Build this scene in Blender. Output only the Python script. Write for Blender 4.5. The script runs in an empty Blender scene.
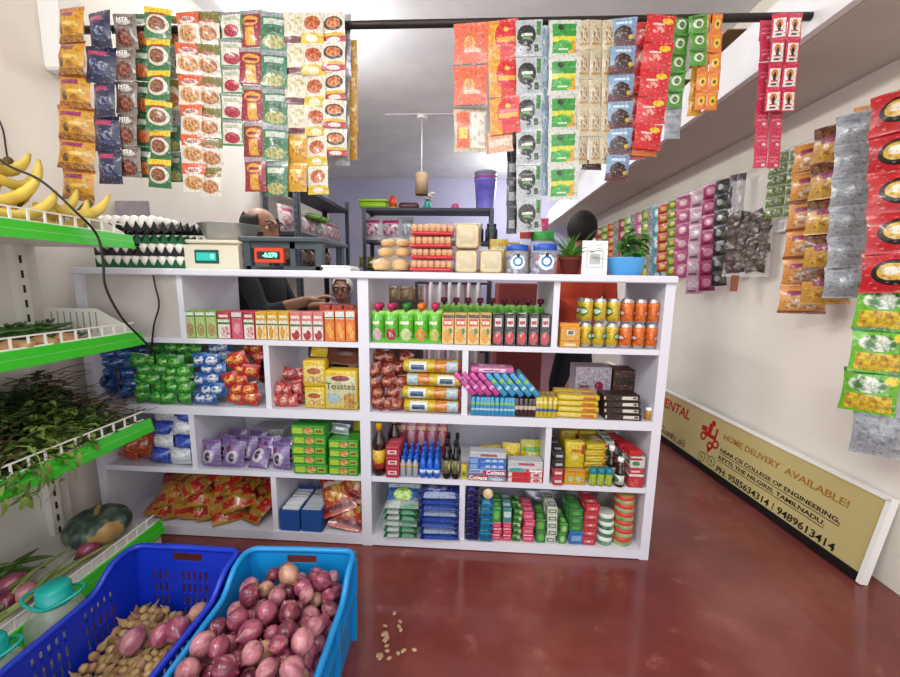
import bpy, bmesh, math, random
from mathutils import Vector, Matrix, noise
random.seed(11)
sc = bpy.context.scene
COL = sc.collection
PI = math.pi

# ------------------------------------------------------------------ camera
F = 384.15
PS, TH, RH = 0.0527, 0.1493, 0.0163
CAM = Vector((0.3975, -1.402, 1.0713))
FW = Vector((-math.sin(PS) * math.cos(TH), math.cos(PS) * math.cos(TH), -math.sin(TH)))
_r = Vector((math.cos(PS), math.sin(PS), 0)); _u = _r.cross(FW)
RT = math.cos(RH) * _r + math.sin(RH) * _u
UP = -math.sin(RH) * _r + math.cos(RH) * _u
cd = bpy.data.cameras.new('camera'); cam = bpy.data.objects.new('camera', cd); COL.objects.link(cam)
cd.sensor_width = 36.0; cd.lens = F / 900 * 36; cd.clip_start = 0.02; cd.clip_end = 100
cam.matrix_world = Matrix(((RT.x, UP.x, -FW.x, CAM.x), (RT.y, UP.y, -FW.y, CAM.y), (RT.z, UP.z, -FW.z, CAM.z), (0, 0, 0, 1)))
sc.camera = cam

# measured points of the photograph turned into room coordinates on a known plane
def ray(px, py): return FW + RT * ((px - 450) / F) - UP * ((py - 338.5) / F)
def on(ax, px, py, v):
    d = ray(px, py); return CAM + d * ((v - CAM[ax]) / d[ax])
def PX(px, py, v): return on(0, px, py, v)
def PY(px, py, v): return on(1, px, py, v)
def PZ(px, py, v): return on(2, px, py, v)

# ------------------------------------------------------------------ world, lights, exposure
w = bpy.data.worlds.new('world'); sc.world = w; w.use_nodes = True
bg = w.node_tree.nodes['Background']; bg.inputs[0].default_value = (0.93, 0.96, 1.0, 1); bg.inputs[1].default_value = 0.7
sc.view_settings.view_transform = 'Standard'; sc.view_settings.look = 'None'
sc.view_settings.gamma = 1; sc.view_settings.exposure = 0.28; sc.view_settings.use_curve_mapping = False
def area(name, loc, rot, sx, sy, power, colr):
    l = bpy.data.lights.new(name, 'AREA'); l.shape = 'RECTANGLE'; l.size = sx; l.size_y = sy; l.energy = power; l.color = colr
    o = bpy.data.objects.new(name, l); COL.objects.link(o); o.location = loc; o.rotation_euler = rot; return o
def bulb(name, loc, power, colr, r=.08):
    l = bpy.data.lights.new(name, 'POINT'); l.shadow_soft_size = r; l.energy = power; l.color = colr
    o = bpy.data.objects.new(name, l); COL.objects.link(o); o.location = loc; return o
area('ceiling_tube_light', (0.4, -1.7, 2.5), (math.radians(10), 0, 0), 1.2, 0.12, 14, (1.0, 0.97, 0.93))
area('entrance_daylight', (0.36, -3.1, 1.35), (math.radians(86), 0, 0), 3.0, 2.2, 34, (0.98, 0.98, 1.0))
area('left_wall_tube_light', (-1.13, .75, 2.33), (0, math.radians(-80), 0), .06, 1.1, 20, (1.0, 0.97, 0.92))
area('left_front_fill_light', (-1.13, -1.75, 2.25), (0, math.radians(-75), 0), .06, 1.1, 24, (1.0, 0.97, 0.92))  # unseen fill, added to brighten the near part of the right wall
area('store_room_fill_overhead', (0.3, 2.0, 2.5), (0, 0, 0), 1.2, 0.12, 14, (0.97, 0.98, 1.0))  # added overhead fill for the store room floor and walls, no fitting
bulb('store_room_fill_back', (1.0, 3.75, 2.15), 26, (0.97, 0.98, 1.0))  # invisible point fill put in to lift the ceiling and back wall
bulb('store_room_fill_front', (-.55, 1.1, 2.3), 9, (0.97, 0.98, 1.0))  # second added point fill without a lamp body, nearer the counter

# ------------------------------------------------------------------ helpers
def lin(h):
    if not isinstance(h, str): return tuple(h) + (1,) if len(h) == 3 else h
    r = [int(h[i:i + 2], 16) / 255 for i in (0, 2, 4)]
    return tuple((c / 12.92 if c <= .04045 else ((c + .055) / 1.055) ** 2.4) for c in r) + (1,)
MATS = {}
def _bsdf(name, rough, metal, coat=0):
    m = bpy.data.materials.new(name); m.use_nodes = True; nt = m.node_tree
    b = nt.nodes['Principled BSDF']; b.inputs['Roughness'].default_value = rough; b.inputs['Metallic'].default_value = metal
    b.inputs['Coat Weight'].default_value = coat; b.inputs['Coat Roughness'].default_value = .12
    return m, nt, b
def _noise(nt, vec, scale, detail=3, rough=.55):
    n = nt.nodes.new('ShaderNodeTexNoise'); n.inputs['Scale'].default_value = scale; n.inputs['Detail'].default_value = detail
    n.inputs['Roughness'].default_value = rough; nt.links.new(vec, n.inputs['Vector']); return n
def _ramp(nt, fac, stops):
    r = nt.nodes.new('ShaderNodeValToRGB'); e = r.color_ramp.elements
    while len(e) < len(stops): e.new(.5)
    for i, (p, c) in enumerate(stops): e[i].position = p; e[i].color = lin(c)
    nt.links.new(fac, r.inputs['Fac']); return r
def _bump(nt, b, vec, scale, strength, dist=.004):
    n = _noise(nt, vec, scale, 2); bp = nt.nodes.new('ShaderNodeBump'); bp.inputs['Strength'].default_value = strength; bp.inputs['Distance'].default_value = dist
    nt.links.new(n.outputs['Fac'], bp.inputs['Height']); nt.links.new(bp.outputs['Normal'], b.inputs['Normal'])
def mat(name, c1, c2=None, scale=6, rough=.5, metal=0, bump=0, bscale=60, coat=0, alpha=1, trans=0, lo=.35, hi=.65, emit=0):
    if name in MATS: return MATS[name]
    m, nt, b = _bsdf(name, rough, metal, coat)
    tc = nt.nodes.new('ShaderNodeTexCoord')
    if c2:
        n = _noise(nt, tc.outputs['Object'], scale, 4); r = _ramp(nt, n.outputs['Fac'], [(lo, c1), (hi, c2)])
        nt.links.new(r.outputs['Color'], b.inputs['Base Color'])
    else: b.inputs['Base Color'].default_value = lin(c1)
    if bump: _bump(nt, b, tc.outputs['Object'], bscale, bump)
    if trans: b.inputs['Transmission Weight'].default_value = trans; b.inputs['IOR'].default_value = 1.15
    if alpha < 1: b.inputs['Alpha'].default_value = alpha
    if emit: b.inputs['Emission Color'].default_value = lin(c1); b.inputs['Emission Strength'].default_value = emit
    MATS[name] = m; return m
def pm(name, base, layers=(), rough=.32, metal=0, bump=.25, bscale=70, coat=.25, detail=.34, k=.80):
    """printed packaging: flat shapes laid over a base colour in the face's own 0..1 coordinates (v runs up).
    ('r',u0,v0,u1,v1,c) rectangle  ('e',u,v,ru,rv,c) ellipse; c may be (c1,c2,scale) for a mottled food picture"""
    if name in MATS: return MATS[name]
    def ink(h): q = lin(h); return (q[0] * k, q[1] * k, q[2] * k, 1)
    m, nt, b = _bsdf(name, rough, metal, coat); N = nt.nodes; L = nt.links
    tc = N.new('ShaderNodeTexCoord'); uv = tc.outputs['UV']; cur = None
    for l in layers:
        kind, a0, a1, a2, a3, c = l[:6]
        if kind == 'r': cx, cy, rx, ry = (a0 + a2) / 2, (a1 + a3) / 2, abs(a2 - a0) / 2, abs(a3 - a1) / 2
        else: cx, cy, rx, ry = a0, a1, a2, a3
        ma = N.new('ShaderNodeVectorMath'); ma.operation = 'MULTIPLY_ADD'; L.new(uv, ma.inputs[0])
        ma.inputs[1].default_value = (1 / rx, 1 / ry, 0); ma.inputs[2].default_value = (-cx / rx, -cy / ry, 0)
        if kind == 'r':
            ab = N.new('ShaderNodeVectorMath'); ab.operation = 'ABSOLUTE'; L.new(ma.outputs[0], ab.inputs[0])
            sp = N.new('ShaderNodeSeparateXYZ'); L.new(ab.outputs[0], sp.inputs[0])
            mx = N.new('ShaderNodeMath'); mx.operation = 'MAXIMUM'; L.new(sp.outputs[0], mx.inputs[0]); L.new(sp.outputs[1], mx.inputs[1]); dist = mx.outputs[0]
        else:
            ln = N.new('ShaderNodeVectorMath'); ln.operation = 'LENGTH'; L.new(ma.outputs[0], ln.inputs[0]); dist = ln.outputs['Value']
        lt = N.new('ShaderNodeMath'); lt.operation = 'LESS_THAN'; L.new(dist, lt.inputs[0]); lt.inputs[1].default_value = 1.0
        mix = N.new('ShaderNodeMix'); mix.data_type = 'RGBA'; L.new(lt.outputs[0], mix.inputs[0])
        if cur is None: mix.inputs[6].default_value = ink(base)
        else: L.new(cur, mix.inputs[6])
        if isinstance(c, tuple):
            n = _noise(nt, uv, c[2], 2); r = _ramp(nt, n.outputs['Fac'], [(.42, ink(c[0])), (.58, ink(c[1]))]); L.new(r.outputs['Color'], mix.inputs[7])
        else: mix.inputs[7].default_value = ink(c)
        cur = mix.outputs[2]
    if cur is None:
        rgb = N.new('ShaderNodeRGB'); rgb.outputs[0].default_value = ink(base); cur = rgb.outputs[0]
    if detail:      # rows of fine print and small artwork
        for sx_, sy_, lo_, col_, amt in ((11, 8, .56, (.02, .015, .015, 1), detail), (9, 13, .60, (.72, .70, .64, 1), detail * .7)):
            mp = N.new('ShaderNodeVectorMath'); mp.operation = 'MULTIPLY'; L.new(uv, mp.inputs[0]); mp.inputs[1].default_value = (sx_, sy_, 0)
            n = _noise(nt, mp.outputs[0], 1.0, 1); th = N.new('ShaderNodeMapRange'); L.new(n.outputs['Fac'], th.inputs[0]); th.inputs[1].default_value = lo_; th.inputs[2].default_value = lo_ + .05; th.inputs[4].default_value = amt
            mx = N.new('ShaderNodeMix'); mx.data_type = 'RGBA'; L.new(th.outputs[0], mx.inputs[0]); L.new(cur, mx.inputs[6]); mx.inputs[7].default_value = col_; cur = mx.outputs[2]
    L.new(cur, b.inputs['Base Color'])
    if bump: _bump(nt, b, tc.outputs['Object'], bscale, bump)
    MATS[name] = m; return m

class MB:
    def __init__(s): s.v = []; s.f = []; s.m = []; s.uv = []; s.sm = []
    def add(s, vs, fs, m=0, uvs=None, smooth=False):
        o = len(s.v); s.v += [tuple(v) for v in vs]
        for i, f in enumerate(fs):
            s.f.append([o + k for k in f]); s.m.append(m if isinstance(m, int) else m[i]); s.sm.append(smooth)
            s.uv.append(uvs[i] if uvs else [(.5, .5)] * len(f))
    def box(s, c, d, m=0, front=None, rot=None):
        x, y, z = d[0] / 2, d[1] / 2, d[2] / 2; c = Vector(c)
        vs = [Vector((sx * x, sy * y, sz * z)) for sx in (-1, 1) for sy in (-1, 1) for sz in (-1, 1)]
        if rot is not None: vs = [rot @ v for v in vs]
        vs = [c + v for v in vs]
        fs = [(0, 4, 5, 1), (6, 2, 3, 7), (2, 0, 1, 3), (4, 6, 7, 5), (1, 5, 7, 3), (2, 6, 4, 0)]
        q = [(0, 0), (1, 0), (1, 1), (0, 1)]
        mm = [m] * 6
        if front is not None: mm[0] = front
        s.add(vs, fs, mm, [q] * 6)
    def lathe(s, prof, n=20, m=0, c=(0, 0, 0), smooth=True, M=None, sx=1, sy=1):
        vs = []; k = len(prof); ms = m
        for (r, z) in prof:
            for i in range(n):
                a = 2 * PI * i / n + PI / 2; p = Vector((c[0] + r * math.cos(a) * sx, c[1] + r * math.sin(a) * sy, c[2] + z))
                vs.append(M @ p if M else p)
        fs = []; uvs = []; mi = []
        z0 = prof[0][1]; zr = (prof[-1][1] - z0) or 1
        for j in range(k - 1):
            for i in range(n):
                i2 = (i + 1) % n; fs.append((j * n + i, j * n + i2, (j + 1) * n + i2, (j + 1) * n + i))
                u0, u1 = (i / n * 2) % 1.0, ((i + 1) / n * 2 - 1e-5) % 1.0
                if u1 < u0: u1 = 1.0
                va, vb = (prof[j][1] - z0) / zr, (prof[j + 1][1] - z0) / zr
                uvs.append([(u0, va), (u1, va), (u1, vb), (u0, vb)]); mi.append(ms if isinstance(ms, int) else ms[j])
        s.add(vs, fs, mi, uvs, smooth)
        for j, rev in ((0, True), (k - 1, False)):
            if prof[j][0] > 1e-4:
                ring = [j * n + i for i in range(n)]; ring = ring[::-1] if rev else ring
                o = len(s.v) - len(vs); s.f.append([o + t for t in ring]); s.m.append(mi[0] if rev else mi[-1]); s.uv.append([(.5, .5)] * n); s.sm.append(False)
    def tube(s, pts, r, n=8, m=0, closed=False, smooth=True):
        pts = [Vector(p) for p in pts]; k = len(pts); vs = []; prev = None
        for i, p in enumerate(pts):
            if closed: t = pts[(i + 1) % k] - pts[i - 1]
            else: t = pts[min(i + 1, k - 1)] - pts[max(i - 1, 0)]
            t.normalize()
            if prev is None: a = t.orthogonal().normalized()
            else: a = (prev - t * prev.dot(t)); a = a.normalized() if a.length > 1e-6 else t.orthogonal().normalized()
            prev = a; b = t.cross(a); rr = r[i] if isinstance(r, (list, tuple)) else r
            for j in range(n):
                g = 2 * PI * j / n; vs.append(p + a * (rr * math.cos(g)) + b * (rr * math.sin(g)))
        fs = []
        for i in range(k if closed else k - 1):
            i2 = (i + 1) % k
            for j in range(n): j2 = (j + 1) % n; fs.append((i * n + j, i * n + j2, i2 * n + j2, i2 * n + j))
        if not closed: fs += [tuple(range(n))[::-1], tuple((k - 1) * n + j for j in range(n))]
        s.add(vs, fs, m, None, smooth)
    def prism(s, poly, axis, a, b, m=0):
        """extrude a closed polygon (list of 2-D points) along an axis from a to b"""
        n = len(poly)
        def mk(p, t):
            return (t, p[0], p[1]) if axis == 0 else (p[0], t, p[1]) if axis == 1 else (p[0], p[1], t)
        vs = [mk(p, a) for p in poly] + [mk(p, b) for p in poly]
        fs = [tuple(range(n)), tuple(range(n, 2 * n))[::-1]] + [(i, n + i, n + (i + 1) % n, (i + 1) % n) for i in range(n)]
        s.add(vs, fs, m)
    def mesh(s, name, mats, fix=True):
        me = bpy.data.meshes.new(name); me.from_pydata(s.v, [], s.f)
        for mm in (mats if isinstance(mats, (list, tuple)) else [mats]): me.materials.append(mm)
        me.polygons.foreach_set('material_index', s.m); me.polygons.foreach_set('use_smooth', s.sm)
        ul = me.uv_layers.new(name='UVMap'); flat = [c for f in s.uv for p in f for c in p]; ul.data.foreach_set('uv', flat)
        if fix:
            bm = bmesh.new(); bm.from_mesh(me); bmesh.ops.recalc_face_normals(bm, faces=bm.faces); bm.to_mesh(me); bm.free()
        me.update(); return me

def link(name, data, parent=None, loc=(0, 0, 0), rot=(0, 0, 0), scale=None):
    o = bpy.data.objects.new(name, data); COL.objects.link(o); o.location = loc; o.rotation_euler = rot
    if scale: o.scale = scale
    if parent: o.parent = parent
    return o
def tag(o, label=None, cat=None, group=None, kind=None):
    if label: o['label'] = label
    if cat: o['category'] = cat
    if group: o['group'] = group
    if kind: o['kind'] = kind
    return o
YO = [0.0]      # shift of shelf goods towards the shelf front
def thing(name, label, cat, loc=(0, 0, 0), rot=(0, 0, 0), group=None):
    return tag(link(name, None, None, (loc[0], loc[1] + YO[0], loc[2]), rot), label, cat, group)
def solo(name, label, cat, me, loc=(0, 0, 0), rot=(0, 0, 0), group=None, scale=None):
    return tag(link(name, me, None, (loc[0], loc[1] + YO[0], loc[2]), rot, scale), label, cat, group)
def B(name, mats, *boxes):
    mb = MB()
    for c, d in boxes: mb.box(c, d)
    return mb.mesh(name, mats)
def rbox(name, d, r, mats, seg=1, front_only=True, z0=True):
    """rounded box with its base at z=0; material 0 on the -y face, 1 elsewhere (when given); each face has 0..1 coordinates"""
    bm = bmesh.new(); bmesh.ops.create_cube(bm, size=1)
    for v in bm.verts: v.co = Vector((v.co.x * d[0], v.co.y * d[1], v.co.z * d[2] + (d[2] / 2 if z0 else 0)))
    bmesh.ops.bevel(bm, geom=bm.edges[:], offset=r, segments=seg, profile=.5, affect='EDGES')
    ul = bm.loops.layers.uv.new('UVMap'); zo = d[2] / 2 if z0 else 0
    for f in bm.faces:
        n = f.normal; a = max(range(3), key=lambda i: abs(n[i]))
        for lp in f.loops:
            c = lp.vert.co; p = (c.x / d[0] + .5, c.y / d[1] + .5, (c.z - zo) / d[2] + .5)
            u, v = ((p[1], p[2]) if a == 0 else (p[0], p[2]) if a == 1 else (p[0], p[1]))
            lp[ul].uv = (u if not (a == 1 and n.y > 0) else 1 - u, v)
        f.material_index = 0 if (len(mats) == 1 or (a == 1 and n.y < -.9)) else (2 if len(mats) > 2 and a == 2 and n.z > .5 else 1)
        f.smooth = seg > 1
    me = bpy.data.meshes.new(name); bm.to_mesh(me); bm.free()
    for m in mats: me.materials.append(m)
    return me
def pouch(name, wd, h, t, mats, seed=0, nx=6, ny=8, crimp=.07, wr=.10, top=False, back=None):
    """pillow packet in the x-z plane, base at z=0 (or hanging below 0 when top), front towards -y; crimped seals"""
    rnd = random.Random(seed); ox = rnd.random() * 50; mb = MB(); V = {}; vs = []
    def pt(i, j, sgn):
        u = i / nx; v = j / ny; vv = 0 if v < crimp or v > 1 - crimp else math.sin(PI * (v - crimp) / (1 - 2 * crimp)) ** .55
        if j == 1: vv = .0
        if j == ny - 1: vv = .0
        uu = (1 - abs(2 * u - 1) ** 2.6)
        n1 = noise.noise(Vector((u * 3 + ox, v * 4, sgn * 3.1))); n2 = noise.noise(Vector((u * 7 + ox, v * 9 + 5, sgn)))
        th = t / 2 * vv * uu * (1 + wr * 2.2 * n1) + t * wr * .5 * n2 * (.4 + vv) * (1 if 0 < i < nx else .4)
        pull = 1 - .05 * vv
        return ((u - .5) * wd * pull + wd * .012 * n2, -sgn * max(th, .0004 * (1 if 0 < i < nx else 0)), (v - (1 if top else 0)) * h + h * .008 * n1)
    js = [0, crimp] + [crimp + (1 - 2 * crimp) * k / (ny - 2) for k in range(1, ny - 2)] + [1 - crimp, 1]
    for sgn, mi in ((1, 0), (-1, 1 if back else 0)):
        grid = []
        for j in range(ny + 1):
            for i in range(nx + 1):
                v = js[j]; u = i / nx
                vv = 0 if j in (0, 1, ny - 1, ny) else math.sin(PI * (v - crimp) / (1 - 2 * crimp)) ** .55
                uu = 1 - abs(2 * u - 1) ** 2.6
                n1 = noise.noise(Vector((u * 3 + ox, v * 4, sgn * 3.1))); n2 = noise.noise(Vector((u * 8 + ox, v * 9 + 5, sgn * 2.)))
                e = 1 if 0 < i < nx else 0
                th = e * (t / 2 * vv * uu * (1 + wr * 2.2 * n1) + t * wr * .45 * n2 * (.25 + vv) + t * .03)
                pull = 1 - .06 * vv
                zz = v + (.006 if j in (0, ny) and i % 2 else 0)
                grid.append(((u - .5) * wd * pull, -sgn * max(th, 0), (zz - (1 if top else 0)) * h))
        fs = []; uvs = []
        for j in range(ny):
            for i in range(nx):
                a = j * (nx + 1) + i; fs.append((a, a + 1, a + nx + 2, a + nx + 1))
                q = [(i / nx, js[j]), ((i + 1) / nx, js[j]), ((i + 1) / nx, js[j + 1]), (i / nx, js[j + 1])]
                uvs.append(q if sgn == 1 else [(1 - a_, b_) for a_, b_ in q])
        mb.add(grid, fs if sgn == 1 else [f[::-1] for f in fs], mi, uvs if sgn == 1 else [q[::-1] for q in uvs], True)
    return mb.mesh(name, mats, fix=False)
FONTS = {}
def text_mesh(s, size, m, depth=.0006, align='CENTER', bold=0.0, spacing=1.0):
    key = (s, size, m.name, depth, align, bold, spacing)
    if key in FONTS: return FONTS[key]
    cu = bpy.data.curves.new('lettering', 'FONT'); cu.body = s; cu.size = size; cu.align_x = align; cu.align_y = 'CENTER'; cu.extrude = depth
    cu.offset = bold; cu.space_character = spacing; cu.resolution_u = 3
    o = bpy.data.objects.new('lettering_tmp', cu); COL.objects.link(o)
    dg = bpy.context.evaluated_depsgraph_get(); me = bpy.data.meshes.new_from_object(o.evaluated_get(dg))
    bpy.data.objects.remove(o); bpy.data.curves.remove(cu); me.materials.clear(); me.materials.append(m); FONTS[key] = me; return me
def text(s, size, m, parent, loc, rot=(PI / 2, 0, 0), name='lettering', **k):
    return link(name, text_mesh(s, size, m, **k), parent, loc, rot)

# ------------------------------------------------------------------ common materials
WALL = mat('cream_plaster', 'e6e0d5', 'eee8de', 2.5, .85, bump=.12, bscale=25)
WHITEP = mat('white_plaster', 'dedee2', 'eaeaec', 3, .85, bump=.15, bscale=14)
LAM = mat('white_laminate', 'd8d8e3', rough=.32)
GREYLAM = mat('grey_laminate', 'b9b4ae', 'c4bfb8', 3, .5)
BLACK = mat('black_plastic', '101012', rough=.45)
DKMET = mat('dark_steel', '34363b', rough=.45, metal=.3)
GREEN = mat('green_price_strip', '2fbf1e', rough=.3, coat=.3)
WMET = mat('white_enamel', 'dcdad2', rough=.4)
WIRE = mat('white_wire', 'f0efe9', rough=.4)
CLEAR = mat('clear_film', 'ffffff', rough=.12, alpha=.22)
WHITE = mat('white_card', 'f2f2f0', rough=.5)
SILVER = mat('silver_foil', 'b9bdc6', '8f95a2', 9, .3, metal=.55, bump=.5, bscale=50)
INKW = mat('white_ink', 'f7f7f2', rough=.5)
INKK = mat('black_ink', '16140f', rough=.5)
INKR = mat('red_ink', 'b5201c', rough=.5)
# ------------------------------------------------------------------ room
WX, LX, BY, CZ, FY = 1.93, -1.2, 4.7, 2.6, -2.6
def floor_mat():
    m, nt, b = _bsdf('red_oxide_floor', .42, 0); tc = nt.nodes.new('ShaderNodeTexCoord'); v = tc.outputs['Object']
    n1 = _noise(nt, v, 2.2, 6, .62); r1 = _ramp(nt, n1.outputs['Fac'], [(.3, '602b28'), (.52, '753833'), (.72, '884e47')])
    n2 = _noise(nt, v, 9, 5, .7); r2 = _ramp(nt, n2.outputs['Fac'], [(.60, '000000'), (.78, 'ffffff')])
    mx = nt.nodes.new('ShaderNodeMix'); mx.data_type = 'RGBA'; nt.links.new(r2.outputs['Color'], mx.inputs[0]); nt.links.new(r1.outputs['Color'], mx.inputs[6]); mx.inputs[7].default_value = lin('965f54')
    nt.links.new(mx.outputs[2], b.inputs['Base Color'])
    n3 = _noise(nt, v, 5, 4); r3 = _ramp(nt, n3.outputs['Fac'], [(.3, '4a4a4a'), (.7, '8c8c8c')]); nt.links.new(r3.outputs['Color'], b.inputs['Roughness'])
    _bump(nt, b, v, 18, .12); return m
def struct(name, me, label=None, **k): return tag(link(name, me, **k), label, None, None, 'structure')
struct('floor', B('floor', floor_mat(), ((.1, .6, -.05), (4.4, 8.5, .1))), 'worn dark red oxide shop floor')
struct('wall_left', B('wall_left', WALL, ((LX - .05, -.2, CZ / 2), (.1, 4.8, CZ))), 'cream plaster wall behind the vegetable shelving')
struct('wall_left_recess', B('wall_left_recess', WALL, ((-1.55, 2.15, CZ / 2), (.6, .1, CZ)), ((-1.9, 3.45, CZ / 2), (.1, 2.7, CZ))), 'cream plaster wall of the store room recess')
struct('wall_right', B('wall_right', WALL, ((WX + .05, 1.1, CZ / 2), (.1, 7.4, CZ))), 'cream plaster wall behind the hanging snack strips')
LAV = mat('lavender_paint', 'b9b8d6', 'c3c3dd', 2, .8)
struct('wall_back', B('wall_back', LAV, ((.04, BY + .05, CZ / 2), (3.78, .1, CZ))), 'lavender painted back wall of the store room')
struct('ceiling', B('ceiling', WHITEP, ((.04, 1.1, CZ + .05), (3.98, 7.4, .1))), 'grey white plastered ceiling')
# loft slab along the right wall
LFX, LFZ = 1.50, 1.895
mb = MB(); mb.box(((LFX + WX) / 2 + .01, 1.35, LFZ + .02), (WX - LFX - .02, 6.6, .04), 0); loft = mb.mesh('loft_slab', mat('loft_plaster', 'c2bab2', 'cac2ba', 3, .85))
lo = struct('trim_2', loft, 'storage loft slab projecting from the right wall')
link('fascia', B('fascia', WHITEP, ((LFX, 1.35, LFZ + .10), (.03, 6.6, .20))), lo)
# ------------------------------------------------------------------ display counter
DEP = .36
T = .02
counter = thing('display_counter', 'white laminate shop counter with open shelves full of groceries', 'counter', (0, 0, 0))
XL, XR = -1.12, 1.115
ZS1, ZM, ZS3, ZB = .836, .565, .300, .042     # upper faces of the shelf boards
link('counter_top', rbox('counter_top', (XR - XL, DEP + .02, .026), .004, [LAM]), counter, ((XL + XR) / 2, DEP / 2 - .005, 1.074))
def board(name, x0, x1, z0, z1, y0=0, y1=DEP, m=LAM): return link(name, B(name, m, (((x0 + x1) / 2, (y0 + y1) / 2, (z0 + z1) / 2), (x1 - x0, y1 - y0, z1 - z0))), counter)
for x0, x1 in ((XL, XL + .034), (-.02, .02), (XR - .034, XR)): board('upright', x0, x1, 0.0, 1.074)
for x0, x1 in ((XL + .034, -.02), (.02, XR - .034)):
    board('shelf', x0, x1, ZS1 - .02, ZS1, .004); board('shelf', x0, x1, ZM - .035, ZM); board('shelf', x0, x1, ZS3 - .022, ZS3, .004); board('shelf', x0, x1, 0.004, ZB)
    s = -1 if x0 < 0 else 1
    for xd, za, zb in ((.705, ZS1, 1.074), (.382, ZM, ZS1 - .02), (.705, ZS3, ZM - .035), (.382, ZB, ZS3 - .022)): board('divider', s * xd - .011, s * xd + .011, za, zb, .006)
    board('back_board', x0, x1, ZB, ZB + .155, DEP - .012, DEP)
    board('back_board', x0, x1, ZS3, ZS3 + .12, DEP - .012, DEP)
board('front_panel', XL + .034, -.716, ZS1, 1.074, .012, .024, mat('aged_board', 'b9b4ac', 'c6c1ba', 5, .6))
board('back_board', XL + .034, -.62, ZM, ZS1 - .02, DEP - .012, DEP, GREYLAM)
board('back_board', XL + .034, -.716, ZS3 + .12, ZM - .035, DEP - .012, DEP, GREYLAM)
ZS1 += .0008; ZM += .0008; ZS3 += .0008; ZB += .0008   # goods stand just clear of the boards

# ------------------------------------------------------------------ vegetable gondola on the left wall
GX, GB, GY0, GY1 = -.775, -1.165, -1.75, -.09
gon = thing('gondola_shelving', 'white metal gondola shelving with bright green price strips along the left wall', 'shelving', (GB, (GY0 + GY1) / 2, 0))
def gl(v): return (v[0] - GB, v[1] - (GY0 + GY1) / 2, v[2])
link('back_panel', B('back_panel', WMET, (((0.006), 0, .60), (.012, GY1 - GY0, 1.18))), gon)
for yy in (GY1 - .07, GY1 - .95):
    up = link('upright', B('upright', WMET, ((.022, yy - (GY0 + GY1) / 2, .60), (.03, .035, 1.19))), gon)
    mb = MB()
    for k in range(21): mb.box((.0375, yy - (GY0 + GY1) / 2, .12 + k * .05), (.002, .007, .026))
    link('slot_row', mb.mesh('slot_row', BLACK), up)['kind'] = 'stuff'
link('base_plinth', B('base_plinth', WMET, (((GX - GB) / 2, 0, .03), (GX - GB - .04, GY1 - GY0, .06))), gon)
GZ = (1.165, .828, .500, .085)
for zi, z in enumerate(GZ):
    sh = link('shelf', B('shelf', WMET, (((GX - GB) / 2, 0, z + .012), (GX - GB - .012, GY1 - GY0, .02))), gon)
    rail = MB(); hh = .045
    rail.prism([(GX - GB - .014, z), (GX - GB, z - .002), (GX - GB - .012, z + hh), (GX - GB - .02, z + hh)], 1, GY0 - (GY0 + GY1) / 2, GY1 - (GY0 + GY1) / 2)
    link('price_rail', rail.mesh('price_rail', GREEN), sh)
    fn = MB(); x = GX - GB - .022
    L0, L1 = GY0 - (GY0 + GY1) / 2 + .01, GY1 - (GY0 + GY1) / 2 - .02
    fn.box((x, (L0 + L1) / 2, z + .078), (.004, L1 - L0, .004)); fn.box((x, (L0 + L1) / 2, z + .047), (.004, L1 - L0, .004))
    k = L0
    while k < L1: fn.box((x, k, z + .05), (.003, .006, .055)); k += .042
    link('wire_fence', fn.mesh('wire_fence', WIRE), sh)
    if zi in (0, 1):
        mb = MB(); ye = GY1 - (GY0 + GY1) / 2 - .012; mb.prism([(.03, z + .022), (GX - GB - .025, z + .022), (GX - GB - .025, z + .05), (GX - GB - .16, z + .125), (.03, z + .125)], 1, ye - .004, ye)
        sp = link('side_panel', mb.mesh('side_panel', WMET), sh)
        mb = MB()
        for q in range(8): mb.box((.06 + q * .024, ye - .0046, z + .075), (.0035, .001, .075))
        link('slot_row', mb.mesh('slot_row', mat('slot_grey', '8c887f')), sh)['kind'] = 'stuff'

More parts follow.
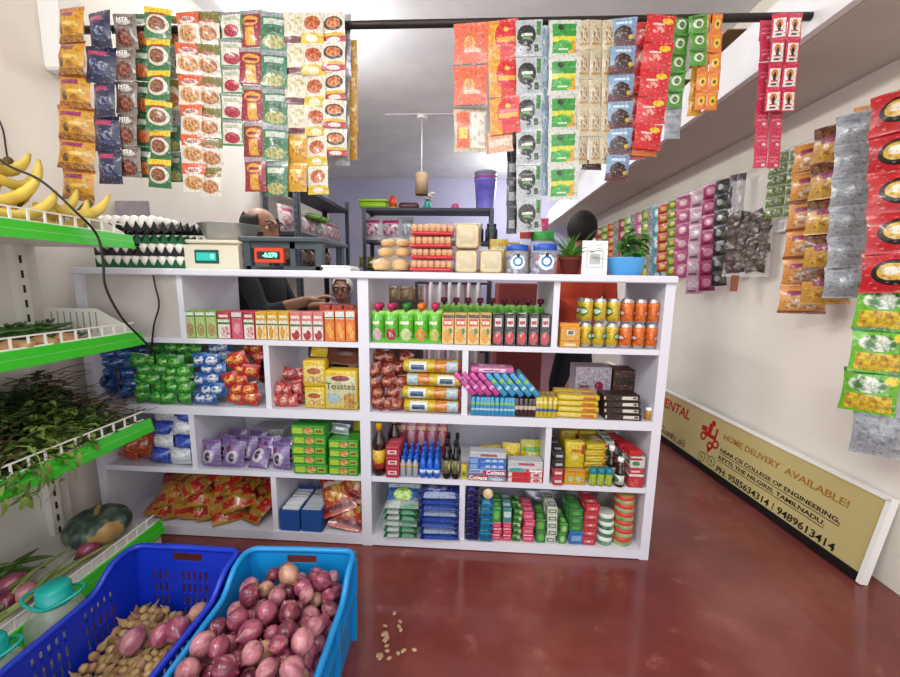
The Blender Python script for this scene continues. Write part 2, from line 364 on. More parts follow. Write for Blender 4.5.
# ------------------------------------------------------------------ leaning sign board
a0, a1 = Vector((1.838, -.072, .004)), Vector((1.838 - .08 * 2.35, 2.28, .004))
def _ban():
    CR = mat('cream_banner', 'c2b47c', rough=.42); H = .335; Ln = (a1 - a0).length
    ang = math.atan2(a1.y - a0.y, a1.x - a0.x)
    root = thing('sign_board', 'cream shop sign board with home delivery notice leaning against the right wall', 'sign', a0)
    tilt = math.radians(10)
    root.rotation_mode = 'QUATERNION'
    X = -(a1 - a0).normalized(); Z = Vector((math.sin(tilt) * .99, 0, math.cos(tilt))); Y = Z.cross(X).normalized(); Z = X.cross(Y)
    root.rotation_quaternion = Matrix((X, Y, Z)).transposed().to_quaternion()
    # local: x from far (negative) to near (0), front face -y
    link('panel', rbox('panel', (Ln, .022, H), .002, [CR, WHITE]), root, (-Ln / 2, .011, .0))
    for nm, c, d, m in (('top_frame', (-Ln / 2, .009, H - .004), (Ln, .03, .012), WHITE), ('end_frame', (-.006, .009, H / 2), (.016, .03, H), WHITE), ('base_strip', (-Ln / 2 - .006, .009, .017), (Ln - .02, .03, .034), BLACK)):
        link(nm, B(nm, m, (c, d)), root)
    GOLD = mat('gold_ink', 'a5752c', rough=.5); y = -.0008; R90 = (PI / 2, 0, 0)
    def tx(s, x0, x1, z, hgt, m, bold=.0006, spacing=1.0):
        me = text_mesh(s, 1.0, m, .0004, 'LEFT', 0.018 if bold else 0, spacing); xs = [v.co.x for v in me.vertices]; zs = [v.co.y for v in me.vertices]
        sx = (x1 - x0) / (max(xs) - min(xs)); sz = hgt / (max(zs) - min(zs))
        o = link('lettering', me, root, (x0 - min(xs) * sx, y, z - (max(zs) + min(zs)) / 2 * sz), R90, (sx, sz, 1)); return o
    def at(px, py):
        d = ray(px, py); P_ = CAM + d * ((a0 - CAM).dot(Y) / d.dot(Y)) - a0; return P_.dot(X), P_.dot(Z)
    def line(pa, pb, h, m, parts, bold=.0006):
        (xa, za), (xb, zb) = at(*pa), at(*pb); z = (za + zb) / 2
        for s_, fa, fb in parts: tx(s_, xa + (xb - xa) * fa, xa + (xb - xa) * fb, z, h, m, bold)
        return xa, xb, z
    (xe0, ze0), (xe1, ze1) = at(665.8, 401.2), at(690, 417)
    tx('DEPARTMENTAL', xe1 - (xe1 - xe0) * 2.45, xe1, (ze0 + ze1) / 2, .062, INKR)
    line((724.3, 436.3), (849.4, 505.2), .031, GOLD, [('HOME DELIVERY', 0, .535), ('AVAILABLE!', .575, 1)])
    u1 = line((720.6, 450), (840.5, 522.5), .023, INKK, [('NEAR CSI COLLEGE OF ENGINEERING,', 0, 1)])
    u2 = line((718.7, 457.4), (825, 524), .023, INKK, [('KETTI, THE NILGIRIS, TAMILNADU.', 0, 1)])
    line((716.3, 469.1), (835.3, 547.4), .034, INKK, [('PH: 9585634314', 0, .53), ('|', .562, .568), ('9489613414', .60, 1)])
    (xt0, zt0), (xt1, zt1) = at(661, 428), at(684.5, 445.7)
    tx('டிபார்ட்மெண்டல்', xt1 - (xt1 - xt0) * 2.2, xt1, (zt0 + zt1) / 2, .06, INKK, 0)
    for x0, x1, z in (u1, u2): link('underline', B('underline', INKK, (((x0 + x1) / 2, y, z - .017), (x1 - x0, .0008, .003))), root)
    # scooter rider, map pin, message and phone icons
    mb = MB(); (cx, cz) = at(711.2, 432.6); (pxp, pzp) = at(709.8, 445.7); ph = [at(701.4, 456.5), at(711.2, 461.2)]
    def disc(m_, x, z, r, r2=0, n=20):
        vs = []; fs = []
        for i in range(n):
            a = 2 * PI * i / n; vs += [(x + r * math.cos(a), y, z + r * math.sin(a)), (x + r2 * math.cos(a), y, z + r2 * math.sin(a))]
        for i in range(n): k = (i + 1) % n; fs.append((2 * i, 2 * i + 1, 2 * k + 1, 2 * k) if r2 else (2 * i, 2 * i + 1, 2 * k))
        m_.add(vs, [tuple(dict.fromkeys(f)) for f in fs])
    disc(mb, cx - .05, cz - .04, .026, .013); disc(mb, cx + .055, cz - .05, .026, .013); disc(mb, cx, cz + .055, .017)
    mb.box((cx, y, cz - .02), (.09, .0008, .022)); mb.box((cx - .012, y, cz + .018), (.03, .0008, .06)); mb.box((cx - .055, y, cz + .005), (.045, .0008, .03)); mb.box((cx + .04, y, cz + .0), (.014, .0008, .075))
    link('scooter_icon', mb.mesh('scooter_icon', INKR), root)
    mb = MB(); px_, pz = pxp, pzp; disc(mb, px_, pz, .024, .010); mb.add([(px_ - .018, y, pz - .014), (px_ + .018, y, pz - .014), (px_, y, pz - .048)], [(0, 1, 2)]); link('map_pin_icon', mb.mesh('map_pin_icon', INKR), root)
    link('underline', B('underline', INKR, ((px_, y, pzp - .055), (.06, .0008, .004))), root)
    for xx, zx in ph:
        mb = MB(); disc(mb, xx, zx, .030, .024); mb.box((xx, y, zx), (.022, .0008, .009), rot=Matrix.Rotation(.8, 3, 'Y')); link('phone_icon', mb.mesh('phone_icon', mat('olive_ink', '5d7a3a')), root)
_ban()
# ------------------------------------------------------------------ rod and hanging strips
ROD_Y = .06
r0, r1 = PY(60, 28, ROD_Y), PY(779, 16, ROD_Y)
mb = MB(); mb.tube([(-1.10, ROD_Y, 1.945), (LFX - .015, ROD_Y, 1.945)], .013, 12)
solo('hanging_rod', 'dark metal rod spanning the shop above the counter', 'rod', mb.mesh('hanging_rod', mat('brown_steel', '2e2723', rough=.4, metal=.4)))
PCACHE = {}
HX = 1.86
def packet_mesh(wd, h, t, ms, seed, back):
    k = (round(wd, 3), round(h, 3), round(t, 4), ms.name, seed % 3, back.name if back else None)
    if k not in PCACHE: PCACHE[k] = pouch('packet', wd, h, t, [ms] + ([back] if back else []), seed % 3 + hash(ms.name) % 7 if 0 else seed % 3, 6, 8, top=True, back=back, wr=.2)
    return PCACHE[k]
def strip(label, cat, group, span, n, wpx, mats, Y=None, X=None, yaw=0, thick=.2, cols=1, gap=.0, name='sachet_strip', back=None, twist=.05, bow=0, lab=None, hook=False):
    """one strip of joined packets hanging from its top; span = top and bottom centre"""
    if X is None: a, b = PY(span[0], span[1], Y), PY(span[2], span[3], Y)
    else: a, b = PX(span[0], span[1], X), PX(span[2], span[3], X)
    b = Vector((b.x, b.y, b.z))
    root = thing(name, label, cat, a, (0, 0, yaw), group)
    dep = (a - CAM).dot(FW); wd = wpx / F * dep * (1.15 if X is None else 1.06)
    d = b - a; Ln = d.length; h = Ln / n; rnd = random.Random(label)
    dl = Matrix.Rotation(-yaw, 3, 'Z') @ d
    for i in range(n):
        ms = mats[i % len(mats)]
        for c in range(cols):
            wc = wd / cols
            o = link('packet', packet_mesh(wc * .985, h * (1 + gap) * (1.07 if name == 'chip_strip' else 1), wc * thick, ms, i + c, back), root)
            o.location = (dl.x * i / n + (c - (cols - 1) / 2) * wc, dl.y * i / n - .002 * (i % 2), dl.z * i / n)
            o.rotation_euler = ((rnd.uniform(-.06, .06) if name != 'chip_strip' else rnd.uniform(-.16, -.0)), -dl.x / Ln * .9 + rnd.uniform(-1, 1) * twist * .4, rnd.uniform(-1, 1) * twist * (3 if name != 'chip_strip' else 5))
            if lab and i < n:
                tt, sz, ml, zz = lab
                text(tt, wc * sz, ml, o, (0, -wc * thick * .62, -h * zz), name='lettering')
    if hook or X is not None:
        v = Matrix.Rotation(-yaw, 3, 'Z') @ Vector((HX + .01 - a.x, 0, 0)); zr = 1.745 - .075 * min(1, max(0, (a.y + .25) / .65)) if a.y < .4 else 1.712
        mb = MB(); mb.tube([(0, 0, -.006), v * .5 + Vector((0, 0, .01)), v + Vector((0, 0, zr - a.z))], .0016, 6); link('hanger', mb.mesh('hanger', WIRE), root)
    return root
FOODR = ('b8361f', 'e08a3a', 9); FOODB = ('5a2e1c', 'a8622e', 9); FOODG = ('7c9a3a', 'c8b45a', 9)
M_ = {}
def S(k, *a, **kw): M_[k] = pm('print_' + k, *a, **kw); return M_[k]
S('chips_yellow', 'e0a21c', [('r', 0, .86, 1, 1, 'd07a22'), ('r', 0, 0, 1, .16, ('7a3c22', 'c98a2c', 8)), ('r', .10, .66, .72, .8, 'a02a62'), ('r', .12, .30, .3, .52, 'c88410'), ('r', .4, .4, .9, .5, 'f0cf6a'), ('e', .3, .3, .1, .12, '6e4a10'), ('e', .62, .26, .12, .1, 'b98018')])
S('chips_navy', '1f2950', [('r', .12, .72, .75, .86, 'c8306e'), ('e', .35, .5, .13, .13, ('2b3a6e', '8fa3c8', 6)), ('e', .65, .42, .16, .12, ('1b2244', '8fa0c6', 6)), ('r', .3, .2, .8, .28, '40527e')])
S('mtr_grey', '85786f', [('r', .14, .62, .86, .9, '6b5a52'), ('e', .5, .76, .3, .1, 'd8cfc6'), ('e', .5, .3, .38, .25, ('4a1f1a', '8c4a38', 9)), ('e', .5, .3, .2, .13, ('6b2a1c', 'b5684a', 12))])
S('green_bowl', '2f7a44', [('r', 0, .8, 1, 1, 'f0d21a'), ('e', .5, .45, .44, .3, 'e8e2d2'), ('e', .5, .45, .33, .22, ('6b3a20', 'a8683a', 10)), ('r', .2, .74, .8, .82, 'a83a28'), ('r', 0, 0, 1, .08, '2f7a44')])
S('green_dark', '24643c', [('r', .1, .66, .9, .84, 'cfd8c8'), ('e', .5, .3, .34, .2, FOODR)])
S('aachi_orange', 'ece6da', [('r', 0, .62, 1, 1, 'e2602a'), ('e', .5, .74, .36, .12, 'f4efe6'), ('e', .5, .32, .42, .24, 'd9a86a'), ('e', .5, .31, .36, .19, ('b5602a', 'e6c084', 9))])
S('olive_white', 'e6e0d2', [('r', 0, .68, 1, 1, '7d7426'), ('e', .5, .66, .3, .09, 'e6e0d2'), ('e', .5, .33, .4, .22, ('a8502c', 'd8a868', 9))])
S('beet', '4e8a4a', [('r', .08, .08, .92, .9, 'e4e0d2'), ('e', .52, .3, .34, .2, 'b0143c'), ('r', .2, .66, .8, .8, 'b9c2a8'), ('r', 0, .9, 1, 1, '8a8f92')])
S('red_gold', '9c2036', [('r', 0, .88, 1, 1, 'a6a2a2'), ('r', .3, .06, .7, .5, ('d8932c', 'f0bf4a', 7)), ('e', .5, .68, .36, .14, 'e2a23a'), ('r', .24, .62, .76, .7, '8a1a2c')])
S('green_silver', '3d7f5c', [('r', 0, .86, 1, 1, '9aa2a6'), ('r', .12, .64, .88, .8, 'cfd6cc'), ('r', .25, .42, .75, .56, '1f5c3c'), ('e', .5, .2, .42, .16, ('8a9a4a', 'd2c68a', 9))])
S('beige_root', 'e6dfc8', [('r', .0, 0, 1, .2, '6b2030'), ('e', .45, .5, .34, .2, ('cfc39a', 'f0ead2', 8)), ('e', .7, .72, .2, .12, ('bfae7a', 'e8deb8', 8))])
S('yellow_sachet', 'd9a021', [('r', .12, .3, .88, .62, ('b9701a', 'e8bc3a', 8)), ('r', .2, .66, .8, .78, 'f0d884')])
S('yellow_food', 'e2dcc8', [('r', 0, 0, 1, .3, 'e0bf1c'), ('e', .5, .14, .24, .1, 'efe8cc'), ('e', .52, .62, .36, .24, ('9c3a18', 'd8763a', 9))])
S('red_bowl', 'e8e2d4', [('r', 0, .0, 1, .2, 'c0223c'), ('e', .5, .1, .26, .07, 'efe6da'), ('r', 0, .2, 1, .3, 'e0b81c'), ('e', .5, .6, .42, .24, '3a2a24'), ('e', .5, .62, .32, .17, ('b54a22', 'e09a5a', 9))])
S('salmon', 'ee6e4e', [('e', .45, .5, .16, .2, 'e8b84a'), ('e', .45, .5, .1, .13, 'f2876a'), ('r', .3, .3, .8, .4, 'f6b49a'), ('r', 0, 0, 1, .06, '5a4038')])
S('sun_red', 'e03a28', [('r', 0, 0, .4, 1, ('e88a1c', 'f2b62a', 5)), ('e', .6, .56, .36, .4, 'dc2028'), ('r', .3, .42, .95, .54, 'f0a81c'), ('e', .62, .74, .08, .06, 'f2cf4a')])
S('black_disc', 'bcc2c6', [('e', .4, .55, .36, .3, '22261f'), ('r', .2, .52, .62, .6, 'dfe4dc'), ('r', .25, .44, .55, .5, '6aa83a'), ('r', .78, .55, .95, .95, '4a8a4a'), ('r', .7, .12, .86, .3, '3a5a34')])
S('paleblue', 'a8c6dc', [('e', .5, .5, .4, .3, ('7fb0d6', 'dce8f0', 6))])
S('green_label', 'd4d6cc', [('r', .1, .12, .86, .9, '2f9a35'), ('r', .6, .12, .86, .5, 'e8a81c'), ('r', .1, .42, .86, .56, 'e0d82a'), ('e', .45, .3, .3, .16, '3fae3c'), ('e', .38, .8, .1, .08, '18301c'), ('r', .3, .2, .6, .24, 'e6efd8')])
S('cream_multi', 'c9bd9c', [('e', .5, .5, .36, .3, ('94662e', 'dcd2b8', 7)), ('r', .2, .14, .8, .22, 'b8862c')])
S('choc', '84a4c6', [('r', 0, 0, 1, .3, '5c1f26'), ('e', .5, .42, .36, .26, '3a1a14'), ('r', .2, .76, .8, .86, 'dfe8f0'), ('r', .42, .5, .58, .7, '3a1a14'), ('e', .8, .3, .1, .08, 'd8b02a')])
S('red_sachet', 'd8202a', [('e', .72, .76, .2, .12, 'f0c81c'), ('e', .4, .42, .2, .14, ('f0b0a0', 'd8202a', 5)), ('r', .2, .58, .6, .66, 'f2d0c8')])
S('orange_sachet', 'e8791f', [('r', .1, .3, .9, .6, 'd8402a')])
S('green_sachet', '4f9a2a', [('e', .5, .46, .28, .26, 'e6ead2'), ('e', .52, .44, .16, .16, '3a7a26'), ('r', .15, .76, .85, .9, '2c5a1c')])
S('orange_face', 'e67a1e', [('e', .5, .48, .3, .26, 'f0cc2a'), ('e', .5, .46, .14, .1, '4a2a10'), ('r', .2, .8, .8, .9, 'f2a63a')])
S('pink_white', 'd8294e', [('r', .12, .06, .92, .8, 'f4f0ea'), ('e', .5, .58, .24, .18, 'e88a2a'), ('e', .5, .46, .12, .18, '2a1a18'), ('r', .3, .12, .7, .2, '5a4a48'), ('r', .25, .26, .75, .32, 'd8294e')])
S('pink_back', 'd23056', [('r', .15, .3, .85, .36, 'e88aa0'), ('r', .15, .5, .85, .54, 'e88aa0'), ('r', .6, .08, .85, .2, 'f0d8dc')])
S('chips_orange', 'e2994a', [('r', .16, .6, .84, .76, '9c2a5a'), ('e', .35, .3, .16, .16, ('e8d8c0', 'c9803a', 6)), ('e', .66, .28, .16, .14, ('efe2cc', 'c9803a', 6)), ('r', 0, 0, 1, .1, '8a4a20')])
S('chips_brown', 'd09a3c', [('r', 0, .62, 1, 1, ('4a2414', '8a5228', 7)), ('r', .2, .5, .86, .64, '9c2a6a'), ('e', .4, .26, .2, .14, ('e8c04a', 'a86a20', 6))])
S('foil_grey', 'a4a8b0', [('r', .12, .3, .88, .5, '8c929c'), ('r', .12, .6, .5, .8, '969ca6')], rough=.4, metal=.25, bump=.5)
S('chips_red', 'c9202a', [('e', .5, .48, .36, .3, '1a1212'), ('e', .46, .5, .24, .2, 'e0b43a'), ('e', .44, .52, .15, .1, 'f2e8d0'), ('r', .55, .3, .85, .4, ('c87a2a', 'efc05a', 6))])
S('chips_green', '6cbf2c', [('r', .08, .06, .92, .44, ('c89a1a', 'f2d444', 7)), ('e', .45, .66, .36, .18, ('e8efe0', '3a7a30', 5)), ('r', 0, .9, 1, 1, '2f7f2a'), ('e', .85, .78, .12, .1, 'f0d81c')])
S('wall_pink', 'd85a94', [('e', .5, .5, .26, .26, 'efd0dc'), ('r', 0, .86, 1, 1, 'a83a6e')])
S('wall_palepink', 'e2b9cf', [('r', .1, .4, .9, .7, 'efdfe8'), ('r', .1, .1, .6, .24, '8a6a7e')])
S('wall_magenta', 'b8226e', [('e', .5, .55, .3, .26, 'e08ab0'), ('r', .1, .08, .9, .2, '6e1242')])
S('wall_black', '24222a', [('e', .4, .5, .2, .2, 'a8aab2'), ('r', .55, .2, .9, .5, '5a6a40')])
S('wall_purple', '2e2336', [('e', .5, .5, .24, .24, '8a7a9c'), ('r', .1, .8, .9, .9, '5a4a6a')])
S('wall_brown', '54433a', [('e', .5, .5, .34, .3, ('3a2c26', '8a7868', 8))])
S('wall_greensilver', '6d8a3e', [('e', .5, .5, .36, .3, ('2e4a1e', 'c4c8a8', 6)), ('r', 0, .86, 1, 1, 'aab0a8')])
S('wall_orange', 'd8562a', [('e', .5, .5, .3, .28, 'e8b04a'), ('r', 0, 0, 1, .2, 'a8301c')])
S('wall_greenyellow', '6a9a2a', [('e', .5, .5, .28, .26, 'e6d23a')])
S('wall_red', 'c02c34', [('e', .5, .5, .28, .26, 'e8c0a8'), ('r', 0, .8, 1, 1, '7a1a20')])
S('wall_lime', '8fc22c', [('e', .5, .5, .3, .24, 'dcecac'), ('r', 0, 0, 1, .2, '4a7a1c')])
S('wall_teal', '3aa0b4', [('e', .5, .5, .3, .24, 'd0ecf0')])
S('wall_grey', '9a9a9c', [('e', .5, .5, .34, .3, ('5a5a60', 'd6d6d8', 7))])

gL, gR, gW = 'strips on the rod left of the store room view', 'strips on the rod right of the store room view', 'strips along the right wall'
m = M_
strip('strip of yellow chip packets, outermost on the rod beside the left wall', 'chip strip', gL, (72, 8, 81, 199), 6, 31, [m['chips_yellow']], .02, thick=.34, name='chip_strip')
strip('strip of navy blue chip packets beside the yellow chip strip', 'chip strip', gL, (99, 12, 112, 182), 5, 27, [m['chips_navy']], .025, thick=.34, name='chip_strip')
strip('grey brown spice sachet strip beside the navy chip strip', 'sachet strip', gL, (124, 14, 130, 177), 5, 22, [m['mtr_grey']], .03, lab=('MTR', .26, INKW, .22))
strip('dark green sachet strip half hidden behind yellow banded sachets', 'sachet strip', gL, (142, 14, 146, 178), 5, 18, [m['green_dark']], .06)
strip('green sachet strip with yellow bands and curry bowls', 'sachet strip', gL, (158, 8, 160, 188), 6, 24, [m['green_bowl']], .025)
strip('short muted sachet strip between yellow banded and orange headed sachets', 'sachet strip', gL, (173, 16, 173, 140), 4, 16, [m['olive_white'], m['wall_grey']], .075)
strip('small green sachet strip peeking out under the muted one', 'sachet strip', gL, (172, 122, 176, 182), 2, 15, [m['green_silver']], .07)
strip('orange headed white masala sachet strip', 'sachet strip', gL, (187, 12, 195, 192), 6, 23, [m['aachi_orange']], .025, lab=('Aachi', .23, INKR, .24))
strip('olive headed white masala sachet strip', 'sachet strip', gL, (207, 12, 212, 197), 6, 22, [m['olive_white']], .03, lab=('Aachi', .20, INKR, .30))
strip('narrow green sachet strip behind beetroot sachets', 'sachet strip', gL, (219, 12, 222, 140), 5, 13, [m['green_dark']], .07)
strip('white and green sachet strip with beetroot pictures', 'sachet strip', gL, (231, 12, 233, 146), 5, 23, [m['beet']], .03)
strip('dark red and gold sachet strip with grey seals', 'sachet strip', gL, (251, 10, 256, 192), 5, 23, [m['red_gold']], .03)
strip('green sachet strip with silver grey seals', 'sachet strip', gL, (274, 12, 277, 196), 5, 24, [m['green_silver']], .025)
strip('beige garlic sachet strip ending in plain yellow sachets', 'sachet strip', gL, (295, 12, 297, 192), 6, 21, [m['beige_root']] * 4 + [m['yellow_sachet']] * 2, .03)
strip('white and yellow sachet strip with red curry pictures', 'sachet strip', gL, (312, 12, 319, 195), 6, 21, [m['yellow_food']], .025)
strip('white sachet strip with dark bowls and crimson bands', 'sachet strip', gL, (333, 12, 336, 156), 5, 22, [m['red_bowl']], .025)
strip('silver backed sachet strip behind the crimson banded bowls', 'sachet strip', gL, (342, 14, 341, 166), 5, 17, [m['foil_grey'], SILVER], .075)
strip('narrow golden sachet strip at the inner end of the spice strips', 'sachet strip', gL, (351, 40, 352, 160), 4, 11, [m['yellow_sachet']], .09)

rc = pm('print_clear_card', 'c9b99c', [('r', .08, .1, .46, .9, 'e0643e'), ('r', .5, .1, .94, .9, 'eee6da'), ('r', .14, .3, .4, .55, 'd8c84a')])
strip('salmon coloured sachet strip with a lamp emblem', 'sachet strip', gR, (471, 23, 470, 108), 2, 31, [m['salmon']], .03, thick=.1)
strip('pair of small cards in clear film below salmon sachets', 'sachet strip', gR, (470, 108, 471, 153), 1, 30, [rc], .035, thick=.08)
strip('red and yellow sunflower sachet strip', 'sachet strip', gR, (502, 20, 505, 134), 3, 28, [m['sun_red']], .03, thick=.1)
strip('pale peach sachet under the sunflower strip', 'sachet strip', gR, (499, 132, 500, 153), 1, 24, [pm('print_peach', 'e6b090', [('r', .1, .3, .9, .6, 'efd0bc')])], .04, thick=.1)
strip('thin black sachet strip hanging lowest behind sunflower sachets', 'sachet strip', gR, (512, 60, 512, 234), 6, 10, [pm('print_black', '1a1a1c', [('r', .2, .2, .8, .5, 'a8a8a8')])], .09)
strip('white sachet strip with big black discs', 'sachet strip', gR, (529, 20, 529, 232), 6, 24, [m['black_disc']], .025, lab=('5', .42, INKK, .78))
strip('thin pale blue sachet strip beside the green label strip', 'sachet strip', gR, (545, 20, 546, 196), 6, 10, [m['paleblue']], .06)
strip('white sachet strip with large green and yellow labels', 'sachet strip', gR, (565, 20, 563, 200), 5, 29, [m['green_label']], .025, thick=.07)
strip('cream strip of small triple sachets', 'sachet strip', gR, (596, 20, 594, 164), 5, 32, [m['cream_multi']], .03, cols=3)
strip('dark small pack hanging below the cream sachets', 'sachet strip', gR, (592, 160, 591, 170), 1, 18, [m['wall_brown']], .06)
strip('pale blue and brown chocolate sachet strip', 'sachet strip', gR, (624, 18, 617, 181), 6, 23, [m['choc']], .025)
strip('red sachet strip with yellow price bursts', 'sachet strip', gR, (662, 15, 646, 150), 5, 27, [m['red_sachet']], .02, thick=.12)
strip('narrow red sachet strip behind the price burst sachets', 'sachet strip', gR, (645, 22, 636, 160), 6, 15, [m['red_sachet'], m['wall_red']], .05)
strip('single orange sachet at the foot of the red strip', 'sachet strip', gR, (645, 143, 644, 156), 1, 24, [m['orange_sachet']], .035)
strip('green round print sachet strip beside red sachets', 'sachet strip', gR, (682, 15, 673, 108), 5, 16, [m['green_sachet']], .05)
strip('clear empty sachet pair below green sachets', 'sachet strip', gR, (674, 108, 671, 139), 2, 14, [m['foil_grey']], .055)
strip('short green sachet strip of three next to orange faces', 'sachet strip', gR, (698, 15, 698, 66), 3, 16, [m['green_sachet']], .03)
strip('orange sachet strip with yellow smiling faces', 'sachet strip', gR, (712, 14, 706, 110), 5, 20, [m['orange_face']], .04, cols=2)
strip('mustard sachet strip behind smiling faces', 'sachet strip', gR, (699, 62, 694, 116), 3, 12, [m['yellow_sachet']], .07)
strip('red sachet sheet with paired white labels at the loft end of the rod', 'sachet strip', gR, (788, 13, 779, 112), 4, 26, [m['pink_white']], .03, cols=2, thick=.08)
strip('plain pink sachet sheet showing its back behind white labels', 'sachet strip', gR, (774, 18, 767, 168), 7, 24, [m['pink_back']], .055, cols=2, thick=.08)

# rope and strips on the right wall
mb = MB(); mb.tube([(HX + .01, -.25, 1.745), (HX + .01, .4, 1.715), (HX + .01, 1.5, 1.705), (HX + .01, 4.6, 1.715)], .004, 6)
solo('hanging_line', 'thin line along the right wall carrying the snack strips', 'line', mb.mesh('hanging_line', WIRE))
wy = math.radians(-62)
seq = ['wall_red', 'wall_lime', 'wall_orange', 'wall_grey', 'wall_red', 'wall_lime', 'wall_grey', 'wall_pink', 'wall_greenyellow', 'wall_grey', 'wall_teal']
desc = ['red', 'lime green', 'rusty orange', 'grey mottled', 'crimson', 'bright lime', 'pale grey', 'rose pink', 'green and yellow', 'silvery grey', 'teal and white']
beside = ['deepest along the wall', 'next after the deepest red strip', 'third after the deepest strip', 'behind the potted plants', 'above the blue planter rim', 'above the blue planter', 'behind the planter leaves', 'past the planter leaves', 'by the planter edge', 'just past the planter', 'between grey and orange strips']
for i in range(11):
    px = 600 + i * 5.7; tp = 228 - i * 2.3; bt = 262 + i * 2.2
    strip('%s sachet strip on the right wall, %s' % (desc[i], beside[i]), 'sachet strip', gW, (px, tp, px - 1, bt), 4 + i % 3, 8.5, [m[seq[i]]], X=HX - .02, yaw=math.radians(-50), thick=.12)
def wl(label, px, tp, bx, bt, n, wpx, mt, yaw=-50, **k):
    return strip(label, k.pop('cat', 'sachet strip'), gW, (px, tp, bx, bt), n, wpx, mt, X=k.pop('X', HX - .02), yaw=math.radians(yaw), **k)
wl('orange red sachet strip on the right wall beside a green yellow one', 664, 204, 662, 272, 7, 11, [m['wall_orange']])
wl('green and yellow sachet strip on the right wall beside orange red one', 673, 200, 671, 276, 8, 9, [m['wall_greenyellow']])
wl('rose pink sachet strip on the right wall beside a pale pink one', 684, 196, 681, 278, 6, 14, [m['wall_pink']])
wl('long pale pink sachet strip on the right wall', 699, 190, 694, 294, 6, 15, [m['wall_palepink']])
wl('deep magenta sachet strip on the right wall', 711, 184, 706, 291, 7, 14, [m['wall_magenta']])
wl('black and white sachet strip on the right wall', 723, 179, 718, 286, 7, 13, [m['wall_black']])
wl('black and purple sachet strip on the right wall beside a brown bag', 738, 174, 730, 274, 6, 14, [m['wall_purple']], cols=2)
wl('green and silver sachet sheet above the white wall switch', 790, 150, 783, 217, 6, 30, [m['wall_greensilver']], cols=2)
wl('strip of orange chip packets on the right wall', 819, 141, 801, 312, 6, 36, [m['chips_orange']], -42, X=1.80, thick=.34, name='chip_strip', cat='chip strip')
wl('strip of brown and yellow chip packets on the right wall', 840, 123, 824, 302, 5, 37, [m['chips_brown']], -42, X=1.775, thick=.34, name='chip_strip', cat='chip strip')
wl('strip of chip packets showing plain silver backs', 861, 111, 846, 296, 6, 34, [m['foil_grey']], -42, X=1.76, thick=.34, name='chip_strip', cat='chip strip')
wl('orange chip strip mostly hidden behind red chip packets', 873, 104, 872, 190, 2, 26, [m['chips_orange']], -42, X=1.80, thick=.2, name='chip_strip', cat='chip strip')
wl('strip of red and black chip packets', 906, 88, 894, 290, 5, 46, [m['chips_red']], -40, X=1.70, thick=.34, name='chip_strip', cat='chip strip')
wl('strip of green chip packets with yellow crisps below red packets', 888, 285, 866, 410, 3, 40, [m['chips_green']], -36, X=1.72, thick=.34, name='chip_strip', cat='chip strip')
wl('crumpled silver backed chip packets hanging lowest near the sign board', 893, 330, 873, 452, 3, 36, [m['foil_grey'], SILVER], -36, X=1.77, thick=.2, name='chip_strip', cat='chip strip')
# clear bag of brown sachets
bt = thing('sachet_bag', 'clear hanging bag filled with small brown sachets on the right wall', 'bag', PX(757, 178, HX - .04), (0, 0, math.radians(-48)), gW)
h = PX(757, 178, HX - .04).z - PX(750, 277, HX - .04).z
link('bag_film', pouch('bag_film', .20, h, .02, [CLEAR], 3, 8, 10, top=True), bt)
pk = pouch('sachet', .05, .042, .012, [m['wall_brown']], 2, 4, 5, top=True); rnd = random.Random(4)
for r in range(12):
    for c in range(4): link('sachet', pk, bt, ((c - 1.5) * .045 + rnd.uniform(-.006, .006), -.014 + rnd.uniform(-.003, .0), -.16 - r * (h - .2) / 12), (rnd.uniform(-.3, .3), rnd.uniform(-.5, .5), rnd.uniform(-.5, .5)))
link('card_tag', rbox('card_tag', (.035, .003, .085), .001, [mat('tag_brown', '8a4a30')]), bt, (-.04, 0, -h - .075))
# white switch boxes on the walls
o = solo('wall_switch', 'small white switch box on the right wall under green silver sachets', 'switch', rbox('wall_switch', (.03, .11, .06), .006, [WHITE]), PX(784, 232, WX - .015))
link('rocker', B('rocker', mat('switch_grey', 'c9c9c6'), ((-.017, 0, .03), (.006, .03, .03))), o)
a = PX(55, 40, LX + .04)
o = solo('meter_box', 'white electrical box on the left wall behind yellow chip packets', 'box', rbox('meter_box', (.08, .10, .34), .008, [WHITE]), (LX + .041, a.y + .03, 1.66 + .16))
link('cover', rbox('cover', (.012, .08, .30), .004, [WMET]), o, (.045, 0, .02))
# ------------------------------------------------------------------ groceries in the counter
YO[0] = -.022
def gx(px, py, Y=.008): return PY(px, py, Y).x
def gz(px, py, Y=.008): return PY(px, py, Y).z
def fit(px0, px1, pyt, z, Y=.008, gap=.0028):
    """centre x, width and height of something standing on z whose outline was measured in the photograph"""
    pyb = pyt + 20; xa, xb = gx(px0, pyb, Y), gx(px1, pyb, Y); return (xa + xb) / 2, xb - xa - gap, gz((px0 + px1) / 2, pyt, Y) - z
def put(name, label, cat, me, loc, rz=0, group=None, rot=None, rest=True):
    if rot and rest:     # a tilted thing rests on its lowest point
        from mathutils import Euler
        R_ = Euler(rot).to_matrix(); loc = (loc[0], loc[1], loc[2] - min((R_ @ v.co).z for v in me.vertices) + .0005)
    return solo(name, label, cat, me, loc, rot or (0, 0, rz), group)
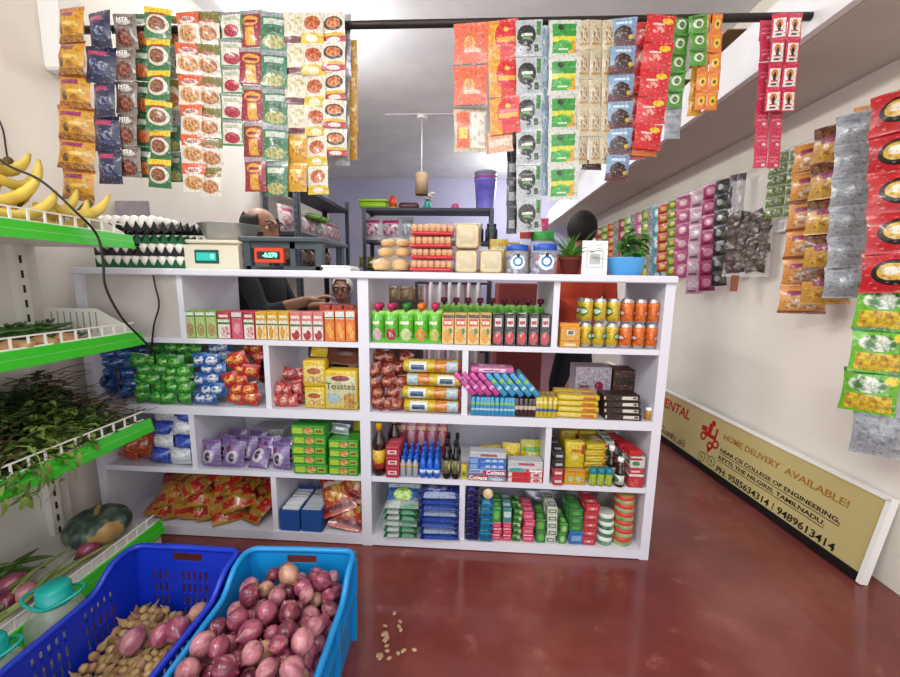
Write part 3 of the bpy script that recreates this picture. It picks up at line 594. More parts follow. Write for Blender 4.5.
# drink cartons -------------------------------------------------------
def carton(k, base, layers, side): return [pm('carton_' + k, base, layers, bump=0, coat=.3), mat('carton_side_' + k, side, rough=.4)]
JU = {
 'guava': carton('guava', 'b9cf8a', [('r', 0, .78, 1, 1, '5f8f3a'), ('r', 0, .84, 1, .95, 'efefe2'), ('e', .5, .32, .36, .24, ('d88a7a', '7da34a', 7))], '7fa84a'),
 'litchi': carton('litchi', 'efece2', [('r', 0, .72, 1, 1, 'b02034'), ('r', .14, .8, .86, .9, 'f0e0d8'), ('r', 0, .54, 1, .62, '2f7a3c'), ('e', .6, .26, .36, .2, ('c86a7a', 'efe0da', 6))], 'c23a4a'),
 'pink': carton('pink', 'd8607c', [('r', 0, .8, 1, 1, 'e8e2da'), ('r', 0, .78, 1, .82, '3a6a44'), ('e', .5, .4, .3, .2, 'e89aa8')], 'c85070'),
 'mango': carton('mango', 'efe6cf', [('r', 0, .7, 1, 1, 'dca818'), ('r', .14, .78, .86, .88, 'f6ecc8'), ('r', 0, .52, 1, .58, '2f7a3c'), ('e', .36, .26, .2, .24, 'e2a02a'), ('e', .72, .26, .17, .24, 'f0cf8a')], 'd8a82a'),
 'apple': carton('apple', 'efe4dc', [('r', 0, .7, 1, 1, 'dd7a78'), ('r', .14, .78, .86, .88, 'f6e4de'), ('r', 0, .5, 1, .58, '2f7a4c'), ('e', .5, .2, .36, .18, 'b02c38'), ('e', .3, .38, .2, .12, 'f2ece0')], 'd88080'),
 'orange': carton('orange', 'e8781a', [('r', 0, .74, 1, 1, 'ecebe4'), ('r', 0, .76, 1, .8, '3a6a44'), ('e', .4, .44, .24, .16, 'f0a82a'), ('e', .65, .24, .24, .16, 'f2b03a')], 'd86a18'),
 'mango2': carton('mango2', 'e6c884', [('r', 0, .86, 1, 1, '4a3a24'), ('r', .12, .6, .88, .84, 'd8402a'), ('r', .2, .66, .8, .76, 'f4e6d0'), ('e', .46, .28, .34, .22, 'e8a01a'), ('e', .7, .44, .16, .1, '4a8a3a')], 'd8b060'),
 'pom': carton('pom', '1c1416', [('r', .2, .62, .8, .9, 'e6dcd8'), ('r', .26, .7, .74, .8, 'c02838'), ('e', .5, .26, .36, .22, 'd03040'), ('e', .36, .4, .12, .08, '3a7a3a'), ('e', .44, .34, .1, .06, 'f0a0a0')], '2a1a1c')}
def cartons(key, px_edges, pyt, z, label, group, rows=2, dep=.045):
    straw = mat('straw_white', 'e8e8e2')
    for r in range(rows):
        for a, b in zip(px_edges[:-1], px_edges[1:]):
            x, wd, h = fit(a, b, pyt, z); me = rbox('carton_body', (wd, dep, h), .0022, JU[key])
            t = thing('juice_carton', label if r == 0 else label + ', back row', 'carton', (x, .055 + r * (dep + .004), z), group=group)
            link('carton_body', me, t)
            if r == 0: link('top_flap', B('top_flap', JU[key][1], ((0, 0, h + .001), (wd * .9, .006, .0025))), t)
g1 = 'drink cartons in the top row of the counter'
cartons('guava', [184.5, 195, 205.7, 216.5], 311, ZS1, 'light green guava drink carton with white header', g1)
cartons('litchi', [217, 230.5], 312, ZS1, 'dark red headed drink carton beside green guava cartons', g1)
cartons('pink', [231, 242.5], 312, ZS1, 'all pink drink carton between two red headed cartons', g1)
cartons('litchi', [243, 254.5], 312, ZS1, 'dark red headed drink carton beside yellow headed cartons', g1)
cartons('mango', [255, 266.5, 278, 289], 312, ZS1, 'yellow headed mango drink carton', g1)
cartons('apple', [289.5, 301, 312.5, 323.5], 312.5, ZS1, 'salmon headed apple drink carton', g1)
cartons('orange', [324, 334.5, 345, 355.3], 311, ZS1, 'orange drink carton with a white header', g1, 1)
cartons('mango2', [441.5, 454, 467, 479.5, 491.5], 314, ZS1, 'cream and red mango drink carton beside green pouches', g1)
cartons('pom', [492, 504, 516, 528, 539.5, 551], 315, ZS1, 'black pomegranate drink carton', g1)
x, wd, h = fit(322, 356, 302, ZS1, .16)
for i in range(3): put('snack_carton', 'small red carton behind the orange drink cartons', 'carton', rbox('snack_carton', (.045, .08, .13), .003, [pm('redcarton', 'c22a30', [('r', 0, .8, 1, 1, 'e05a4a')])]), (x - .05 + i * .05, .2, ZS1), group='red cartons behind the orange drink')
# spout pouches
capc = {'p': mat('cap_pink', 'b8285a', rough=.35), 'g': mat('cap_green', '2f7a34', rough=.35), 'o': mat('cap_orange', 'e07a2a', rough=.35)}
fr = {'lychee': ('e8c8c8', 'p'), 'cherry': ('c02840', 'p'), 'lime': ('e2ecb0', 'g'), 'orange': ('f09a2a', 'o'), 'pear': ('d8d860', 'p')}
px = [370, 383, 397.5, 413, 427.5, 441]
for r in range(2):
    for i, (k, (fc, cp)) in enumerate(fr.items()):
        x, wd, h = fit(px[i], px[i + 1], 311, ZS1); mt = pm('spout_' + k, '5cc426', [('e', .5, .26, .36, .2, fc), ('e', .5, .26, .2, .1, ('e8e8d0', fc, 6)), ('r', .1, .58, .7, .68, 'f0f6d8'), ('r', 0, .9, 1, 1, '8fdc3a')], bump=.15)
        t = thing('juice_pouch', 'green %s juice pouch with a spout cap%s' % (k, ', back row' if r else ''), 'pouch', (x, .05 + r * .06, ZS1), (0, 0, random.uniform(-.1, .1)), 'green spout pouches in the top row')
        link('pouch_body', pouch('pouch_body', wd * 1.05, h, .04, [mt], i, 6, 8, crimp=.05, wr=.05), t)
        mb = MB(); mb.lathe([(.006, h - .004), (.006, h + .006), (.013, h + .007), (.014, h + .022), (.010, h + .027), (0, h + .027)], 14); link('spout_cap', mb.mesh('spout_cap', capc[cp]), t)
# cans
def can_mesh(r, h, mt):
    mb = MB(); mb.lathe([(r * .74, 0), (r * .80, .002), (r, .010), (r, h - .012), (r * .82, h - .003), (r * .84, h), (r * .78, h), (r * .76, h - .004), (0, h - .004)], 20, [1, 1, 0, 1, 1, 1, 1, 1]); return mb.mesh('can_body', [mt, mat('can_alu', 'b9bcc0', rough=.28, metal=.8)])
yc = pm('can_yellow', 'd9b80f', [('r', 0, 0, 1, .14, 'b89a10'), ('e', .5, .5, .34, .2, '2f8a34'), ('e', .5, .5, .28, .1, 'eef0d8'), ('r', .08, .8, .9, .88, 'e8d85a')], bump=0, metal=.25)
oc = pm('can_orange', 'e56f12', [('r', 0, 0, 1, .1, 'c25a10'), ('e', .5, .45, .32, .16, 'c9481c'), ('e', .5, .45, .24, .07, 'f4e4cc'), ('r', .1, .78, .85, .84, 'f09a4a')], bump=0, metal=.25)
edges = [580, 593, 606.5, 620, 634, 647, 659.5]
hcan = (gz(620, 299) - ZS1) / 2
for lv in range(2):
    for i in range(6):
        x, wd, _ = fit(edges[i], edges[i + 1], 326, ZS1); me = can_mesh(wd / 2 * .98, hcan, yc if i < 3 else oc)
        t = thing('drink_can', ('yellow and green' if i < 3 else 'orange') + ' drink can ' + ('standing on another can' if lv else 'in the lower layer'), 'can', (x, .058, ZS1 + lv * hcan), (0, 0, random.uniform(-.5, .5)), 'stacked drink cans')
        link('can_body', me, t); mb = MB(); mb.box((0, -.006, hcan - .003), (.012, .02, .0015)); link('pull_tab', mb.mesh('pull_tab', SILVER), t)
x, wd, _ = fit(571, 583, 326, ZS1, .09)
for lv in range(2):
    t = thing('drink_can', 'yellow drink can at the back of the stack' + (' on top' if lv else ''), 'can', (x + .014, .118, ZS1 + lv * hcan), group='stacked drink cans'); link('can_body', can_mesh(wd / 2, hcan, yc), t)
x, wd, h = fit(559.5, 579.5, 327, ZS1)
t = thing('tea_box', 'small yellow orange box with a white barcode patch beside the cans', 'box', (x, .05, ZS1)); link('box_body', rbox('box_body', (wd, .05, h), .002, [pm('tea_box', 'e0a012', [('r', .3, .6, .7, .86, 'e9e6da'), ('r', .36, .64, .64, .82, '6a6a66'), ('r', 0, .3, 1, .36, 'c9601a'), ('r', .2, .08, .8, .2, 'f0e0b0')]), mat('tea_side', 'd8961a')]), t)
link('flap', B('flap', mat('tea_flap', 'd98a1c'), ((0, .01, h + .006), (wd, .03, .012))), t)

# row two, left bay: heaps of small wrapped sweets ----------------------
def heap(name, label, cat, group, meshes, pxa, pxb, z, ztop, Y0, Y1, dx, dz, seed, slope=.0):
    rnd = random.Random(seed); xa, xb = gx(pxa, 380, Y0), gx(pxb, 380, Y0); ny = max(1, int((Y1 - Y0) / dx)); k = 0
    for r in range(ny):
        zz = z; Y = Y0 + (Y1 - Y0) * r / max(1, ny)
        lev = 0
        while zz + dz < ztop + .02 * r:
            x = xa + dx / 2 + (dx / 3 if lev % 2 else 0)
            while x < xb - dx * .35:
                if r == 0 or zz + dz * 2.4 > ztop:
                    me = meshes[k % len(meshes)]; k += 1
                    put(name, label, cat, me, (x + rnd.uniform(-.2, .2) * dx, Y + .01 * lev * slope + rnd.uniform(-.004, .004), zz), group=group, rot=(rnd.uniform(-.35, .1), rnd.uniform(-.4, .4), rnd.uniform(-.5, .5)))
                x += dx
            zz += dz; lev += 1
def wrap_meshes(nm, c1, c2, wd, h, t):
    return [pouch('wrapper', wd, h, t, [pm('wrap_%s%d' % (nm, i), c1, [('e', .5, .5, .34, .3, (c1, c2, 5 + i)), ('r', .2, .4, .8, .56, c2)], rough=.22, bump=.5, bscale=45, coat=.6)], 20 + i, 5, 6, crimp=.1, wr=.22) for i in range(2)]
heap('sweet_packet', 'dark blue wrapped sweet packet in the counter corner by the vegetable shelf', 'packet', 'blue sweet packets', wrap_meshes('dkblue', '0f3f86', '3a7ac2', .070, .058, .038), 95, 146, ZM, .785, .07, .2, .062, .040, 1)
heap('sweet_packet', 'bright green wrapped sweet packet in the green heap', 'packet', 'green sweet packets', wrap_meshes('green', '1f8a26', '6cc84a', .066, .055, .036), 139, 197, ZM, .775, .035, .18, .054, .036, 2)
heap('sweet_packet', 'blue and white wrapped sweet packet in the heap between green and red', 'packet', 'blue and white sweet packets', wrap_meshes('bluewhite', '1f62b2', 'e2eaf2', .064, .054, .036), 198, 228, ZM, .79, .04, .18, .054, .038, 3)
heap('sweet_packet', 'red and orange wrapped sweet packet in the red heap', 'packet', 'red sweet packets', wrap_meshes('red', 'c42018', 'f0a03a', .064, .054, .036), 229, 261, ZM, .79, .04, .18, .054, .038, 5)
mb = MB()
# row two, second bay
heap('toffee_packet', 'small pink red toffee packet heaped beside yellow rusk boxes', 'packet', 'pink red toffee packets', wrap_meshes('pinkred', 'c43a3a', 'efb0a0', .042, .05, .025), 272, 303, ZM, .665, .05, .17, .038, .044, 6)
yr = [pm('rusk_small', 'e2c026', [('r', .08, .2, .92, .8, 'ead878'), ('e', .5, .6, .3, .12, 'b8582a'), ('e', .5, .28, .3, .14, ('c88a3a', 'efd8a0', 6))], bump=.2), mat('rusk_side', 'd6b220', rough=.4)]
for i, (pa, pb, pyt, zb) in enumerate(((303, 325, 388, ZM), (301, 324, 361, None))):
    if zb is None: zb = ZM + hh0
    x, wd, h = fit(pa, pb, pyt, zb)
    if i == 0: hh0 = h
    put('rusk_pack', 'small yellow rusk pack ' + ('stacked on another beside the large rusk pack' if i else 'at the bottom beside the large rusk pack'), 'packet', rbox('rusk_pack', (wd, .06, h), .008, yr, 2), (x, .07, zb), -.05 + i * .12)
x, wd, h = fit(323.5, 357, 371, ZM)
t = thing('rusk_pack', 'large yellow and pale green rusk pack with lettering', 'packet', (x, .07, ZM)); link('pack_body', rbox('pack_body', (wd, .07, h), .010, [pm('rusk_big', 'dcd07a', [('r', 0, .86, 1, 1, 'e6c21c'), ('r', .06, .3, .94, .84, 'd4d4a4'), ('e', .5, .8, .28, .07, '8c2a34'), ('r', .6, .06, .92, .42, ('b9823e', 'd8ab68', 5)), ('e', .28, .3, .2, .12, 'b4ccd4'), ('r', 0, 0, 1, .06, 'd8a81c')], bump=.15), mat('rusk_big_side', 'd9bb22')], 2), t)
text('Toastea', .036, mat('rusk_ink', '5a3a20'), t, (0, -.0358, h * .60))
put('snack_bag', 'brown foil snack bag lying on top of the rusk packs', 'packet', pouch('snack_bag', .15, .09, .05, [mat('brown_foil', '4a2018', '6e3626', 20, .3, bump=.4)], 4, 8, 6), (gx(338, 360), .10, ZM + h + .001), rot=(-.2, .1, .1))
put('snack_bag', 'crumpled yellow snack bag on top of the small rusk packs', 'packet', pouch('snack_bag', .10, .06, .04, [mat('yellow_foil', 'c9a51c', 'e6cc3a', 20, .3, bump=.4)], 5, 8, 6), (gx(314, 356), .12, ZM + hh0 * 2 + .012), rot=(-.3, .1, .3))
# row two right bay: round wrapped cakes and long biscuit rolls
heap('wrapped_cake', 'small round cake in shiny red orange film beside the long biscuit rolls', 'cake', 'red orange wrapped cakes', wrap_meshes('cake', '8a2a1a', 'c47a5c', .062, .054, .05), 371, 407, ZM, .775, .05, .15, .046, .042, 9)
rolls = [(402, 461, 372), (404, 462, 386), (401, 461, 399), (403, 461, 411)]
rm = pm('biscuit_roll', 'd8b81c', [('r', .12, .2, .42, .8, 'e6ecdc'), ('r', .16, .38, .38, .62, '3a5a8a'), ('r', .55, 0, .85, 1, ('d89a3a', 'c8701c', 6)), ('r', .76, .15, .94, .85, 'b8d0d8'), ('r', .95, 0, 1, 1, 'a02430')], rough=.25, coat=.5)
zz = ZM
for i, (pa, pb, pyc) in enumerate(reversed(rolls)):
    xa, xb = gx(pa, pyc), gx(pb, pyc); L = xb - xa; rr = .026
    mb = MB(); n = 14; prof = [(-.5, .45), (-.47, .95), (-.4, 1), (.4, 1), (.47, .95), (.5, .45)]
    vs = []; fs = []; uv = []
    for (a, q) in prof:
        for j in range(n): g = 2 * PI * j / n; vs.append((a * L, rr * 1.25 * q * math.cos(g), rr + rr * q * math.sin(g)))
    for s_ in range(len(prof) - 1):
        for j in range(n):
            j2 = (j + 1) % n; fs.append((s_ * n + j, s_ * n + j2, (s_ + 1) * n + j2, (s_ + 1) * n + j))
            v0, v1 = abs((((j) / n + .25) % 1) * 2 - 1), abs((((j + 1) / n + .25) % 1) * 2 - 1)
            uv.append([(prof[s_][0] + .5, v0), (prof[s_][0] + .5, v1), (prof[s_ + 1][0] + .5, v1), (prof[s_ + 1][0] + .5, v0)])
    fs += [tuple(range(n)), tuple((len(prof) - 1) * n + j for j in range(n))]; uv += [[(0, .5)] * n, [(1, .5)] * n]
    mb.add(vs, fs, 0, uv, True)
    put('biscuit_roll', 'long yellow biscuit roll, %s of the stack of four' % ['bottom', 'second from the bottom', 'third from the bottom', 'topmost'][i], 'biscuits', mb.mesh('biscuit_roll', rm), ((xa + xb) / 2, .055, zz), random.uniform(-.03, .03) + (PI if i == 2 else 0), 'yellow biscuit rolls'); zz += rr * 2
# row two right bay: leaning slim packs
def slim(nm, base, l, wd=.016, d=.09, h=.11, r=.004): return rbox('slim_pack', (wd, d, h), r, [pm('slim_' + nm, base, l, bump=.3, bscale=50, coat=.5)], 2)
sb = slim('blue', '2a9ad2', [('r', 0, .3, 1, .4, 'bfe4ee'), ('r', 0, .6, 1, .72, '8ac83a')]); sp_ = slim('pink', 'cf3a9c', [('r', 0, .3, 1, .4, 'f0b8dc'), ('r', 0, .62, 1, .7, '8a1f62')])
sd = slim('dark', '3a1c1c', [('r', 0, .4, 1, .6, 'd8c8b8')]); sy = slim('yellow', 'e0c41c', [('r', 0, .3, 1, .45, '2a6ab0'), ('r', 0, .7, 1, .8, 'efe6b0')])
x0 = gx(471, 405); gs = 'slim upright packs beside the biscuit rolls'
for i in range(21):
    me, cl = (sb, 'blue') if i < 11 else (sd, 'dark brown') if i < 16 else (sy, 'yellow')
    x = x0 + .008 + i * .0152
    put('slim_pack', '%s slim pack standing upright in the lower layer' % cl, 'packet', slim('x' + cl, 'ffffff', []) if 0 else me, (x, .07, ZM), 0, gs, rot=(0, .06 * math.sin(i), 0)).scale = (1, 1, .66 if i < 16 else .72)
for i in range(9):
    me, cl = (sp_, 'magenta') if i < 4 else (sb, 'blue')
    o = put('slim_pack', '%s slim pack leaning on the upright packs' % cl, 'packet', me, (x0 + .01 + i * .030, .065, ZM + .078 + .002 * (i % 2)), 0, gs, rot=(0, math.radians(-42), 0)); o.scale = (1.25, 1, 1.0)
put('slim_pack', 'pink and white slim pack lying flat on top', 'packet', rbox('slim_pack', (.165, .07, .026), .008, [pm('slim_flat', 'd86aa8', [('r', .2, .25, .8, .75, 'efe0ea'), ('r', .3, .4, .7, .6, 'c03a88')])], 2), (gx(491, 372) + .005, .075, ZM + .160), group=gs)
yb = [pm('yellow_bar', 'e2c212', [('r', .1, .3, .55, .7, 'e8d86a'), ('r', .6, .25, .9, .75, ('d87a2a', 'c8501c', 6))], bump=.3, coat=.5)]
me = rbox('yellow_bar', (.155, .055, .022), .007, yb, 2); z = ZM
for lv in range(4):
    for r in range(2): put('yellow_bar', 'yellow wrapped cake bar in the stack beside dark chocolate boxes', 'packet', me, (gx(578, 405) + (.004 if lv % 2 else 0), .06 + r * .06, z), random.uniform(-.06, .06), 'yellow wrapped bars')
    z += .0225
db = [pm('dark_bar', '2a1712', [('r', .0, .25, .06, .75, 'd8c8b0'), ('r', .5, .25, .92, .75, 'e6e2d6'), ('r', .8, .35, .9, .65, '3a3a38')], bump=.1), mat('dark_bar_side', '24130f', rough=.4)]
me = rbox('chocolate_box', (.135, .07, .024), .002, db); z = ZM
for lv in range(4): put('chocolate_box', 'flat dark brown chocolate box with white end panel, in a stack', 'box', me, (gx(624, 405) + lv * -.004, .062, z), random.uniform(-.04, .04), 'dark chocolate boxes'); z += .0245
x, wd, h = fit(571, 606, 364, ZM + .0, .24)
t = thing('cup_cake_box', 'white and purple dotted box behind the yellow bars', 'box', (x, .25, ZM)); link('box_body', rbox('box_body', (wd, .10, h), .003, [pm('dotbox', 'd8cfd8', [('r', 0, .3, 1, 1, ('b8a4be', 'ded6de', 14)), ('r', 0, 0, 1, .22, '7a5a92'), ('e', .66, .5, .12, .13, 'b02a48'), ('r', .12, .4, .4, .52, '8a5a8a')]), mat('dotbox_side', 'c9bfc9')]), t)
x, wd, h = fit(607, 635, 367, ZM, .24)
put('biscuit_box', 'brown and violet box behind the chocolate boxes', 'box', rbox('biscuit_box', (wd, .10, h), .003, [pm('brownbox', '5a3026', [('r', 0, 0, 1, .36, '8a6ab0'), ('r', .1, .6, .9, .8, '2e1812')]), mat('brownbox_side', '4a281f')]), (x, .25, ZM))
put('spice_jar', 'small amber jar at the inner end of the chocolate boxes', 'jar', (lambda mb: (mb.lathe([(.012, 0), (.013, .03), (.010, .034), (.011, .036), (.011, .046), (0, .046)], 12, [0, 0, 0, 1, 1]), mb.mesh('spice_jar', [mat('amber', 'b8801c', rough=.2), WHITE]))[1])(MB()), (gx(651, 412), .05, ZM))

# row three left -------------------------------------------------------
bw = [pouch('detergent_bag', .10, .075, .05, [pm('detbag%d' % i, c, [('e', .5, .5, .36, .3, c2)], rough=.2, bump=.4, coat=.6)], i, 6, 7, wr=.2) for i, (c, c2) in enumerate((('2440a8', '3a5ac8'), ('d6dee6', 'eef2f4'), ('1f3a9c', 'dfe6ee')))]
z = ZS3
for lv in range(4):
    for c in range(2): put('detergent_bag', 'shiny %s detergent bag stacked by the vegetable shelf' % ('white' if (lv + c) % 2 else 'blue'), 'packet', bw[(lv + c) % 2], (gx(155, 440) + c * .085 + (lv % 2) * .01, .05 + .01 * lv, z), group='blue and white detergent bags', rot=(-.12, random.uniform(-.25, .25), random.uniform(-.2, .2)))
    z += .052
ob = pouch('snack_bag', .09, .11, .05, [pm('orangebag', 'b8421a', [('e', .5, .5, .4, .3, ('d86a2a', '8a2a12', 6))], rough=.22, bump=.4, coat=.6)], 3, 6, 7, wr=.2)
for i in range(3): put('snack_bag', 'orange film snack bag beside the blue and white bags', 'packet', ob, (gx(118, 455) + i * .06, .07 + .02 * (i % 2), ZS3), 0, 'orange snack bags', rot=(-.15, random.uniform(-.2, .2), random.uniform(-.2, .2)))
pv = [pm('purple_pack', '8a74ac', [('e', .5, .42, .3, .26, 'cfc8d6'), ('e', .5, .42, .14, .16, '4a3a5a'), ('e', .3, .72, .12, .12, '7a2a5a'), ('r', 0, .86, 1, 1, '7a5a9c'), ('r', 0, 0, 1, .08, '7a5a9c')], rough=.25, bump=.3, coat=.5)]
pme = pouch('cookie_pack', .085, .108, .06, pv, 2, 6, 7, wr=.22)
for i, (pc, lv, dy) in enumerate(((209, 0, 0), (230, 0, 0), (254, 0, 0), (279, 0, 0), (213, 0, 1), (236, 0, 1), (262, 0, 1), (284, 0, 1), (218, 0, 2), (240, 0, 2))):
    put('cookie_pack', 'violet cookie packet with a pale round label', 'packet', pme, (gx(pc, 455), .045 + .06 * dy, ZS3), 0, 'violet cookie packets', rot=(-.15 if i not in (2,) else -.75, random.uniform(-.1, .1), random.uniform(-.25, .25)))
x, wd, h = fit(258, 290, 425, ZS3, .22)
put('cookie_box', 'grey white display box with a red disc behind the violet packets', 'box', rbox('cookie_box', (wd, .10, h), .003, [pm('cookbox', 'c9cbc9', [('e', .22, .72, .16, .18, 'a8202c'), ('e', .62, .5, .34, .26, ('2a2a2a', 'b8b8b4', 5)), ('e', .25, .4, .14, .1, 'd8a84a')]), mat('cookbox_side', 'b4b6b4')]), (x, .24, ZS3))
so = [pm('soap_green', '3a9c2a', [('r', .05, .2, .35, .8, 'b8d83a'), ('e', .52, .5, .14, .36, ('d88a4a', 'e6c884', 5)), ('r', .7, .2, .95, .8, '8ac83a'), ('r', .74, .35, .9, .6, 'b02a2a')], bump=.05), mat('soap_green_side', '2f8a24', rough=.35)]
for (pa, pb, n, pyt, nm) in ((293, 327, 5, 425, 'taller'), (329, 359, 4, 439, 'shorter')):
    x, wd, h = fit(pa, pb, pyt, ZS3); h /= n; me = rbox('soap_box', (wd, .062, h * .985), .003, so)
    for i in range(n):
        for r in range(2): put('soap_box', 'green soap box in the %s of two green stacks%s' % (nm, ', back row' if r else ''), 'box', me, (x + random.uniform(-.003, .003), .05 + r * .066, ZS3 + i * h), random.uniform(-.03, .03), 'green soap boxes, %s stack' % nm)
    if n == 4:
        zt = ZS3 + n * h
        put('foil_pack', 'grey foil pack on the shorter green soap stack', 'packet', pouch('foil_pack', .075, .04, .03, [SILVER], 2, 6, 6), (x - .03, .07, zt), rot=(-.3, .1, 0))
        put('foil_pack', 'olive yellow pouch on the shorter green soap stack', 'packet', pouch('foil_pack', .055, .075, .03, [mat('olive_foil', '8f8a1c', 'b5a82a', 20, .3)], 3, 6, 6), (x + .04, .12, zt), rot=(-.2, 0, .1))

# row three right ------------------------------------------------------
def bottle(name, label, x, y, z, H, R, glass, cap, lab=None, group=None, cat='bottle', neck=.42, shoulder=.62, labz=(.15, .5)):
    t = thing(name, label, cat, (x, y, z), (0, 0, random.uniform(-.3, .3)), group); mb = MB()
    mb.lathe([(R * .85, 0), (R, H * .03), (R, H * shoulder), (R * .8, H * (shoulder + .08)), (R * neck, H * (shoulder + .18)), (R * neck, H * .88), (0, H * .88)], 16); link('bottle_body', mb.mesh('bottle_body', glass), t)
    mb = MB(); mb.lathe([(R * neck * 1.18, H * .86), (R * neck * 1.18, H * .985), (R * neck * 1.05, H), (0, H)], 14); link('cap', mb.mesh('cap', cap), t)
    if lab:
        mb = MB(); mb.lathe([(R * 1.012, H * labz[0]), (R * 1.012, H * labz[1])], 16); link('label', mb.mesh('label', lab), t)
    return t
brown = mat('brown_glass', '2a0f08', rough=.12, coat=.5); gold = mat('gold_cap', 'c89a1c', rough=.3)
yl = pm('rum_label', 'e2b81c', [('r', 0, 0, 1, .3, 'c0321c'), ('e', .5, .3, .3, .2, 'd8601c')], bump=0)
xb, wd, h = fit(371, 385, 424, ZS3); bottle('syrup_bottle', 'tall dark brown bottle with yellow and red label by the middle upright', xb, .05, ZS3, h, wd / 2, brown, gold, yl)
bottle('syrup_bottle', 'tall dark brown bottle behind the red cartons', xb + .045, .13, ZS3, h, wd / 2, brown, gold, yl)
rcx, rwd, rh = fit(386, 399.5, 446, ZS3)
for i in range(3):
    for r in range(3): put('balm_box', 'small red and white box in the stack beside blue bottles', 'box', rbox('balm_box', (rwd, .05, rh / 3 * .98), .002, [pm('balmred', 'b8283a', [('r', .15, .3, .85, .7, 'ecd6d6'), ('r', .3, .42, .7, .58, 'b8283a')], bump=0), mat('balm_side', 'c04a58')]), (rcx, .045 + r * .052, ZS3 + i * rh / 3), random.uniform(-.04, .04), 'red and white balm boxes')
blue = mat('blue_bottle', '1f5fc8', rough=.25, coat=.4); gcap = mat('blue_cap', '2a6ad8', rough=.3); greyb = mat('grey_bottle', '9aa0a8', rough=.3)
for r in range(3):
    for i in range(3):
        x = gx(402.5 + i * 6.3, 465); bottle('oil_bottle', 'small clear grey hair oil bottle with yellow mark' if r == 0 else 'small blue bottle behind the grey oil bottles', x, .04 + r * .032, ZS3, .085 + .012 * r, .0118, greyb if r == 0 else blue, gcap, mat('yellow_mark', 'c8a83a') if r == 0 else None, 'small bottles beside red boxes', labz=(.5, .6))
        x = gx(422.5 + i * 7.0, 465); bottle('oil_bottle', 'small bright blue hair oil bottle%s' % (', back row' if r else ''), x, .04 + r * .034, ZS3, .098 + .01 * r, .0128, blue, gcap, mat('pale_mark', 'bcd0ea') if r == 0 else None, 'small blue bottles', labz=(.2, .35))
kb = mat('black_bottle', '0c0c0a', rough=.2, coat=.4); ol = pm('olive_label', '6a6a3a', [('e', .5, .5, .3, .4, 'c8c48a')], bump=0)
for i in range(4): bottle('shampoo_bottle', 'slim black bottle with olive label%s' % (', back row' if i > 1 else ''), gx((446.5, 455.5)[i % 2], 465) + .004 * (i // 2), .04 + .04 * (i // 2), ZS3, .155 + .015 * (i // 2), .0155, kb, BLACK, ol, 'slim black bottles', shoulder=.56)
for i in range(5):
    put('wash_pouch', 'pink red pouch standing behind the small bottles', 'pouch', pouch('wash_pouch', .05, .16, .03, [pm('wash%d' % (i % 2), ('c2404a', 'c46aa8')[i % 2], [('e', .5, .6, .3, .2, 'e8b0b8'), ('r', .1, .8, .9, .9, 'efc8a0')])], i, 5, 6), (gx(402 + i * 10, 440, .2), .19, ZS3), 0, 'pink red pouches at the back', rot=(-.1, 0, random.uniform(-.1, .1)))
put('sauce_sachet', 'little yellow and green sachet beside the black bottles', 'packet', pouch('sauce_sachet', .022, .06, .015, [pm('lemon', 'd8c81c', [('e', .5, .4, .3, .2, '5a8a2a')])], 1, 4, 5), (gx(464, 468), .035, ZS3))
def tp(k, base, l, side): return [pm('tooth_' + k, base, l, bump=0, coat=.35), mat('tooth_side_' + k, side, rough=.4)]
tb = {'red': tp('red', 'c8232c', [('r', .0, .1, .0 + .12, .9, 'e6e2e0'), ('r', .66, .08, .98, .92, 'ece8e8'), ('e', .82, .5, .1, .3, 'd05a6a')], 'c2303a'),
      'bluered': tp('bluered', 'c9cfe0', [('r', .0, 0, 1, .4, '5a7ab0'), ('r', .36, .3, 1, 1, 'b8283a'), ('r', .0, .5, .3, 1, '7a8ac0')], 'aab2c8'),
      'redblue': tp('redblue', '8fa2c4', [('r', 0, .1, .52, 1, 'b8242e'), ('e', .76, .4, .18, .26, 'd0dcec')], 'a03a48'),
      'blue': tp('blue', '2f6ad0', [('r', .3, .2, .95, .55, '5aa0e8'), ('e', .5, .6, .07, .22, 'c8e0f4'), ('e', .68, .6, .07, .22, 'c8e0f4'), ('e', .86, .6, .07, .22, 'c8e0f4'), ('r', 0, .1, .22, .9, '8ab0dc')], '3a6ac0'),
      'teal': tp('teal', 'd6d8da', [('e', .25, .4, .24, .42, '35aab0'), ('r', .5, 0, 1, .6, 'c43a40'), ('r', .6, .1, .95, .4, 'f0e8e8')], 'c4c8ca'),
      'pale': tp('pale', 'c4cad0', [('r', .3, .3, .75, .7, 'b84a56'), ('r', .76, .2, .95, .8, 'e4dcde')], 'b8bec4')}
z = ZS3; xl, wl_, hl = fit(469, 506, 452, ZS3)
for i, k in enumerate(('redblue', 'bluered', 'blue', 'blue', 'pale')):
    hh = hl / 5; t = thing('toothpaste_box', '%s toothpaste box in the left hand stack beside black bottles' % {'redblue': 'grey blue and red', 'bluered': 'blue and dark red', 'blue': 'bright blue', 'pale': 'pale striped'}[k], 'box', (xl, .05, z), (0, 0, random.uniform(-.03, .03)), 'toothpaste boxes'); link('box_body', rbox('box_body', (wl_, .05, hh * .98), .002, tb[k]), t)
    if k in ('redblue', 'bluered'): text('Colgate', hh * .95, INKW, t, (-.035 if k == 'redblue' else .03, -.0256, hh * .5), bold=.0004)
    z += hh
z = ZS3; xl, wl_, hl = fit(507, 542.5, 461, ZS3)
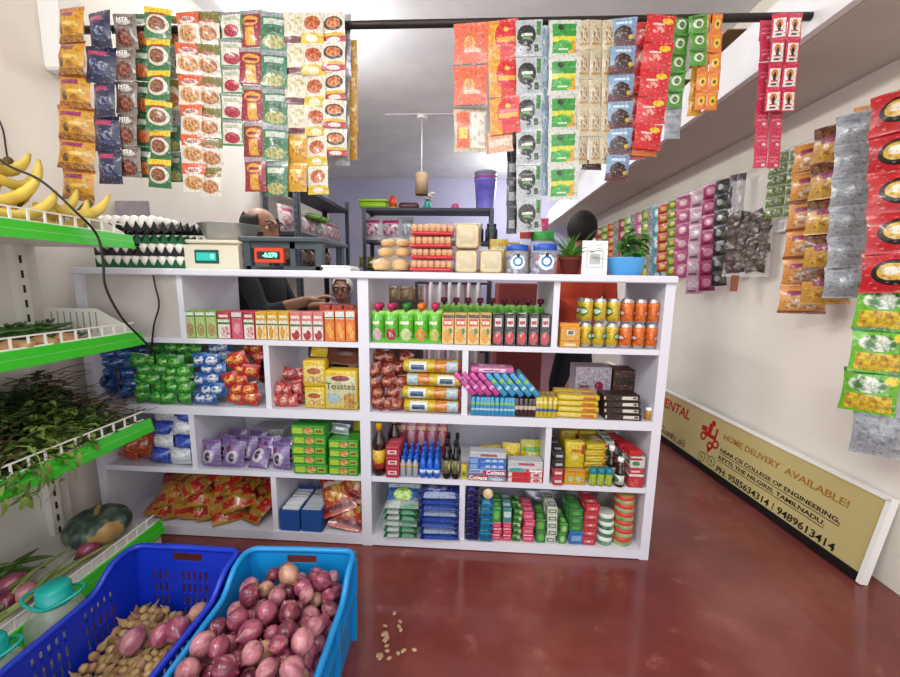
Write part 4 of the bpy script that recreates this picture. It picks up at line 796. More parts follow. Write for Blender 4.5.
for i, k in enumerate(('red', 'red', 'teal', 'pale')):
    hh = hl / 4; t = thing('toothpaste_box', '%s toothpaste box in the stack beside the divider' % {'red': 'red and white', 'teal': 'white, teal and red', 'pale': 'pale grey and red'}[k], 'box', (xl, .05, z), (0, 0, random.uniform(-.03, .03)), 'toothpaste boxes'); link('box_body', rbox('box_body', (wl_, .05, hh * .98), .002, tb[k]), t)
    if k == 'teal': text('Colgate', hh * .7, INKW, t, (.04, -.0256, hh * .3), bold=.0004)
    z += hh
for i, (pa, pb, pyt, c, nm) in enumerate(((480, 500, 444, 'c2a81c', 'mustard'), (501, 519, 442, 'e2c818', 'yellow and red'), (520, 541, 439, 'c8c01c', 'lime yellow'))):
    x, wd, h = fit(pa, pb, pyt, ZS3, .11); put('spice_pouch', '%s pouch standing behind the toothpaste boxes' % nm, 'pouch', pouch('spice_pouch', wd * 1.05, h, .04, [pm('spouch%d' % i, c, [('e', .5, .5, .34, .14, ('d8482a', c, 5) if i == 1 else 'e8e0a0'), ('r', .1, .66, .9, .8, ('d8d4b0', 'e0c81c', '5aa03a')[i])])], i, 6, 8), (x, .115, ZS3), rot=(-.1, 0, random.uniform(-.1, .1)))
x, wd, h = fit(552.5, 563, 450, ZS3)
for i in range(4):
    for r in range(3): put('sachet_box', '%s little box in the stack beside the divider' % ('red' if i < 2 else 'black'), 'box', rbox('sachet_box', (wd, .06, h / 4 * .98), .002, [pm('lb%d' % (i // 2), ('c0323c', '1c1a1c')[i // 2], [('r', .15, .35, .85, .65, ('efd8d8', 'b8b8b8')[i // 2])], bump=0)]), (x, .045 + r * .062, ZS3 + i * h / 4), 0, 'little red and black boxes')
ym = [pm('yellow_pack', 'dcc41a', [('r', .3, .6, .8, .72, 'c8701c'), ('r', .82, .55, 1, .9, 'c02820'), ('e', .5, .4, .2, .1, 'e8dc8a')], bump=.25, coat=.4)]
x, wd, h = fit(565, 585, 446, ZS3)
put('noodle_pack', 'upright yellow pack standing on orange boxes', 'packet', rbox('noodle_pack', (wd, .04, .105), .006, ym, 2), (x, .06, ZS3 + .062)); put('spice_box', 'orange and yellow box under the upright yellow pack', 'box', rbox('spice_box', (wd + .006, .05, .06), .002, [pm('oy', 'dca81c', [('e', .3, .4, .12, .2, 'b8d0b0'), ('e', .68, .4, .12, .2, 'b8d0b0'), ('r', 0, .8, 1, 1, 'd8841c')])]), (x + .001, .05, ZS3))
ym2 = rbox('noodle_pack', (.085, .10, .024), .007, ym, 2)
for i in range(6): put('noodle_pack', 'flat yellow and red pack in the pile behind green tubes', 'packet', ym2, (gx(599, 450) + (i % 2) * .004, .12, ZS3 + i * .0245), random.uniform(-.1, .1), 'flat yellow packs')
for i in range(3): put('noodle_pack', 'yellow pack standing at the back of the pile', 'packet', rbox('noodle_pack', (.075, .04, .15), .008, ym, 2), (gx(568 + i * 18, 440, .2), .22, ZS3), random.uniform(-.1, .1), 'yellow packs at the back')
tg = pm('tube_green', 'a8c02a', [('e', .5, .3, .26, .14, 'dfe6d0'), ('r', 0, 0, 1, .06, '5a8a1c')], bump=0); tcap = mat('teal_cap', '1f7a8a', rough=.3)
for i in range(3):
    t = thing('cream_jar', 'lime green jar with a teal lid in the front row', 'jar', (gx(593 + i * 8, 478), .035, ZS3), group='lime green jars with teal lids'); mb = MB(); mb.lathe([(.0125, 0), (.0138, .004), (.0138, .046), (.012, .05), (0, .05)], 14); link('jar_body', mb.mesh('jar_body', tg), t)
    mb = MB(); mb.lathe([(.0142, .048), (.0146, .052), (.0146, .066), (.012, .070), (0, .070)], 14); link('lid', mb.mesh('lid', tcap), t)
dk = mat('medicine_glass', '1c120e', rough=.15, coat=.5); gl_ = pm('medlabel', 'e2e6de', [('e', .5, .5, .3, .3, '2a8a4a')], bump=0)
for i, (pc, yy) in enumerate(((620.5, .035), (615, .075))): bottle('tonic_bottle', 'small dark tonic bottle with white cap%s' % (', behind another' if i else ''), gx(pc, 470), yy, ZS3, .115 + .03 * i, .0175, dk, WHITE, gl_, 'tonic bottles', shoulder=.5, neck=.55, labz=(.1, .42))
x, wd, h = fit(628, 643.5, 456, ZS3)
mm = [[pm('rb0', 'c8303a', [('e', .4, .4, .3, .3, ('e06a5a', 'b82030', 5)), ('r', 0, .85, 1, 1, 'e8e4de')], bump=0)], [pm('rb1', 'c83848', [('r', .1, .3, .7, .6, 'e8d0d0')], bump=0)], [pm('rb2', 'd8dcd6', [('e', .4, .4, .26, .2, '3a8a4a'), ('r', 0, .7, .8, .9, 'b8302c')], bump=0)]]
zz = ZS3
for i, q in enumerate((.44, .2, .36)):
    for r in range(3): put('medicine_box', '%s box in the stack at the end panel' % ('red and white fruit', 'plain red', 'white and green')[i], 'box', rbox('medicine_box', (wd, .055, h * q * .98), .002, mm[i]), (x - r * .006, .05 + r * .058, zz), 0, 'boxes stacked at the end panel')
    zz += h * q
for i in range(4): put('red_tube', 'red carton lying on top of the end panel stack', 'box', rbox('red_tube', (.05, .05, .022), .003, [mat('redbox', 'b82026', rough=.35)]), (x - .01 - i * .012, .05 + i * .055, zz + .0 + (.0 if i < 3 else .0)), .1, 'red cartons on top')
for i in range(3): put('tonic_box', 'white and green carton behind the tonic bottles', 'box', rbox('tonic_box', (.035, .04, .15), .002, [pm('tonicbox', 'd8dcd6', [('r', 0, .6, 1, .9, '3a6a4a'), ('e', .5, .35, .3, .12, '5a8a5a')], bump=0)]), (gx(617, 450) - .0 + i * .0, .12 + i * .045, ZS3), 0, 'white and green cartons')

# row four ------------------------------------------------------------
rg = [pouch('vermicelli_pack', .13, .17, .05, [pm('rg%d' % i, 'b8862c', [('r', 0, .6, .55, 1, 'b8201c'), ('r', .6, .3, 1, .62, 'c0281c'), ('r', 0, .12, .4, .3, 'b8281c'), ('e', .6, .8, .3, .14, ('d8a83a', 'b8701c', 6)), ('r', .45, .05, .9, .16, 'c9301c')], rough=.15, bump=.5, coat=.7)], i, 7, 8, wr=.2) for i in range(2)]
k = 0
for lv in range(3):
    for c in range(6 - lv):
        for r in range(2):
            x = gx(152, 510) + c * .079 + lv * .036; put('vermicelli_pack', 'glossy red and gold vermicelli pack in the bottom heap', 'packet', rg[k % 2], (x, .055 + r * .10 + lv * .02, ZB + lv * .048), group='red and gold vermicelli packs', rot=(-1.1 + random.uniform(-.1, .1), random.uniform(-.3, .3), random.uniform(-.8, .8))); k += 1
bb = mat('blue_carton', '1f4f96', rough=.5)
for i, (pa, pb) in enumerate(((280.5, 300), (301.5, 322))):
    x, wd, h = fit(pa, pb, 510, ZB); t = thing('sachet_carton', 'open blue carton full of white sachets, %s the red packs' % ('beside' if i else 'one carton away from'), 'carton', (x, .03, ZB), (0, 0, -.02), 'open blue cartons'); L = .17
    for nm, c, d in (('front_wall', (0, 0, h / 2), (wd, .003, h)), ('back_wall', (0, L, h / 2 + .006), (wd, .003, h + .012)), ('side_wall', (-wd / 2, L / 2, h / 2), (.003, L, h)), ('side_wall', (wd / 2, L / 2, h / 2), (.003, L, h)), ('bottom', (0, L / 2, .002), (wd, L, .003))): link(nm, B(nm, bb, (c, d)), t)
    me = rbox('white_sachet', (wd - .008, .010, h * .98), .002, [mat('sachet_white', 'cfd4d6', rough=.4) if i == 0 else mat('sachet_grey', 'a8b0b4', rough=.4)])
    for q in range(12): put('white_sachet', '%s sachet standing in the open blue carton %s' % (('white', 'by the divider') if i == 0 else ('grey white', 'by the red packs')), 'sachet', me, (x, .042 + q * .013, ZB + .004), 0, 'sachets in the blue cartons', rot=(random.uniform(-.08, .08), 0, random.uniform(-.03, .03)))
rp = [pouch('chips_pack', .14, .17, .05, [pm('rp%d' % i, 'b83a1c', [('e', .5, .5, .36, .22, ('e8c05a', 'c8501c', 5)), ('r', .1, .7, .9, .84, 'efe6d6'), ('r', 0, .1, 1, .2, '6a1a10')], rough=.18, bump=.5, coat=.6)], 4 + i, 7, 8, wr=.22) for i in range(2)]
for i, (dx, yy, zz, rx, ry) in enumerate(((0, .08, 0, -.9, 0.2), (-.015, .10, .05, -.8, -.3), (.02, .13, .09, -.7, .2), (-.02, .17, .12, -.6, -.1), (.01, .22, 0, -.2, 0))):
    put('chips_pack', 'crinkled red and cream snack pack beside the middle upright', 'packet', rp[i % 2], (gx(342, 512) + dx, yy - .045 if i < 4 else yy, ZB + zz), group='red and cream snack packs', rot=(rx, ry, .2 * (i % 2)))
def flatstack(name, label, group, pa, pb, pyt, z, n, mats, dep=.11, soft=True, rows=1, jit=.05, Y=.008, cat='packet', y0=.06):
    x, wd, h = fit(pa, pb, pyt, z, Y); hh = h / n
    me = []
    for q in mats:
        if soft:
            p_ = pouch('packet', wd * 1.03, dep, hh * 1.0, [q], len(me), 6, 6, crimp=.06, wr=.22)
            p_.transform(Matrix.Translation((0, -dep / 2, hh / 2)) @ Matrix.Rotation(-PI / 2, 4, 'X')); me.append(p_)
        else: me.append(rbox('packet', (wd, dep, hh * .98), min(.003, hh * .12), [q]))
    for r in range(rows):
        for i in range(n): put(name, label, cat, me[i % len(me)], (x + random.uniform(-.003, .003), y0 + r * (dep + .005), z + i * hh), random.uniform(-jit, jit), group)
    return x, wd, z + h
gw = [pm('gw%d' % i, c, [('r', .1, .0, .45, .3, 'e2eae6'), ('e', .5, .6, .3, .2, c2), ('r', .55, .02, .9, .2, '8ac8a0')], rough=.22, bump=.5, coat=.5) for i, (c, c2) in enumerate((('1f7a4a', 'd0e0d8'), ('2a8a5a', '1a4a8a'), ('b8ccc2', '1a5a3a')))]
x, wd, zt = flatstack('detergent_pack', 'green and white detergent pack lying in the stack beside the blue stack', 'green and white detergent packs', 385, 418, 502, ZB, 6, gw)
put('detergent_pack', 'blue green detergent pack with a lime burst, standing on top of the stack', 'packet', pouch('detergent_pack', wd, .075, .03, [pm('gwtop', '1a5a9c', [('e', .5, .45, .3, .34, ('8ac83a', 'd8e88a', 5)), ('r', 0, .8, 1, 1, 'd0dce0'), ('r', 0, 0, 1, .14, '2a8a4a')])], 3), (x, .05, zt - .02), rot=(-.7, 0, 0))
bl = [pm('bl%d' % i, c, [('r', .1, .0, .9, .3, c2), ('e', .4, .55, .3, .2, ('3a5ad0', 'c8d4ea', 5))], rough=.22, bump=.5, coat=.5) for i, (c, c2) in enumerate((('1f34a0', '3a60c8'), ('26409c', 'b8c8e8'), ('182a84', '5a78d0')))]
flatstack('detergent_pack', 'royal blue detergent pack lying in the tall blue stack', 'royal blue detergent packs', 420, 459, 492, ZB, 8, bl)
pu = [pm('pu%d' % i, c, [('r', .1, .2, .6, .7, c2)], rough=.22, bump=.5, coat=.5) for i, (c, c2) in enumerate((('2a2364', '8a84b8'), ('221c58', '5a54a0')))]
flatstack('wash_sachet', 'dark purple sachet in the stack by the low divider', 'dark purple sachets', 465.5, 479, 489, ZB, 8, pu, .09)
te = [pm('te%d' % i, c, [('r', .1, .2, .7, .6, c2)], rough=.22, bump=.5, coat=.5) for i, (c, c2) in enumerate((('1f7ab0', '5ab8dc'), ('2a94c4', 'a8dcec')))]
x, wd, zt = flatstack('wash_sachet', 'teal blue sachet in the stack beside purple sachets', 'teal blue sachets', 479.5, 493, 503, ZB, 7, te, .09)
mb = MB(); mb.lathe([(.018, 0), (.020, .004), (.020, .010), (0, .010)], 16, [0, 0, 1]); put('scrub_tin', 'small round yellow and white scrubber standing on the teal sachets', 'scrubber', mb.mesh('scrub_tin', [mat('scrub_edge', 'c8c4b0'), mat('scrub_face', 'c8a83a', 'e6dfc8', 60, .5)]), (x + .004, .05, zt + .012), rot=(PI / 2 - .25, 0, 0))
def soaps(label, group, pa, pb, pyt, z, n, base, layers, dep=.055, rows=2, rz=0, **k): return flatstack('soap_box', label, group, pa, pb, pyt, z, n, [pm('soap_' + label[:14].replace(' ', '_'), base, layers, bump=0, coat=.35)], dep, False, rows, .04, cat='box', **k)
x, wd, z1 = soaps('pink soap box in the paired pink stack', 'pink soap boxes', 491.5, 501.5, 523, ZB, 3, 'd02c5a', [('r', .15, .3, .85, .7, 'e8708c')]); soaps('pink soap box in the paired pink stack', 'pink soap boxes', 502, 511.5, 523, ZB, 3, 'd02c5a', [('r', .15, .3, .85, .7, 'e8708c')])
soaps('green soap box on top of the pink boxes', 'green soap boxes on pink', 492, 501.5, 508, z1, 1, '2a9a3a', [('e', .5, .5, .3, .3, '7ac85a')]); soaps('teal and white soap box on top of the pink boxes', 'green soap boxes on pink', 502, 511.5, 509, z1, 1, '3a8a8a', [('r', .1, .4, .9, .8, 'd0e6e4')])
soaps('green and dark soap box in the narrow stack beside pink soap', 'green and dark soap boxes', 512.5, 521.5, 511, ZB, 5, '2f8a2a', [('r', .1, .3, .7, .6, '16301a'), ('r', .6, .5, .95, .9, 'c8dc8a')])
soaps('rose pink soap box in the tall single stack', 'rose soap boxes', 522.5, 534.5, 513, ZB, 4, 'd43a62', [('r', .15, .3, .85, .7, 'ec8aa2')])
soaps('dark green soap box standing beside the rose stack', 'dark green soap boxes', 535.5, 546, 520, ZB, 2, '1f7a34', [('e', .5, .5, .34, .34, '6ab84a')])
soaps('white soap box with green print in the middle stack', 'white soap boxes', 546.5, 557.5, 508, ZB, 5, 'd4dccc', [('r', .15, .25, .85, .75, '3a6a44'), ('r', .25, .4, .75, .62, 'e6eae0')])
soaps('grass green soap box beside the white stack', 'grass green soap boxes', 558.5, 567, 524, ZB, 2, '3a9a3a', [('e', .5, .5, .3, .3, 'b8dc8a')])
x, wd, z1 = soaps('blue soap box under the dark green cartons', 'blue soap boxes', 568, 583, 532, ZB, 1, '2a70c0', [('r', .15, .3, .85, .7, '8ab8e0')]); soaps('deep green soap carton stacked on blue', 'deep green soap cartons', 568, 583, 510, z1, 3, '1f7a2c', [('e', .5, .5, .3, .3, '5aa84a')])
soaps('red soap box in the stack beside round tins', 'red soap boxes', 583.5, 598.5, 505, ZB, 5, 'c02430', [('r', .15, .3, .85, .7, 'e0707a'), ('r', .4, .4, .6, .6, 'f0d8d8')])
def tin(label, group, px_a, px_b, pyt, n, band, side, topm):
    x, wd, h = fit(px_a, px_b, pyt, ZB); hh = h / n; R = wd / 2
    mb = MB(); mb.lathe([(R * .96, 0), (R, .002), (R, hh * .5), (R, hh * .52), (R * 1.01, hh * .54), (R * 1.01, hh * .96), (R * .95, hh * .985), (0, hh * .985)], 22, [1, 1, 1, 0, 0, 0, 2]); me = mb.mesh('tub', [band, side, topm])
    for i in range(n): put('dish_soap_tub', label, 'tub', me, (x + random.uniform(-.003, .003), .035 + R, ZB + i * hh), random.uniform(0, 6), group)
tin('round white and green dish soap tub in the shorter stack', 'white and green tubs', 599.5, 616.5, 516, 4, mat('tub_white', 'd8dcd4', rough=.3), mat('tub_dkgreen', '1c5a38', '7aa88a', 40, .35), pm('tubtop', 'd0d8c8', [('e', .5, .5, .3, .3, '5aa03a')]))
tin('round green tub with red rims in the taller stack', 'green and red tubs', 617.5, 638.5, 498, 6, mat('tub_red', 'c23a2a', rough=.3), mat('tub_green', '5a8f34', 'b0b890', 30, .35), mat('tub_top', '8aa85a', 'c8a84a', 30, .3))
x, wd, h = fit(524, 567, 491, ZB, .22)
put('silver_pouch', 'large crinkled silver pouch behind the soap boxes', 'pouch', pouch('silver_pouch', wd, h, .05, [SILVER], 6, 8, 8), (x, .24, ZB), rot=(-.12, 0, .05))
put('clear_bag', 'small cloudy plastic bag behind the round tubs', 'bag', pouch('clear_bag', .10, .19, .05, [mat('cloudy', 'b8a890', 'd6d0c4', 20, .3)], 7, 7, 7), (gx(607, 498, .2), .24, ZB), rot=(-.15, .2, .1))

YO[0] = 0.0
# ------------------------------------------------------------------ on the counter top
ZT = 1.1
# egg trays
def egg_tray_mesh(nx, ny, p, m, nm='tray'):
    mb = MB(); n = 3; W, D = nx * p, ny * p; res = 4; gx_, gy_ = nx * res, ny * res; vs = []; fs = []
    for j in range(gy_ + 1):
        for i in range(gx_ + 1):
            x, y = i / res, j / res
            z = .018 + .020 * (-(math.cos(2 * PI * (x - .5)) + math.cos(2 * PI * (y - .5))) / 2) 
            if i in (0, gx_) or j in (0, gy_): z = .018 + .020 * (-math.cos(2 * PI * ((x if j in (0, gy_) else y) - .5)))
            vs.append((x * p - W / 2, y * p - D / 2, z))
    for j in range(gy_):
        for i in range(gx_): a = j * (gx_ + 1) + i; fs.append((a, a + 1, a + gx_ + 2, a + gx_ + 1))
    mb.add(vs, fs, 0, None, True)
    # scalloped outer wall
    for (ax, sgn) in ((0, -1), (0, 1), (1, -1), (1, 1)):
        k = nx if ax == 0 else ny; half = (D if ax == 0 else W) / 2
        for i in range(k * res):
            t0, t1 = i / res, (i + 1) / res
            def P_(t, z): return (t * p - W / 2, sgn * half, z) if ax == 0 else (sgn * half, t * p - D / 2, z)
            za, zb = .018 + .020 * -math.cos(2 * PI * (t0 - .5)), .018 + .020 * -math.cos(2 * PI * (t1 - .5))
            mb.add([P_(t0, 0), P_(t1, 0), P_(t1, max(zb, .006)), P_(t0, max(za, .006))], [(0, 1, 2, 3)])
    return mb.mesh(nm, m)
TG, TK = mat('tray_green', '0f5a30', rough=.45), mat('tray_black', '14151a', rough=.5)
mb = MB(); mb.lathe([(0, -.027), (.012, -.023), (.020, -.008), (.0215, .002), (.019, .014), (.011, .025), (0, .029)], 12); EGG = mb.mesh('egg', mat('egg_white', 'e6e2da', rough=.45))
ex0, ex1 = gx(94, 260, .04), gx(183, 260, .04); NXE, NYE = 10, 4; p_ = (ex1 - ex0) / NXE
cols_ = [TG, TK, TG, TK]; names_ = ['green', 'black', 'green', 'black']
pos_ = ['lowest in the stack', 'second in the stack', 'third in the stack', 'topmost in the stack']
for lv in range(4):
    z = ZT + lv * .047 + (.012 if lv >= 2 else 0) * 0
    t = thing('egg_tray', '%s plastic egg tray, %s' % (names_[lv], pos_[lv]), 'egg tray', ((ex0 + ex1) / 2 , .045 + p_ * NYE / 2, z), (0, 0, 0), 'stacked egg trays')
    link('tray', egg_tray_mesh(NXE, NYE, p_, cols_[lv]), t)
    for j in range(NYE):
        for i in range(NXE):
            if lv in (0, 1, 3) and (j == 0 or lv == 3 or i in (0, NXE - 1)) and not (lv == 3 and i > 6) and not (lv == 1 and i in (1, 4)):
                put('egg', 'white egg sitting in the %s egg tray' % pos_[lv].split(' in')[0], 'egg', EGG, (t.location.x + (i + .5) * p_ - NXE * p_ / 2, t.location.y + (j + .5) * p_ - NYE * p_ / 2, z + .032), random.uniform(0, 3), 'eggs in the trays')
pp = pouch('notice_paper', .17, .07, .001, [mat('lilac_paper', 'b9b3bd', 'a8a2b0', 30, .7)], 1, 4, 4)
put('notice_paper', 'sheet of lilac grey printed paper propped behind the egg trays', 'paper', rbox('notice_paper', (.19, .004, .30), .001, [mat('lilac_paper', 'b9b3bd', 'a8a2b0', 30, .7)]), (gx(126, 215, .28), .30, ZT))
# counter scale with steel pan
def scale1():
    Y = .05; x0, x1 = gx(184, 262, Y), gx(241, 262, Y); W = x1 - x0; CREAM = mat('cream_plastic', 'd8d2bd', rough=.4)
    t = thing('weighing_scale', 'cream counter scale with a shiny steel pan and green display', 'scale', ((x0 + x1) / 2, Y + .11, ZT))
    H = gz(212, 243, Y) - ZT; mb = MB(); mb.prism([(-.11, 0), (.11, 0), (.11, H), (-.08, H), (-.11, H * .9)], 0, -W / 2, W / 2 * .93); link('housing', mb.mesh('housing', CREAM), t)
    link('platform', rbox('platform', (W * 1.02, .2, .014), .005, [CREAM], 2), t, (0, 0, H))
    d = link('display', rbox('display', (W * .42, .006, H * .52), .002, [mat('lcd_frame', '20504a', rough=.3)]), t, (-.02, -.111, H * .22))
    link('screen', B('screen', mat('lcd_green', '2fae9c', rough=.3, emit=.35), ((0, -.004, H * .26), (W * .34, .002, H * .3))), d)
    text('0', .025, mat('lcd_digit', '9affd0', emit=1.5), d, (.025, -.0056, H * .26))
    mb = MB(); k = .064
    n = 28; prof = [(.0, .0), (.085, .0), (.098, .012), (.125, k), (.129, k + .002), (.124, k), (.095, .014), (0, .004)]
    for q in range(1): mb.lathe([(r * 1.0, z) for r, z in prof], n, 0, sx=.92, sy=.8)
    pan = link('pan', mb.mesh('pan', mat('brushed_steel', 'b4b4b0', rough=.3, metal=.6)), t, (.008, 0, H + .0145))
scale1()
def scale2():
    Y = .06; x0, x1 = gx(243, 262, Y), gx(322, 262, Y); W = x1 - x0; SL = mat('slate_paint', '37434a', rough=.45)
    t = thing('platform_scale', 'slate grey platform scale with a red digital display', 'scale', ((x0 + x1) / 2, Y + .12, ZT)); H = gz(285, 237, Y) - ZT
    link('platform', rbox('platform', (W * 1.06, .30, .018), .003, [SL]), t, (.0, .02, H - .018))
    for sx in (-1, 1):
        link('frame_leg', B('frame_leg', SL, ((sx * (W / 2 - .014), -.10, (H - .018) / 2), (.028, .03, H - .018))), t); link('frame_leg', B('frame_leg', SL, ((sx * (W / 2 - .014), .13, (H - .018) / 2), (.028, .03, H - .018))), t)
    link('crossbar', B('crossbar', SL, ((W * .12, -.098, (H - .018) / 2), (.02, .024, H - .018))), t)
    link('crossbar', B('crossbar', SL, ((0, -.098, H - .03), (W * .94, .024, .026))), t); link('base_bar', B('base_bar', SL, ((0, -.10, .008), (W * .94, .03, .016))), t)
    zt, zb = gz(270, 248, Y) - ZT, gz(270, 263, Y) - ZT; xa, xb = gx(256, 255, Y) - t.location.x, gx(285, 255, Y) - t.location.x
    d = link('display', rbox('display', (xb - xa, .02, zt - zb), .003, [mat('display_red', 'd8401c', rough=.35), mat('display_red', 'd8401c')]), t, ((xa + xb) / 2, -.125, zb))
    link('screen', B('screen', BLACK, ((0, -.0108, (zt - zb) * .5), ((xb - xa) * .78, .002, (zt - zb) * .5))), d)
    text('-0.270', .022, mat('led_green', '6affb0', emit=3), d, (.006, -.0122, (zt - zb) * .5), bold=.0006)
    mb = MB(); mb.tube([(-W / 2 + .02, -.09, .09), (-W / 2 - .012, -.10, .07), (-W / 2 - .014, -.10, .02), (-W / 2 + .03, -.11, .006), (.0, -.12, .010)], .004, 8); link('cable', mb.mesh('cable', BLACK), t)
scale2()
put('bill_pad', 'small stack of white bill pads beside the platform scale', 'notepad', (lambda mb: ([mb.box((random.uniform(-.004, .004), random.uniform(-.004, .004), .004 + k * .007), (.105, .14, .006)) for k in range(3)], mb.mesh('bill_pad', WHITE))[1])(MB()), (gx(336, 268, .05), .11, ZT), .05)
# bun bags, rusk packets, bread bags
FILM = mat('bread_film', 'f0e6d2', rough=.12, alpha=.3, coat=.5)
BUN = mat('bun_crust', 'd8a868', 'e6c892', 14, .6)
def bunbag(label, pa, pb, pyt, pyb, y, n=2):
    xa, xb = gx(pa, 262, y), gx(pb, 262, y); zt, zb = gz(pa, pyt, y), max(ZT, gz(pa, pyb, y)); W, H = xb - xa, zt - zb
    t = thing('bun_bag', label, 'bag', ((xa + xb) / 2, y, zb), group='bags of buns')
    for i in range(n):
        mb = MB(); mb.lathe([(0, 0), (.8, .05), (1, .35), (.9, .7), (.5, .93), (0, 1)], 14); o = link('bun', mb.mesh('bun', BUN), t, ((i - (n - 1) / 2) * W / n * .9, .0, H * .06), scale=None); o.scale = (W / n * .46, .045, H * .8)
    link('film', pouch('film', W, .10, H, [FILM], 2, 8, 6, wr=.25), t, (0, -.05, H / 2), (-PI / 2, 0, 0))
bunbag('long clear bag of golden buns lowest on the counter beside rusk packets', 371, 412, 256, 271, .08)
bunbag('clear bag of pale buns in the middle of the bun pile', 377, 413, 246, 257, .09)
bunbag('clear bag of pale buns on top of the bun pile', 380, 412, 238, 247, .10)
RUSK = mat('rusk_crumb', 'c8906a', 'e0b48a', 30, .7)
edges_ = [272, 260, 249, 237, 225]
for i in range(4):
    y = .08; xa, xb = gx(411, 262, y), gx(453, 262, y); zb, zt = max(ZT, gz(430, edges_[i], y)), gz(430, edges_[i + 1], y); W, H = xb - xa, zt - zb
    t = thing('rusk_packet', 'clear packet of pinkish rusks with a red band, %s in the pile' % ['lowest', 'second', 'third', 'topmost'][i], 'packet', ((xa + xb) / 2 + (.004 * (i % 2)), y, zb), (0, 0, random.uniform(-.04, .04)), 'rusk packets with red bands')
    for k in range(7): link('rusk', rbox('rusk', (W / 7 * .92, .10, H * .62), .006, [RUSK], 2), t, ((k - 3) * W / 7 * .96, .0, H * .30), (0, random.uniform(-.15, .15), 0))
    link('red_band', rbox('red_band', (W * .98, .115, H * .30), .006, [mat('rusk_band', 'c4202c', rough=.2, coat=.5)], 2), t, (0, 0, .001))
    link('film', pouch('film', W * 1.06, .12, H, [FILM], 3, 8, 6, wr=.15), t, (0, -.06, H / 2 + .003), (-PI / 2, 0, 0))
SL_ = mat('white_bread', 'cfc19a', 'dcd0b0', 16, .75); CR_ = mat('bread_crust', 'b98a52', rough=.7)
for lab_, pa, pb, pyt, zb in (('bag of sliced white bread at the bottom beside rusk packets', 454, 478, 250, ZT), ('bag of sliced white bread beside the blue lidded jars', 479, 503, 250, ZT), ('bag of sliced white bread stacked on another bread bag', 454.5, 480, 224, None)):
    y = .09; xa, xb = gx(pa, 262, y), gx(pb, 262, y)
    if zb is None: zb = ztop_
    zt = gz((pa + pb) / 2, pyt, y); ztop_ = zt; W, H = xb - xa, zt - zb
    t = thing('bread_bag', lab_, 'bread', ((xa + xb) / 2, y, zb), (0, 0, random.uniform(-.05, .05)), 'bags of sliced bread')
    for k in range(6): link('slice', rbox('slice', (W * .88, .014, H * .92), .008, [SL_, CR_], 2), t, (0, -.04 + k * .0165, .002))
    link('film', pouch('film', W * 1.08, H * 1.04, .14, [FILM], 5, 8, 8, crimp=.04, wr=.2), t, (0, .0, .0))
# jars with blue lids
JG = mat('jar_plastic', 'd8e0ea', rough=.08, alpha=.28, coat=.4); BLID = mat('blue_lid', '1f4fae', rough=.35)
def jar(label, pa, pb, pyt, y, lidm, fill, sticker=True, group=None):
    xa, xb = gx(pa, 262, y), gx(pb, 262, y); R = (xb - xa) / 2; H = gz((pa + pb) / 2, pyt, y) - ZT
    t = thing('sweet_jar', label, 'jar', ((xa + xb) / 2, y + R, ZT), group=group); mb = MB(); mb.lathe([(R * .9, 0), (R, .008), (R, H * .74), (R * .86, H * .82), (0, H * .82)], 22); link('jar_body', mb.mesh('jar_body', JG), t)
    mb = MB(); mb.lathe([(R * .92, H * .79), (R * .93, H * .8), (R * .93, H * .97), (R * .86, H), (0, H)], 22); link('lid', mb.mesh('lid', lidm), t)
    rnd = random.Random(label); mb = MB(); mb.lathe([(0, 0), (.008, .001), (.010, .006), (.008, .011), (0, .012)], 8)
    mes = [mb.mesh('sweet', mat('sweet_%s' % c, c, rough=.3)) for c in fill]
    for k in range(34):
        a = rnd.uniform(0, 6.3); rr = R * .78 * math.sqrt(rnd.random()); link('sweet', mes[k % len(mes)], t, (rr * math.cos(a), rr * math.sin(a), .006 + H * .6 * (k / 34)), (rnd.uniform(0, 3), rnd.uniform(0, 3), 0))
    if sticker:
        def dsc(r, m, zc, yy, nm, n=20):
            mb = MB(); vs = [(0, yy, zc)]
            for i in range(n): g = 2 * PI * i / n; x_ = r * math.cos(g); vs.append((x_, -math.sqrt(max(R * R * 1.03 - x_ * x_, 1e-6)) + yy + R, zc + r * math.sin(g)))
            vs[0] = (0, -R * 1.015 + yy + R, zc); mb.add(vs, [(0, 1 + i, 1 + (i + 1) % n) for i in range(n)]); return link(nm, mb.mesh(nm, m), t)
        dsc(R * .6, WHITE, H * .4, -R - .001, 'label'); dsc(R * .42, mat('label_blue', '2a7ac0'), H * .42, -R - .002, 'label_ring'); dsc(R * .26, WHITE, H * .42, -R - .003, 'label_centre'); dsc(R * .14, INKK, H * .62, -R - .003, 'label_dot')
jar('clear sweet jar with a blue lid beside the bread', 506, 530, 244, .05, BLID, ('2a4a9a', 'c8c8d8'), group='jars with blue lids')
jar('clear sweet jar with a blue lid beside the green lidded jar', 533.5, 560, 243, .05, BLID, ('c02a6a', '2a4a9a', 'd8d8e0'), group='jars with blue lids')
jar('clear sweet jar with a green lid behind a blue lidded jar', 531, 556, 230, .15, mat('green_lid', '2f9a3a', rough=.35), ('b8a05a', 'd86a8a', '8ac83a'), False)
jar('small red topped jar behind the blue lidded jars', 519, 532, 228, .17, mat('red_lid', 'b03028', rough=.35), ('c8963a', 'a86a3a'), False)
put('sweet_bag', 'pink puff of wrapped sweets on top of the green lidded jar', 'sweets', pouch('sweet_bag', .06, .05, .05, [mat('pink_film', 'd8286a', 'e86a9c', 30, .3)], 2, 6, 6, wr=.25), (gx(542, 225, .18), .2, gz(543, 230, .15) + .001))
